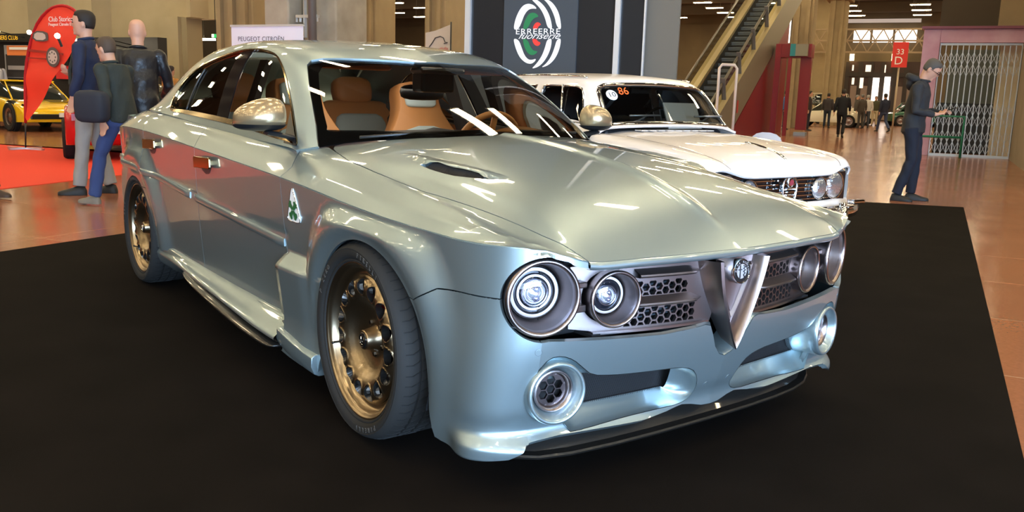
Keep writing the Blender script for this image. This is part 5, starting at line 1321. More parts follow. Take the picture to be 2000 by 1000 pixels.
def person(label, loc, heading, P, top, legs, shoes=(.015, .015, .015), hair=(.03, .02, .015), H=1.76, hairstyle='short', vox=.012, group=None, skin=None, hood=False, sleeve=True, glasses=False, name='person', top2=None):
    sc = H/1.76; V = lambda x, y, z: Vector((x, y, z))*sc
    t = thing(name, label, 'person', (loc[0], loc[1], P.get('lift', 0)), heading, group)
    sk = skin or SKIN
    hip = V(*P.get('hip', (0, 0, .94))); chest = V(*P.get('chest', (0, 0, 1.30))); neck = V(*P.get('neck', (0, 0, 1.49))); head = V(*P.get('head', (.02, 0, 1.635)))
    sh = [V(*P['sh'][i]) if 'sh' in P else chest+V(0, .19*(1 if i == 0 else -1), .12) for i in (0, 1)]
    el = [V(*q) for q in P['el']]; wr = [V(*q) for q in P['wr']]; fg = [V(*q) for q in P.get('fg', [(w.x/sc, w.y/sc, w.z/sc-.17) for w in wr])]
    kn = [V(*q) for q in P['kn']]; an = [V(*q) for q in P['an']]; toe = [V(*q) for q in P['toe']]
    hj = [hip+V(0, .095, -.02), hip+V(0, -.095, -.02)]
    pit = P.get('pitch', 0.); yaw = P.get('yaw', 0.)
    RH = Matrix.Rotation(yaw, 3, 'Z') @ Matrix.Rotation(pit, 3, 'Y')
    def hd(x, y, z): return head+RH @ (Vector((x, y, z))*sc)
    # -- body (skin)
    b = MB()
    def skull(bb, g=0.):
        R = []
        for z, cx, rx, ry in [(-.118,.028,.030,.026),(-.105,.022,.050,.044),(-.085,.012,.066,.056),(-.06,.004,.080,.064),(-.03,.0,.090,.070),(0,-.002,.096,.075),(.03,-.004,.099,.077),(.06,-.008,.096,.074),(.09,-.010,.080,.063),(.108,-.012,.055,.045),(.117,-.012,.02,.018)]:
            R.append([hd(cx+(rx+g)*math.cos(2*PI*k/20)*(1.0 if math.cos(2*PI*k/20) > 0 else 1.0), (ry+g)*math.sin(2*PI*k/20), z) for k in range(20)])
        bb.loft(R)
    skull(b)
    b.loft([[hd(.088, -.010, .012), hd(.088, .010, .012), hd(.084, .0, .02)], [hd(.108, -.014, -.022), hd(.108, .014, -.022), hd(.120, 0, -.014)], [hd(.085, -.017, -.036), hd(.085, .017, -.036), hd(.100, 0, -.036)]])
    ell(b, hd(.085, 0, -.062), (.012, .024, .006), RH); ell(b, hd(.084, 0, -.074), (.011, .020, .006), RH); ell(b, hd(.075, 0, -.10), (.020, .022, .016), RH)
    ell(b, hd(.080, .032, .022), (.016, .022, .007), RH); ell(b, hd(.080, -.032, .022), (.016, .022, .007), RH)
    for s in (-1, 1): ell(b, hd(-.012, s*.077, -.012), (.020, .009, .032), RH)
    nk = neck-V(.01, 0, .05); tubep(b, [nk-V(0, 0, .04), neck, head+RH @ (Vector((-.018, 0, -.06))*sc)], [.062*sc, .056*sc, .058*sc])
    rings(b, [(hip-V(0, 0, .07), .09*sc, .13*sc), (hip+V(0, 0, .04), .10*sc, .145*sc), ((hip+chest)/2, .095*sc, .135*sc), (chest, .105*sc, .16*sc), (chest+V(0, 0, .11), .085*sc, .155*sc), (neck-V(0, 0, .02), .05*sc, .06*sc)])
    for i in (0, 1):
        tubep(b, [sh[i], (sh[i]+el[i])/2, el[i]], [.048*sc, .045*sc, .036*sc]); tubep(b, [el[i], (el[i]*.6+wr[i]*.4), wr[i]], [.037*sc, .038*sc, .026*sc])
        tubep(b, [hj[i], (hj[i]+kn[i])/2, kn[i]], [.075*sc, .068*sc, .050*sc]); tubep(b, [kn[i], kn[i]*.65+an[i]*.35, an[i]], [.05*sc, .052*sc, .034*sc])
        # hand
        d = (fg[i]-wr[i]); L = .088*sc; d = d.normalized(); side_v = Vector((0, 0, 1)).cross(d) if abs(d.z) < .7 else Vector((1, 0, 0)); side_v = (side_v-d*side_v.dot(d)).normalized(); nv = d.cross(side_v)
        pm = wr[i]+d*L; b.loft([[p+side_v*w*a*sc+nv*h*c*sc for a, c in ((-1,-1),(1,-1),(1,1),(-1,1))] for p, w, h in ((wr[i]-d*.01, .024, .018), (wr[i]+d*.03*sc, .034, .016), (pm, .040, .013))])
        curl = P.get('curl', .5)
        for q in range(4):
            base = pm+side_v*(-.030+.020*q)*sc; l = (.034, .040, .038, .030)[q]*sc; d1 = (d+nv*-curl*.5*(1 if i == 0 else -1)*P.get('cs', 1)).normalized(); d2 = (d+nv*-curl*1.8*(1 if i == 0 else -1)*P.get('cs', 1)).normalized()
            tubep(b, [base-d*.01, base+d1*l, base+d1*l+d2*l*.9], [.0095*sc, .009*sc, .0075*sc], 8)
        sdir = -side_v if P.get('thumb', 0) == 0 else side_v
        tb = wr[i]+d*.03*sc+sdir*.03*sc; tubep(b, [tb, tb+(d*.7+sdir*.8).normalized()*.035*sc, tb+(d*1.6+sdir*.8).normalized()*.062*sc], [.012*sc, .011*sc, .009*sc], 8)
    remesh(b, 'body', sk, t, vox=min(vox, .010) if vox < .015 else vox, smooth_it=3)
    # -- eyes and brows
    if vox < .015:
        for s in (-1, 1):
            e = MB(); ell(e, hd(.0855, s*.031, .004), (.010, .0135, .0065), RH); e.build('eye', mat('eye', (.05, .04, .04), 0, .2), t, smooth=True)
        e = MB(); tubep(e, [hd(.092, -.018, -.0665), hd(.097, 0, -.066), hd(.092, .018, -.0665)], .0025*sc, 6); e.build('mouth', mat('mouth', (.28, .10, .08), 0, .6), t, smooth=True)
        if hairstyle != 'bald':
            for s in (-1, 1):
                e = MB(); tubep(e, [hd(.094, s*.014, .024), hd(.094, s*.034, .030), hd(.082, s*.052, .023)], .0045*sc, 6); e.build('brow', mat('hair %s' % str(hair), hair, 0, .7), t, smooth=True)
    # -- hair
    if hairstyle != 'bald':
        g = MB(); R = []
        lowz = {'short': -.045, 'long': -.10}.get(hairstyle, -.03)
        for z, rx, ry in [(-.05,.082,.069),(-.02,.094,.077),(.01,.100,.080),(.04,.103,.081),(.07,.100,.078),(.10,.082,.064),(.117,.056,.045),(.124,.02,.018)]:
            ring = []
            for k in range(24):
                a = 2*PI*k/24; c, s_ = math.cos(a), math.sin(a)
                xx = rx*c; 
                front = c > .35
                zz = z
                if z < .095 and c > .15: xx = min(xx, .040+.03*(z > .04)+.014*(z > .06)); 
                if z < .0 and c > -.25: xx = min(xx, -.03)
                ring.append(hd(-.010+xx, ry*s_, zz))
            R.append(ring)
        g.loft(R); g.build('hair', mat('hair %s' % str(hair), hair, 0, .75, bump=(160, .6, .004)), t, smooth=True)
    # -- trousers
    lm = legs if isinstance(legs, bpy.types.Material) else mat('trousers %s' % str(legs), legs, 0, .85, bump=(9, .5, .02))
    b = MB()
    rings(b, [(hip-V(0, 0, .12), .115*sc, .165*sc), (hip-V(0, 0, .03), .125*sc, .172*sc), (hip+V(0, 0, .07), .115*sc, .158*sc)])
    for i in (0, 1):
        tubep(b, [hj[i]-V(0, 0, .02), hj[i]*.6+kn[i]*.4, kn[i], kn[i]*.5+an[i]*.5, an[i]+V(0, 0, .0)], [.098*sc, .085*sc, .068*sc, .064*sc, .062*sc])
    remesh(b, 'trousers', lm, t, vox=vox, smooth_it=3, noise=.005 if vox < .015 else 0)
    # -- top
    tm_ = top if isinstance(top, bpy.types.Material) else mat('top %s' % str(top), top, 0, .8, bump=(8, .6, .02))
    b = MB(); hem = P.get('hem', -.06)
    rings(b, [(hip+V(0, 0, hem), .135*sc, .185*sc), (hip+V(0, 0, .05), .130*sc, .178*sc), ((hip+chest)/2+V(0, 0, .02), .130*sc, .172*sc), (chest, .128*sc, .188*sc), (chest+V(0, 0, .10), .110*sc, .190*sc), (chest+V(-.005, 0, .155), .085*sc, .135*sc), (neck-V(0, 0, .005), .062*sc, .070*sc)])
    for i in (0, 1):
        ell(b, sh[i]-V(0, 0, .01), (.062*sc, .058*sc, .06*sc))
        if sleeve: tubep(b, [sh[i], (sh[i]+el[i])/2, el[i], el[i]*.45+wr[i]*.55, wr[i]*.93+el[i]*.07], [.066*sc, .060*sc, .053*sc, .047*sc, .038*sc])
        else: tubep(b, [sh[i], (sh[i]+el[i])/2, el[i]*.8+sh[i]*.2], [.066*sc, .062*sc, .055*sc])
    remesh(b, 'jacket' if sleeve else 'shirt', tm_, t, vox=vox, smooth_it=3, noise=.006 if vox < .015 else 0)
    if hood:
        b = MB(); pts = [neck+V(-.085+.15*math.cos(a)*.55, .105*math.sin(a), .01+.035*math.cos(a)*-1) for a in np.linspace(.9, 2*PI-.9, 14)]
        tubep(b, pts, [.03]+[.042*sc]*12+[.03], 10); ell(b, neck+V(-.13, 0, -.05), (.065, .11, .085)); remesh(b, 'hood', tm_, t, vox=.012)
    # collar
    b = MB(); pts = [neck+V(.005+.066*math.cos(a), .074*math.sin(a), -.004-.012*math.cos(a)) for a in np.linspace(0, 2*PI, 18, endpoint=False)]; b.tube(pts, .014*sc, 8, closed=True); b.build('collar', top2 or tm_, t, smooth=True)
    if glasses:
        b = MB()
        for s in (-1, 1): b.tube([hd(.104, s*.033+.022*math.cos(a), .002+.015*math.sin(a)) for a in np.linspace(0, 2*PI, 16, endpoint=False)], .0022, 5, closed=True); b.tube([hd(.104, s*.055, .006), hd(.05, s*.080, .006), hd(-.01, s*.084, .0)], .0022, 5)
        b.build('glasses', BLACK, t, smooth=True, fix=False)
    # shoes
    sm_ = mat('shoe %s' % str(shoes), shoes, 0, .6)
    for i in (0, 1):
        d = (toe[i]-an[i]); d.z = 0; d = d.normalized() if d.length > 1e-4 else Vector((1, 0, 0)); sv = Vector((-d.y, d.x, 0)); base = an[i]-d*.06*sc; tp = toe[i]
        R = []; z0 = min(an[i].z-.085*sc, 9)
        for k, (f, w, h) in enumerate([(0,.022,.05),(.06,.036,.085),(.25,.038,.095),(.42,.040,.08),(.65,.047,.058),(.85,.045,.045),(.97,.028,.035),(1.0,.012,.022)]):
            p = base+(tp+d*.035*sc-base)*f; zb = (an[i].z-.088*sc)*(1-f)+(toe[i].z-.028*sc)*f
            R.append([Vector((p.x, p.y, zb))+sv*w*sc*math.cos(a)*(1 if math.sin(a) < .2 else .85)+Vector((0, 0, (h*sc*.5)*(1+math.sin(a)) if math.sin(a) > -.4 else .0)) for a in np.linspace(0, 2*PI, 14, endpoint=False)])
        b = MB(); b.loft(R); b.build('shoe', sm_, t, auto=50)
    return t
STAND = dict(el=[(.0,.26,1.13),(.0,-.26,1.13)], wr=[(.03,.27,.90),(.03,-.27,.90)], kn=[(.01,.10,.50),(.01,-.10,.50)], an=[(-.02,.11,.09),(-.02,-.11,.09)], toe=[(.15,.13,.03),(.15,-.13,.03)])
WALK = dict(STAND, el=[(-.08,.25,1.13),(.06,-.25,1.13)], wr=[(-.04,.27,.90),(.20,-.24,.96)], kn=[(.20,.10,.53),(-.03,-.10,.50)], an=[(.30,.10,.10),(-.36,-.10,.17)], toe=[(.46,.11,.045),(-.22,-.10,.03)])
def pmod(base, **k): d = dict(base); d.update(k); return d
hdB = BR       # facing across the hall to the right (local x onto B)
# man with a phone at the right
pm = gp(1768, 392)
phone = pmod(STAND, chest=(.03,0,1.29), neck=(.055,0,1.475), head=(.135,0,1.60), pitch=math.radians(38), el=[(.06,.24,1.10),(.04,-.25,1.10)], wr=[(.28,.12,1.09),(.25,-.13,1.07)], fg=[(.38,.04,1.12),(.36,-.03,1.10)], curl=1.0,
    kn=[(.05,.11,.50),(.03,-.09,.50)], an=[(.03,.12,.09),(-.10,-.10,.09)], toe=[(.21,.15,.03),(.06,-.11,.03)], hem=-.10)
man = person('man in dark hooded jacket and black shoes looking down at a phone beside the carpet', pm, hdB-.12, phone, (.022, .023, .026), (.008, .011, .022), hair=(.075, .065, .055), H=1.78, hood=True, glasses=True, vox=.011)
ph = MB(); ph.box((0, 0, 0), (.15, .075, .010)); po = ph.build('smartphone', GLOSSB, None, bevel=.003); tag(po, 'dark smartphone held by the man at the right', 'phone')
po.matrix_world = Matrix.Translation(Vector((pm.x, pm.y, 0))+Matrix.Rotation(hdB-.12, 3, 'Z') @ Vector((.39, .01, 1.145))) @ Matrix.Rotation(hdB-.12, 4, 'Z') @ Matrix.Rotation(-.35, 4, 'Y')
# three men passing on the left
NAVY = (.012, .020, .055)
hl = BR+PI     # facing left across the hall
p1 = gp(186, 379)
w1 = pmod(STAND, hip=(0,0,.96), yaw=math.radians(8), el=[(-.01,.27,1.15),(.10,-.27,1.17)], wr=[(.06,.26,.93),(.19,-.10,1.14)], fg=[(.08,.26,.80),(.24,.00,1.20)], kn=[(.05,.10,.51),(-.03,-.10,.50)], an=[(.10,.11,.09),(-.12,-.10,.09)], toe=[(.26,.14,.03),(.04,-.13,.03)], hem=-.04, curl=1.2)
n1 = person('tall dark-haired man in navy jacket and pale grey jeans walking left', p1, hl+.55, w1, NAVY, (.30, .285, .27), hair=(.018, .012, .009), H=1.90, vox=.011)
# shoulder strap and bag
b = MB(); hp = Vector((p1.x, p1.y, 0)); RZ = Matrix.Rotation(hl+.55, 3, 'Z')
b.tube([hp+RZ @ Vector(q) for q in [(-.02,-.15,1.61),(.10,-.11,1.54),(.155,-.02,1.42),(.16,.06,1.28),(.12,.17,1.14),(.03,.22,1.05)]], .018, 6); so = b.build('bag_strap', mat('strap', (.02, .022, .02), 0, .8), None); so.parent = n1; so.matrix_parent_inverse = n1.matrix_basis.inverted()
p2 = gp(246, 402)
w2 = pmod(WALK, chest=(.06,0,1.28), neck=(.10,0,1.46), head=(.15,0,1.59), pitch=.2, el=[(-.05,.25,1.12),(.13,-.25,1.10)], wr=[(.0,.26,.88),(.30,-.20,1.02)], hem=-.08)
n2 = person('man in dark green jacket and blue jeans striding left, brown hair', p2, hl+.15, w2, (.022, .030, .028), (.035, .065, .19), shoes=(.20, .18, .15), hair=(.07, .045, .03), H=1.64, vox=.012)
b = MB(); cushion(b, (0, 0, 0), (.34, .16, .30), None, .5); bag = b.build('shoulder_bag', mat('bag cloth', (.018, .022, .035), 0, .8), None, smooth=True); tag(bag, 'dark shoulder bag hanging beside the man in blue jeans', 'bag')
bag.matrix_world = Matrix.Translation(hp*0+Vector((p2.x, p2.y, 0))+Matrix.Rotation(hl+.15, 3, 'Z') @ Vector((.06, .30, .95))) @ Matrix.Rotation(hl+.15, 4, 'Z')
p3 = gp(283, 387)
w3 = pmod(WALK, chest=(.05,0,1.30), neck=(.06,0,1.48), head=(.09,0,1.63), pitch=.12, el=[(-.08,.27,1.13),(.10,-.27,1.12)], wr=[(-.02,.28,.90),(.26,-.22,1.0)], hem=-.10, kn=[(.14,.10,.52),(-.03,-.10,.50)], an=[(.18,.10,.09),(-.30,-.10,.15)], toe=[(.34,.11,.035),(-.15,-.10,.03)])
n3 = person('bald man in black leather jacket walking away to the left', p3, hl-.75, w3, mat('black leather', (.010, .010, .013), 0, .38, bump=(9, .7, .02)), (.030, .060, .18), shoes=(.6, .58, .54), hairstyle='bald', H=1.82, vox=.012)
# foot of a man at the very left edge
p4 = gp(-70, 385)
n4 = person('man mostly outside the left edge, only a brown shoe and dark trouser leg showing', p4, hl+PI+.1, pmod(WALK, wr=[(-.04,.24,.90),(.02,-.24,.90)], el=[(-.05,.22,1.13),(-.03,-.22,1.13)]), (.05, .05, .06), (.012, .016, .035), shoes=(.05, .03, .02), H=1.75, vox=.02)
# people sitting and standing far off
FARP = [
 (1640, 269, hdB+PI/2, WALK, (.008,.008,.010), (.008,.008,.010), 'dark figure in a long black coat walking away down the hall', .0),
 (1613, 250, hdB+PI/2, STAND, (.05,.045,.05), (.02,.03,.05), 'man in grey sweater standing in front of the white off-road car', .0),
 (1690, 250, hdB+PI/2, STAND, (.55,.52,.50), (.05,.06,.08), 'grey-haired man in a white top at the far doors', .6),
 (1679, 251, hdB+2.2, STAND, (.06,.05,.04), (.05,.045,.04), 'figure in brown close beside the man in white, far down the hall', .2),
 (1706, 246, hdB-PI/2, STAND, (.06,.06,.03), (.45,.38,.25), 'figure in olive jacket and cream trousers, right of the man in white', .1),
 (1723, 258, hdB+PI/2+.6, WALK, (.015,.02,.045), (.04,.06,.13), 'man in navy jacket and jeans walking away, left of the man with the phone', .0),
 (1669, 248, hdB, STAND, (.07,.06,.05), (.04,.04,.04), 'small figure by the green car, left of the man in white', .3),
 (1576, 255, hdB, STAND, (.03,.02,.02), (.02,.02,.03), 'dark figure partly behind the red portal column', .0),
 (1530, 253, hdB, STAND, (.05,.14,.35), (.03,.03,.05), 'person in a bright blue top seen through the red portal', .0)]
for px, py, hh, pose, tc, lc, lab, gr in FARP:
    person(lab, gp(px, py), hh, pose, tc, lc, hair=(.03+gr*.6, .025+gr*.6, .02+gr*.6), H=1.72, vox=.022)
# three visitors at the black booth on the left
SIT = pmod(STAND)
pY = dp(100, 200, 25.5)
person('woman with fair curly hair in a bright yellow top behind the yellow car', (dp(100, 200, 25.8)), hl, SIT, (.75,.62,.03), (.05,.05,.06), hair=(.45,.33,.20), H=1.52, vox=.02)
person('white-haired man seen through the window of the yellow car', (dp(18, 200, 26.2)), hdB-1.2, SIT, (.25,.27,.30), (.05,.05,.06), hair=(.7,.68,.65), H=1.58, vox=.02)
person('man in an ochre jacket with back turned, behind the roof of the silver car', (dp(335, 200, 19)), hdB+PI/2, SIT, (.42,.20,.05), (.03,.03,.04), hair=(.03,.02,.02), H=1.58, vox=.02)
person('man in a pale shirt cut off by the left edge behind the yellow car', (dp(-2, 200, 25.0)), hdB, SIT, (.55,.54,.56), (.03,.03,.04), hair=(.1,.08,.06), H=1.80, vox=.02)
# ------------------------------------------------------------------ white classic saloon
WCAR = mat('ivory paint', (.74, .68, .64), 0, .4, coat=.6)
WG = glass('classic glass', (.55, .58, .56)); WGD = glass('classic glass dark', (.14, .14, .14))
wc_ = thing('classic_saloon', 'white boxy vintage saloon with round headlights behind the silver sedan', 'car', (-1.522, 2.606, 0), -.037)
def crow(x, zc, zs, zf, ye=.775, zd=.0):  # centre, mid, seam, valley, fender crown, edge
    return [(x, 0, zc), (x, .25, zc-.004), (x, .46, zs+.012), (x, .56, zs-.004), (x, .64, zf-.008), (x, .70, zf), (x, ye-.012, zf-.022), (x, ye, zf-.075)]
H_net = [crow(-.50,.948,.925,.925), crow(-.30,.935,.915,.915), crow(-.02,.916,.892,.897), crow(.25,.893,.862,.868), crow(.42,.866,.835,.845,.770), crow(.54,.835,.805,.822,.760),
         [(.625,0,.790),(.62,.25,.785),(.61,.46,.775),(.60,.56,.785),(.595,.64,.800),(.59,.70,.795),(.57,.745,.775),(.55,.755,.73)],
         [(.67,0,.705),(.668,.25,.705),(.66,.42,.705),(.65,.50,.72),(.635,.60,.752),(.625,.67,.755),(.60,.735,.735),(.57,.752,.69)]]
H_net = [[(p_[0], p_[1]*.962, p_[2]) for p_ in r_] for r_ in H_net]
HN = Net(H_net)
def tree(o): return o
whole('bonnet', sheet(HN, [(0,0),(1,0),(1,1),(0,1)], step=.03, scale=(1.2, .85), thick=.015), WCAR, wc_)
for s in (-1, 1):  # bonnet shut line
    P = HN.posn(np.linspace(.08, .97, 24), np.full(24, .50))[0]; b = MB(); b.tube([(x, y*s, z+.0005) for x, y, z in P], .0028, 5); b.build('bonnet_seam', mat('seam grey', (.25, .22, .2), 0, .6), wc_, smooth=True)
P = HN.posn(np.linspace(.42, .90, 16), np.zeros(16))[0]; b = MB(); b.tube([(x, 0, z+.006) for x, y, z in P], [.006]+[.011]*13+[.009, .005], 8); b.build('bonnet_spear', CHROME, wc_, smooth=True)
b = MB()
for k in range(9): b.box((-.40, -.34+k*.085, .944), (.07, .06, .006))
b.build('cowl_vents', mat('vent white', (.6, .56, .54), 0, .4), wc_, fix=False)
for s in (-1, 1):
    R = []
    for x, y in ((.57,.752),(.42,.772),(.25,.778),(0,.78),(-.5,.78),(-1.2,.782),(-1.9,.78),(-2.5,.77),(-2.95,.74)):
        zt = .70 if x > .5 else (.76 if x > .3 else (.80 if x > .1 else .85)); y = y*(.962 if x > -.4 else 1.); R.append([(x, s*(y+.0), zt), (x, s*(y+.006), .62), (x, s*y, .40), (x, s*(y-.03), .24)])
    b = MB(); b.loft(R, closed=False); b.build('body_side', WCAR, wc_, auto=50)
    R = []
    for x, zt in ((-.5,.85),(-1.2,.852),(-1.9,.86),(-2.5,.86),(-2.95,.84)): R.append([(x, s*.78, zt), (x, s*.775, .91), (x, s*.735, .945), (x, s*.60, .95)])
    b = MB(); b.loft(R, closed=False); b.build('shoulder', WCAR, wc_, auto=60)
b = MB(); b.box((-3.0, 0, .62), (.1, 1.44, .66)); b.box((-2.75, 0, .93), (.5, 1.3, .05)); b.build('boot', WCAR, wc_, bevel=.03)
# greenhouse
K = [[(-.44,.70,.935),(-.445,.66,.945),(-.455,.62,.955),(-.44,.56,.965),(-.41,.3,.975),(-.40,0,.978)],
     [(-.62,.70,.938),(-.60,.645,1.05),(-.585,.60,1.11),(-.565,.55,1.125),(-.54,.3,1.135),(-.53,0,1.138)],
     [(-.78,.70,.94),(-.77,.63,1.16),(-.71,.565,1.265),(-.69,.52,1.285),(-.665,.28,1.305),(-.655,0,1.308)],
     [(-.92,.70,.94),(-.90,.62,1.18),(-.84,.56,1.300),(-.82,.50,1.318),(-.79,.27,1.335),(-.78,0,1.34)],
     [(-1.3,.70,.94),(-1.3,.615,1.19),(-1.28,.56,1.315),(-1.28,.50,1.335),(-1.27,.27,1.355),(-1.27,0,1.36)],
     [(-1.8,.70,.945),(-1.8,.615,1.19),(-1.8,.56,1.315),(-1.8,.50,1.335),(-1.8,.27,1.352),(-1.8,0,1.357)],
     [(-2.2,.70,.95),(-2.18,.62,1.17),(-2.16,.565,1.29),(-2.16,.50,1.31),(-2.15,.27,1.33),(-2.15,0,1.335)],
     [(-2.55,.68,.95),(-2.45,.62,1.08),(-2.36,.57,1.18),(-2.35,.50,1.20),(-2.34,.27,1.21),(-2.34,0,1.215)],
     [(-2.62,.66,.95),(-2.60,.60,.96),(-2.58,.55,.97),(-2.57,.5,.97),(-2.56,.27,.975),(-2.56,0,.975)]]
KN = Net(K); iK = Inv(KN, 300, 120); kuv = lambda pts: [tuple(q) for q in iK(pts)]
wsP = kuv(dense([(-.458,.605,.962),(-.50,.59,1.02),(-.59,.565,1.13),(-.655,.545,1.205),(-.675,.52,1.235),(-.68,.47,1.255),(-.655,.25,1.268),(-.645,.0,1.272)], .03)); wsP = [(max(u, .006), v) for u, v in wsP]; wsP[-1] = (wsP[-1][0], 1.)
w_in = kuv([(-.43,.001,.99)])[0]
wbot = [(.035, 1.), (.035, wsP[0][1])]
fwin = kuv(dense([(-.64,.675,.985),(-.735,.625,1.19),(-.775,.602,1.235),(-.85,.598,1.25),(-1.20,.598,1.255),(-1.235,.60,1.245),(-1.24,.68,.98)], .05))
rwin_ = kuv(dense([(-1.32,.68,.98),(-1.32,.60,1.255),(-1.95,.60,1.25),(-2.02,.62,1.19),(-2.05,.68,.985)], .05))
whole('roof', sheet(KN, [(0., 0.), (0., 1.)]+[(.006, 1.)]+[(.006, wsP[0][1])]+wsP+[(1., 1.), (1., 0.)], [fwin, rwin_], step=.03, scale=(2.5, 1.), thick=.015), WCAR, wc_)
whole('windscreen', sheet(KN, [(.006, wsP[0][1])]+wsP+[(.006, 1.)], step=.05, scale=(2.5, 1.), thick=0, offset=-.006), WG, wc_)
Pw = KN.pos([p[0] for p in wsP], [p[1] for p in wsP]); 
b = MB(); lst = [tuple(p) for p in Pw]; bt = [tuple(KN.pos([.006], [v])[0]) for v in np.linspace(wsP[0][1], 1, 10)]
full_ = lst[::-1]+bt; N_, M_ = len(lst), None
loop = [(x, y, z) for x, y, z in lst]+[(x, -y, z) for x, y, z in lst[::-1]]; bl_ = bt; loop += [(x, -y, z) for x, y, z in bl_[1:]]+[(x, y, z) for x, y, z in bl_[::-1][1:-1]]
b.tube(loop, .014, 8, closed=True); b.build('windscreen_chrome', CHROME, wc_, smooth=True)
b = MB(); cx_ = Vector((-.72, 0, 1.0)); b.tube([(x+(-.7-x)*.035, y*.975, z+(1.1-z)*.05) for x, y, z in loop], .014, 6, closed=True); b.build('windscreen_rubber', BLACK, wc_, smooth=True)
for nm, w in (('front_window', fwin), ('rear_window', rwin_)):
    for s in (-1, 1):
        d = sheet(KN, w, step=.06, scale=(2.5, 1.), thick=0, offset=-.008); mesh(nm, d if s > 0 else flip(d), WGD, wc_)
        P = KN.pos([p[0] for p in w], [p[1] for p in w]); b = MB(); b.tube([(x, s*(y+.002), z) for x, y, z in P], .007, 6, closed=True); b.build('window_chrome', CHROME, wc_, smooth=True)
for s in (-1, 1):
    b = MB(); b.tube([(-.98, s*.607, 1.252), (-.90, s*.682, .985)], .008, 6); b.build('vent_window_bar', CHROME, wc_, smooth=True)
    b = MB(); b.tube([(-.80,s*.525,1.308),(-.90,s*.535,1.318),(-1.3,s*.555,1.325),(-1.9,s*.555,1.322),(-2.3,s*.55,1.25)], .008, 6); b.build('gutter', CHROME, wc_, smooth=True)
b = MB(); b.box((-2.2, 0, .62), (.1, 1.3, .7)); b.box((-1.5, .33, .80), (.12, .45, .45), 0, Matrix.Rotation(-.2, 3, 'Y')); b.box((-1.5, -.33, .80), (.12, .45, .45), 0, Matrix.Rotation(-.2, 3, 'Y')); b.build('seats', BLACK, wc_, bevel=.04, fix=False)
b = MB(); b.tube([Vector((-.95, .33, .93))+Vector((.06*math.sin(a), .19*math.cos(a), .17*math.sin(a))) for a in np.linspace(0, 2*PI, 28, endpoint=False)], .012, 6, closed=True); b.build('steering_wheel', BLACK, wc_, smooth=True)
b = MB(); b.box((-.62, 0, .90), (.26, 1.2, .10)); b.build('dashboard', BLACK, wc_, bevel=.03)
b = MB(); b.box((-.80, 0, 1.235), (.02, .20, .06)); b.tube([(-.72, 0, 1.27), (-.78, 0, 1.24)], .01, 6); b.build('inside_mirror', BLACK, wc_)
b = MB(); b.box((-.63, .30, 1.03), (.01, .36, .24), 0, Matrix.Rotation(-.4, 3, 'Y')); b.build('screen_card', mat('card', (.62, .60, .56), 0, .7), wc_)
b = MB()
for s in (-1, 1): b.tube([(-.435, s*.33-.12, .985), (-.47, s*.33+.02, 1.01), (-.53, s*.33+.16, 1.05)], .008, 6); b.tube([(-.50, s*.33-.04, 1.045), (-.50, s*.33+.26, 1.05)], .008, 5)
b.build('wipers', mat('wiper grey', (.45, .45, .46), .7, .35), wc_, smooth=True, fix=False)
# roundel and red number on the screen
def on_ws(y, dz):  # point on windscreen plane just outside
    u = np.interp(dz, [.985, 1.27], [.045, .255]); q = kuv([(-.46-.21*(dz-.985)/.29, abs(y), dz)])[0]; P, N = KN.posn([q[0]], [q[1]]); p = P[0]+N[0]*.004; return Vector((p[0], math.copysign(p[1], y), p[2])), Vector((N[0][0], math.copysign(N[0][1], y), N[0][2]))
p, n = on_ws(-.455, 1.185); m = frame_m(p, n, (0, 1, 0)); b = MB(); b.lathe([(0,.001),(.045,.001),(.046,-.002)], 32, m); b.build('roundel', mat('roundel white', (.95, .95, .95), 0, .3), wc_)
text('roundel_number', '10', .060, m @ Matrix.Translation((0, 0, .0025)), BLACK, wc_, sx=1.15)
p, n = on_ws(-.345, 1.205); m = frame_m(p, n, (0, 1, 0)); text('start_number', '86', .095, m @ Matrix.Translation((0, 0, .0025)), mat('orange number', (.85, .12, .02), 0, .5, emit=(1, .15, .02), es=0), wc_, depth=.001, shear=.1)
# nose
b = MB(); b.box((.56, 0, .615), (.05, 1.34, .20)); b.build('grille_back', GLOSSB, wc_)
b = MB()
for k in range(6): b.box((.605, .0, .545+k*.026), (.012, .92, .006))
b.build('grille_bars', CHROME, wc_, fix=False)
b = MB(); o_ = smooth_poly([(-.075,.70),(.075,.70),(.06,.54),(.0,.47),(-.06,.54)], it=2); b.tube([(.645, y, z) for y, z in o_], .008, 8, closed=True); b.tube([(.645,-.06,.62),(.645,.06,.62)], .005, 6); b.tube([(.645,-.055,.585),(.645,.055,.585)], .005, 6); b.build('shield', CHROME, wc_, smooth=True)
b = MB(); b.lathe([(0,.004),(.028,.004),(.033,.0),(.034,-.01)], 28, frame_m((.652, 0, .665), (1, 0, 0), (0, 1, 0))); sh2 = b.build('emblem', CHROME, wc_, smooth=True); b = MB(); b.lathe([(0,.006),(.02,.006)], 24, frame_m((.652, 0, .665), (1, 0, 0), (0, 1, 0))); b.build('emblem_centre', mat('emblem red', (.35, .05, .07), .3, .4), sh2)
LG = mat('lamp glass', (.75, .76, .80), .9, .12, bump=(90, .7, .004))
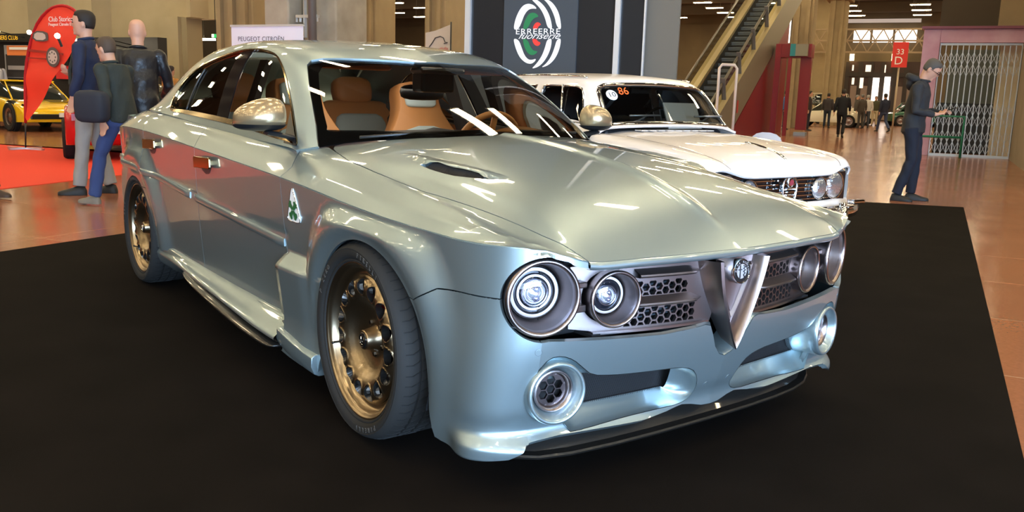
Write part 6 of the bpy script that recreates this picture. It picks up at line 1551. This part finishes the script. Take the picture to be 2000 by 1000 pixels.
for s in (-1, 1):
    for y, z, x, r in ((.548,.625,.575,.098),(.355,.612,.600,.078)):
        m = frame_m((x, s*y, z), (1, 0, 0), (0, 1, 0)); b = MB(); b.lathe([(r*.90,.018),(r*.97,.022),(r,.012),(r*1.02,-.03)], 40, m); l_ = b.build('headlight', CHROME, wc_, smooth=True)
        b = MB(); b.lathe([(0,.038),(r*.4,.034),(r*.75,.024),(r*.90,.014)], 36, m); b.build('lamp_glass', LG, l_, smooth=True)
        b = MB(); b.lathe([(r*1.01,-.02),(r*1.10,-.01),(r*1.12,-.03)], 40, m); b.build('lamp_gasket', BLACK, l_, smooth=True)
b = MB(); R = []
for y in np.linspace(-.73, .73, 15): x = .66-.10*(abs(y)/.76)**3; R.append([(x-.03, y, .53), (x, y, .525), (x+.01, y, .49), (x, y, .42), (x-.03, y, .30), (x-.08, y, .24)])
b.loft(R, closed=False); b.build('front_valance', WCAR, wc_, smooth=True)
b = MB(); R = []
for y in np.linspace(-.76, .76, 17): x = .76-.16*(abs(y)/.8)**4; R.append([(x-.02, y, .505), (x+.018, y, .495), (x+.025, y, .46), (x+.015, y, .425), (x-.02, y, .415)])
b.loft(R); b.build('front_bumper', CHROME, wc_, smooth=True)
for s in (-1, 1): b = MB(); b.tube([(.79, s*.38, .38), (.80, s*.38, .46), (.775, s*.38, .53)], [.02,.028,.018], 10); b.build('overrider', CHROME, wc_, smooth=True); b = MB(); b.box((.735, s*.60, .525), (.06, .12, .03)); b.build('side_lamp', CHROME, wc_, bevel=.01)
def simple_wheel(par, x, y, r, s, rimm=None, w=.19):
    m = frame_m((x, y, r), (0, s, 0), (1, 0, 0)); b = MB(); b.lathe([(r*.64,-.01),(r*.70,.004),(r*.92,.008),(r,-.02),(r,-w+.02),(r*.9,-w),(r*.6,-w)], 40, m); ty = b.build('tyre', RUBBER, par, auto=40)
    b = MB(); b.lathe([(0,-.01),(r*.16,-.01),(r*.2,-.03),(r*.5,-.035),(r*.58,-.02),(r*.64,-.004),(r*.66,-.012),(r*.64,-w*.6)], 36, m)
    rim = b.build('rim', rimm or NICKEL_SM, ty, smooth=True)
    b = MB()
    for k in range(8): a = 2*PI*k/8; q = m @ Matrix.Rotation(a, 4, 'Z'); b.lathe([(0,.002),(r*.055,.002)], 10, q @ Matrix.Translation((r*.42, 0, -.033)))
    b.build('rim_holes', BLACK, rim, fix=False)
for x in (0, -2.51):
    for s in (-1, 1): simple_wheel(wc_, x, s*.74, .30, s)
# ------------------------------------------------------------------ simple far cars
def far_car(label, loc, rot, L, Wd, Hh, paint, prof, gl, wheels, name='car', col=None, rimm=None, parts=None):
    """prof: side profile (x,z) of the lower body; gl: (x,z) outline of the glass house"""
    t = thing(name, label, 'car', loc, rot)
    def lay(profile, ys, tap, nm, m, sm=55, inset=0):
        R = []
        for y, k in ys:
            cx = sum(p[0] for p in profile)/len(profile); cz = min(p[1] for p in profile)
            R.append([(cx+(x-cx)*(1-(1-k)*.10), y, cz+(z-cz)*(1-(1-k)*tap)) for x, z in profile])
        b = MB(); b.loft(R); return b.build(nm, m, t, auto=sm)
    h = Wd/2; lay(smooth_poly(prof, it=1), [(-h, .35), (-h*.96, .8), (-h*.8, 1), (0, 1.03), (h*.8, 1), (h*.96, .8), (h, .35)], .10, 'body_shell', paint)
    h2 = Wd*.40; lay(smooth_poly(gl, it=1), [(-h2, .2), (-h2*.92, .75), (-h2*.7, 1), (h2*.7, 1), (h2*.92, .75), (h2, .2)], .12, 'glasshouse', mat('far glass', (.02, .025, .025), 0, .08, coat=1))
    zmax = max(q[1] for q in gl); xs_ = [q[0] for q in gl if q[1] > zmax-.06]
    b = MB(); b.box(((min(xs_)+max(xs_))/2, 0, zmax+.0), (max(xs_)-min(xs_)+.10, Wd*.70, .045)); b.build('roof', paint, t, bevel=.02)
    for s in (-1, 1):
        b = MB(); z0 = min(q[1] for q in gl); lo = [q[0] for q in gl if q[1] < z0+.1]
        b.tube([(max(lo), s*h2*.97, z0+.02), (max(xs_)+.02, s*h2*.80, zmax)], .018, 8); b.build('windscreen_pillar', paint, t, smooth=True); b = MB(); b.tube([(min(lo), s*h2*.97, z0+.02), (min(xs_)-.02, s*h2*.80, zmax)], .024, 8); b.build('rear_pillar', paint, t, smooth=True)
    for x, r in wheels:
        for s in (-1, 1):
            b = MB(); b.lathe([(r*1.14, .0), (r*1.14, -.1)], 32, frame_m((x, s*(h+.006), r*1.02), (0, s, 0), (1, 0, 0))); b.lathe([(r*.9, .001), (r*1.14, .001)], 32, frame_m((x, s*(h-.004), r*1.02), (0, s, 0), (1, 0, 0))); b.build('wheel_arch', DARK, t, fix=False); simple_wheel(t, x, s*(h+.045), r, s, rimm)
    return t
YEL = mat('yellow paint', (.85, .52, .012), 0, .22, coat=1)
yb = gp(22, 256); ang = hl*0
yc = far_car('bright yellow low sports coupe in front of the black booth', (0, 0, 0), 0, 4.1, 1.72, 1.18, YEL,
    [(-2.35,.35),(-2.40,.60),(-2.30,.78),(-1.6,.84),(-.9,.80),(.0,.74),(.75,.66),(1.15,.50),(1.22,.34),(1.15,.20),(-2.25,.20)], [(-1.9,.80),(-1.35,1.10),(-.95,1.16),(-.60,1.13),(.15,.74),(.0,.66),(-1.9,.7)], [(.42,.33),(-1.75,.33)])
hy = math.atan2(B.y, B.x)-.24
yc.rotation_euler = (0, 0, hy); off = Matrix.Rotation(hy, 3, 'Z') @ Vector((.42, -.86, 0)); yc.location = Vector((yb.x, yb.y, 0))-off
b = MB(); b.box((1.205, -.25, .36), (.04, .95, .12)); b.build('air_intake', BLACK, yc, bevel=.02)
b = MB(); b.tube([(.95, -.80, .62), (1.08, -.60, .56)], [.02, .05], 8); b.tube([(.95, .80, .62), (1.08, .60, .56)], [.02, .05], 8); b.build('headlamp', GLOSSB, yc, fix=False)
b = MB(); b.box((1.235, .10, .40), (.02, .40, .10)); b.build('number_plate', mat('plate', (.8, .8, .8), 0, .5), yc)
for k in range(3): b = MB(); b.box((.62, .25+k*.0, .715-.03*k+.0), (.03, .5, .01)) if False else b.bar((.45+k*.08, -.05, .722-.014*k), (.45+k*.08, .45, .722-.014*k), .03, .008); b.build('bonnet_vent', BLACK, yc)
RP_ = mat('red paint', (.50, .008, .012), 0, .22, coat=1)
rb_ = gp(133, 309); rcar = far_car('red car seen from behind between the walking men, white plate on its tail', (0, 0, 0), 0, 4.0, 1.65, 1.3, RP_,
    [(-.75,.30),(-.80,.55),(-.72,.80),(0,.84),(2.2,.80),(3.0,.70),(3.15,.45),(3.1,.22),(-.6,.22)], [(-.2,.80),(.3,1.12),(.7,1.20),(1.4,1.18),(2.0,.80),(1.9,.72),(-.1,.72)], [(0,.31),(2.45,.31)])
hr_ = math.atan2(A.y, A.x)+.9; rcar.rotation_euler = (0, 0, hr_); rcar.location = Vector((rb_.x, rb_.y, 0))-Matrix.Rotation(hr_, 3, 'Z') @ Vector((0, .82, 0))
b = MB(); b.box((-.80, 0, .48), (.02, .46, .12)); b.build('number_plate', mat('plate', (.8, .8, .8), 0, .5), rcar); b = MB(); b.box((-.785, 0, .74), (.03, 1.3, .07)); b.build('tail_panel', BLACK, rcar)
for s in (-1, 1): b = MB(); b.box((-.79, s*.58, .66), (.03, .3, .10)); b.build('tail_lamp', mat('tail lamp', (.25, .01, .01), 0, .3), rcar)
OFFR = mat('cream paint', (.72, .66, .52), 0, .3, coat=1)
q = gp(1650, 247)+A*6; oc = far_car('white tall off-road car far down the hall behind the grey sweater man', (q.x, q.y, 0), math.atan2(B.y, B.x), 4.2, 1.7, 1.9, OFFR,
    [(-2.6,.45),(-2.6,.95),(-.2,1.0),(1.2,.98),(1.25,.60),(1.2,.35),(-2.5,.35)], [(-2.55,.95),(-2.5,1.75),(-1.5,1.80),(-.6,1.76),(-.25,1.0),(-.3,.9)], [(.55,.36),(-1.9,.36)])
q = gp(1548, 247)+A*2.6; far_car('low white sports car with a red bonnet seen through the red portal', (q.x+B.x*.6, q.y+B.y*.6, 0), math.atan2(-B.y, -B.x), 4.2, 1.7, 1.25, OFFR,
    [(-2.6,.35),(-2.55,.85),(-1.0,.88),(.2,.80),(.95,.66),(1.2,.45),(1.2,.25),(-2.5,.25)], [(-1.8,.84),(-1.2,1.22),(-.5,1.25),(.1,.82),(0,.75)], [(.35,.33),(-1.9,.33)])
q = gp(1668, 248); far_car('dark green saloon half hidden behind the far visitors', (q.x+A.x*8+B.x*3.6, q.y+A.y*8+B.y*3.6, 0), math.atan2(B.y, B.x)+.3, 4.2, 1.7, 1.4, mat('green paint', (.01, .10, .05), 0, .25, coat=1),
    [(-2.4,.35),(-2.4,.85),(-.2,.90),(1.2,.85),(1.25,.50),(1.2,.25),(-2.4,.25)], [(-2.0,.88),(-1.5,1.36),(-.6,1.38),(-.0,.9),(-.1,.8)], [(.55,.33),(-1.9,.33)])
# ------------------------------------------------------------------ feather flag
fb = gp(50, 292); fl2 = thing('feather_flag', 'tall red feather flag with white lettering and a printed car side', 'flag', (fb.x, fb.y, 0), RB)
FR = mat('flag red', (.80, .06, .03), 0, .6); FRD = mat('flag dark red', (.42, .01, .015), 0, .6)
ppm_ = 1705/15.1
def fpt(x, y): p = vp(x, y, fb, B); a_, b_ = ab(p); a0_, b0_ = ab(fb); return (b_-b0_, p.z)
OUT = [(50,212),(49,150),(53,110),(62,72),(76,38),(98,16),(118,10),(135,13),(148,22),(155,40),(152,60),(143,90),(128,122),(105,158),(80,195),(62,226),(52,240)]
o2 = [fpt(*q) for q in smooth_poly(OUT, it=2)]
def fsheet(name, poly, m, y0, par, th=.004, bulge=.05):
    n = len(poly); d = sheet(Fn(lambda u, v: np.stack([u, y0+bulge*np.sin(u*5)*.4+.02*np.sin(v*9), v], -1)), poly, step=.10, thick=th, back=True); return mesh(name, d, m, par)
fsheet('flag_cloth', o2, FR, 0, fl2)
edge = [fpt(*q) for q in [(50,240),(49,180),(49,150),(53,110),(62,72),(76,38),(98,16),(118,10),(135,13),(148,22),(156,40)]]
b = MB(); b.tube([(x, .0, z) for x, z in smooth_poly(edge, False, 1)], .024, 8); b.build('pole_sleeve', FRD, fl2, smooth=True); b = MB(); b.tube([(fpt(50, 292)[0], 0, 0), (fpt(50, 240)[0], 0, fpt(50, 238)[1])], .014, 8); b.build('flag_pole', BLACK, fl2, smooth=True)
b = MB(); b.box((0, 0, .02), (.9, .05, .03)); b.box((0, 0, .02), (.05, .6, .03)); b.build('flag_base', mat('base steel', (.6, .6, .6), .8, .3), fl2, fix=False)
FW = mat('flag white', (.82, .78, .74), 0, .6); y_ = -.035
tx, tz = fpt(124, 38); text('flag_text', 'Club Storico', .115, Matrix.Translation((tx-.02, y_, tz)) @ fm, FW, fl2, depth=.002)
tx, tz = fpt(124, 48); text('flag_text', 'Peugeot Citroën DS', .072, Matrix.Translation((tx-.02, y_, tz)) @ fm, FW, fl2, depth=.002)
def fpoly(nm, pts, m, y0): 
    P = [fpt(*q) for q in pts]; b = MB(); n = len(P); b.add([(x, y0, z) for x, z in P]+[(x, y0+.004, z) for x, z in P], [tuple(range(n)), tuple(range(n, 2*n))]+[(i, (i+1) % n, n+(i+1) % n, n+i) for i in range(n)]); return b.build(nm, m, fl2, fix=False)
fpoly('printed_window', smooth_poly([(67,80),(70,60),(96,62),(99,72),(98,82)], it=1), mat('print grey', (.10, .09, .08), 0, .6), -.045); fpoly('printed_window', smooth_poly([(71,78),(73,63),(93,65),(95,79)], it=1), mat('print light', (.55, .50, .44), 0, .6), -.050)
fpoly('printed_strip', [(60,96),(128,104),(128,108),(60,101)], mat('print dark red', (.30, .03, .02), 0, .6), -.045); fpoly('printed_strip', [(58,112),(96,114),(96,117),(58,114)], mat('print dark red', (.30, .03, .02), 0, .6), -.045)
cx_, cz_ = fpt(109, 112); rr_ = 18/ppm_; b = MB(); b.lathe([(0, .002), (rr_, .002), (rr_, -.004)], 36, frame_m((cx_, -.055, cz_), (0, -1, 0), (1, 0, 0))); b.build('printed_tyre', mat('print grey', (.1, .09, .08), 0, .6), fl2)
b = MB(); b.lathe([(0, .002), (rr_*.70, .002), (rr_*.70, -.004)], 36, frame_m((cx_, -.060, cz_), (0, -1, 0), (1, 0, 0))); b.build('printed_wheel', mat('print light', (.55, .50, .44), 0, .6), fl2)
b = MB()
for k in range(8): a = 2*PI*k/8; b.lathe([(0, .002), (rr_*.10, .002)], 10, frame_m((cx_+rr_*.48*math.cos(a), -.064, cz_+rr_*.48*math.sin(a)), (0, -1, 0), (1, 0, 0)))
b.build('printed_holes', mat('print grey', (.1, .09, .08), 0, .6), fl2, fix=False)
# ------------------------------------------------------------------ black booth with poster and spot lamps
BW = dp(60, 170, 25); def_b = None
bo = thing('booth_wall', 'black booth wall with a club name on its top band, far left', 'partition', (0, 0, 0))
def bp_(name, x0, y0, x1, y1, m, off, par=bo, th=.05, z0=None):
    P0 = BW-A*off; p = vp(x0, y1, P0, B); q = vp(x1, y1, P0, B); r_ = vp(x0, y0, P0, B).z; zz = p.z if z0 is None else z0; b = MB(); vs = [Vector((c.x, c.y, z)) for z in (zz, r_) for c in (p, q, q+A*th, p+A*th)]
    b.add(vs, [(0,1,2,3),(4,7,6,5),(0,4,5,1),(1,5,6,2),(2,6,7,3),(3,7,4,0)]); return b.build(name, m, par)
BB = mat('booth black', (.014, .013, .013), 0, .5)
bp_('booth_panel', -160, 82, 215, 250, BB, 0, z0=0); bp_('booth_band', -60, 66, 76, 82, BB, .15, th=.3); bp_('booth_band', 190, 73, 312, 175, BB, .2, th=.3, z0=0)
pt = vp(8, 74, BW-A*.17, B); text('booth_text', 'OWNERS CLUB', .17, frame_m(pt, -A, B), mat('booth yellow', (.9, .5, .02), 0, .5, emit=(1., .6, .05), es=.4), bo)
po_ = thing('poster', 'framed car poster with an orange sky on the black booth wall', 'poster', (0, 0, 0))
bp_('poster_frame', 12, 88, 57, 152, mat('frame grey', (.3, .3, .3), 0, .5), .06, po_, .04); bp_('poster_dark', 14, 106, 56, 150, mat('poster dark', (.03, .028, .028), 0, .5), .08, po_, .02); bp_('poster_sky', 14, 89, 56, 108, mat('poster orange', (.75, .22, .06), 0, .5), .085, po_, .02)
bp_('poster_title', 18, 92, 56, 97, mat('poster title', (.85, .8, .75), 0, .5), .11, po_, .015); bp_('poster_car', 16, 128, 54, 136, mat('poster car', (.32, .30, .30), 0, .5), .11, po_, .015)
po2 = thing('poster', 'red poster with a white streak just right of the feather flag', 'poster', (0, 0, 0)); bp_('poster_sheet', 110, 106, 135, 154, mat('poster red', (.65, .03, .03), 0, .5), .06, po2, .03); bp_('poster_emblem', 122, 110, 134, 128, BLACK, .09, po2, .02)
SPOT = mat('spot glow', (1, 1, 1), 0, .5, emit=(1., .86, .62), es=60)
for px, py, wv, lab in ((-3, 61, 5, 'glowing booth spot lamp at the left edge above the club name'), (57, 63, 8, 'glowing booth spot lamp left of the feather flag'), (112, 70, 7, 'glowing booth spot lamp showing through the feather flag'), (152, 80, 8, 'warm glowing booth spot lamp between flag and navy man'), (204, 82, 9, 'glowing booth spot lamp right of the navy man, left of the pair'), (211, 76, 7, 'glowing booth spot lamp right of the navy man, right of the pair')):
    P = vp(px, py, BW-A*(.9 if px != 112 else 9.75), B); o = thing('spot_lamp', lab, 'lamp', P, RB); r = wv/2/1705*24*(1 if px != 112 else .62)
    b = MB(); ell(b, (0, 0, 0), (r, r, r)); b.build('bulb', SPOT, o, smooth=True); b = MB(); b.tube([(0, .0, .0), (0, .8 if px != 112 else .05, -.12)], .015, 6); b.build('lamp_arm', BLACK, o)
# ------------------------------------------------------------------ escalator
eb = gp(1340, 269); ea, ebb = ab(eb)
es_ = thing('escalator', 'moving staircase with glass sides rising behind the white car', 'escalator', hall(ea, ebb, 0), RB-.075)
STEP = mat('step steel', (.12, .14, .165), .3, .5, bump=(120, .5, .003)); DECK = mat('deck brass', (.40, .32, .18), .5, .45); CLAD = mat('truss cladding', (.21, .17, .115), .3, .5)
sl = math.tan(math.radians(30)); nst = 40; sw = .92; shx = .0
b0 = .0
for k in range(nst):
    y0 = k*.36; z0 = k*.36*sl-.06
    b = MB(); b.box((b0, y0+.18, z0+.02), (sw, .37, .04)); 
    pr = [(y0-.01, z0-.20), (y0+.012, z0-.05), (y0, z0+.0)]; b.box((b0, y0+.005, z0-.075), (sw, .03, .135)); b.box((b0, y0-.012, z0+.025), (sw, .03, .05))
    b.build('step', STEP, es_)
Lr = nst*.36
b = MB(); b.add([(b0+dx, y, y*sl+dz) for dx in (-sw/2-.02, sw/2+.02) for y, dz in ((.1, -.12), (Lr, -.12), (Lr, -.5), (.1, -.16))], [(0,1,2,3),(7,6,5,4),(0,4,5,1),(1,5,6,2),(2,6,7,3),(3,7,4,0)]); b.build('step_carriage', DARK, es_)
for s in (-1, 1):
    x = b0+s*(sw/2+.012); b = MB(); b.add([(x+dx, y, y*sl+dz) for dx in (-.01, .01) for y, dz in ((0, .16), (Lr, .20), (Lr, -.45), (0, -.05))], [(0,1,2,3),(7,6,5,4),(0,4,5,1),(1,5,6,2),(2,6,7,3),(3,7,4,0)]); b.build('skirt_panel', mat('skirt dark', (.05, .045, .035), .4, .4), es_)
GL = glass('escalator glass', (.72, .70, .52))
for s in (-1, 1):
    x = b0+s*(sw/2+.18)
    def sp(off, y): return Vector((x, y, y*sl+off))
    b = MB(); b.add([(x-.17, -.6, .02), (x+.17, -.6, .02), (x+.17, Lr, Lr*sl+.22), (x-.17, Lr, Lr*sl+.22), (x-.17, -.6, -.0), (x+.17, -.6, -.0), (x+.17, Lr, Lr*sl-.1), (x-.17, Lr, Lr*sl-.1)], [(0,1,2,3),(4,7,6,5),(0,4,5,1),(1,5,6,2),(2,6,7,3),(3,7,4,0)]); b.build('deck', DECK, es_)
    b = MB(); b.add([(x, -.4, .15), (x, Lr, Lr*sl+.32), (x, Lr, Lr*sl+1.05), (x, .1, 1.0), (x, -.4, .95), (x, -.6, .6)], [(0,1,2,3,4,5)]); b.build('glass_side', GL, es_, fix=False)
    b = MB(); b.tube([(x, -.55, .35), (x, -.72, .65), (x, -.55, .92), (x, -.2, 1.02), (x, .3, 1.12), (x, Lr, Lr*sl+1.09)], .045, 8); b.build('handrail', mat('handrail', (.06, .045, .03), 0, .4), es_, smooth=True)
    if s > 0:
        for k in range(1, 9): y = k*1.55; b = MB(); b.bar((x+.03, y-.02, y*sl+.30), (x+.03, y-.30, y*sl+1.0), .05, .14, up=(1, 0, 0)); b.build('glass_post', mat('post grey', (.16, .16, .16), .4, .4), es_)
        b = MB(); b.add([(x+.175, -.6, .02), (x+.175, Lr, Lr*sl+.22), (x+.175, Lr, Lr*sl-.95), (x+.175, 1.75, .0), (x+.175, -.6, 0)], [(0,1,2,3,4)]); b.add([(x+.102-.9, Lr, Lr*sl-.95), (x+.10, Lr, Lr*sl-.95), (x+.10, 1.75, 0), (x+.1-.9, 1.75, 0)], [(0,1,2,3)]); b.build('side_cladding', CLAD, es_, fix=False)
        b = MB(); b.box((x+.185, 2.6, 1.0), (.01, .16, .42)); b.build('warning_sticker', mat('sticker red', (.45, .04, .03), 0, .5), es_)
        xr = x+.19; rw_ = thing('red_wall', 'dark red wedge wall under the escalator', 'wall panel', es_.location, RB-.075)
        b = MB(); Lw = 9.2; vs = [(xr-.5, 2.0, 0), (xr-.5, Lw, (Lw-1.75)*.575), (xr-.5, Lw, 0)]; b.add([Vector(v)+Vector((dx, 0, 0)) for dx in (0, .45) for v in vs], [(0,1,2),(3,5,4),(0,3,4,1),(1,4,5,2),(2,5,3,0)]); b.build('panel', mat('dark red', (.20, .006, .010), 0, .4), rw_)
# white hoop barrier
q0 = dp(1397, 250, 20); q1 = dp(1431, 250, 20); zt_ = dp(1410, 127, 20).z
b = MB(); P = [Vector((q0.x, q0.y, 0)), Vector((q0.x, q0.y, zt_-.08))]+[Vector((q0.x, q0.y, zt_))+B*.06]+[Vector((q1.x, q1.y, zt_))-B*.06, Vector((q1.x, q1.y, zt_-.08)), Vector((q1.x, q1.y, 0))]; b.tube(P, .032, 10)
tag(b.build('hoop_barrier', mat('hoop white', (.70, .62, .56), 0, .4), smooth=True), 'tall narrow white hoop standing at the foot of the escalator', 'barrier')
# red portal
pp = gp(1522, 263); pa, pb_ = ab(pp)
RD = mat('portal red', (.22, .006, .010), 0, .35); po3 = thing('portal', 'dark red gateway with a teal-ended sign box, right of the escalator', 'portal', hall(pa, pb_, 0), RB)
def pxl(x, dep_a=0): return ab(vp(x, 200, hall(pa, 0), B))[1]-pb_
zt2 = vp(1530, 86, hall(pa, 0), B).z; zb2 = vp(1530, 112, hall(pa, 0), B).z
b = MB(); xx0, xx1 = pxl(1508), pxl(1519); b.box(((xx0+xx1)/2, 0, zt2/2), (xx1-xx0, .25, zt2)); b.build('portal_column', RD, po3)
xx0, xx1 = pxl(1556), pxl(1577); b = MB(); b.box(((xx0+xx1)/2, .2, zt2*.47+.1), (xx1-xx0, .25, zt2*.94-.2)); b.build('portal_column', RD, po3); b = MB(); b.box(((xx0+xx1)/2, .2, .06), (xx1-xx0+.04, .54, .12)); b.build('column_foot', mat('foot steel', (.3, .33, .36), .6, .4), po3)
xx0, xx1 = pxl(1508), pxl(1577); b = MB(); b.box(((xx0+xx1)/2, .3, (zt2+zb2)/2), (xx1-xx0, .8, (zt2-zb2))); b.build('portal_beam', RD, po3)
xx0, xx1 = pxl(1538), pxl(1571); b = MB(); b.box(((xx0+xx1)/2, -.2, zt2*.93), (xx1-xx0, .35, .42)); sb = b.build('sign_box', mat('sign box grey', (.22, .20, .14), 0, .5), po3); b = MB(); xx1 = pxl(1548); b.box(((xx0+xx1)/2, -.205, zt2*.93), (xx1-xx0, .37, .43)); b.build('sign_box_end', mat('teal', (.02, .22, .24), 0, .5), sb)
xx0 = pxl(1542); b = MB(); b.box((xx0, -.7, zt2*.42), (.12, .10, zt2*.84)); b.build('front_post', RD, po3)
# white chair
cp_ = dp(1506, 270, 12.2); ch = thing('chair', 'white plastic chair back showing over the white car bonnet', 'chair', (cp_.x, cp_.y, 0), RB-.2)
WP = mat('white plastic', (.62, .64, .70), 0, .4)
zt3 = dp(1506, 258, 12.2).z
o_ = smooth_poly([(-.22,zt3),(.22,zt3),(.24,zt3-.34),(-.24,zt3-.34)], it=2)
d = sheet(Fn(lambda u, v: np.stack([u, -.20-.05*(zt3-v)+.9*u*u*.5, v], -1)), o_, step=.05, thick=.02, back=True); mesh('backrest', d, WP, ch)
b = MB(); cushion(b, (0, .05, .44), (.44, .42, .05), None, .4); b.build('seat', WP, ch, smooth=True)
for sx_ in (-1, 1):
    for sy_ in (-1, 1): b = MB(); b.tube([(sx_*.17, .05+sy_*.16, .43), (sx_*.21, .05+sy_*.2, 0)], .014, 8); b.build('leg', CHROME, ch, smooth=True)
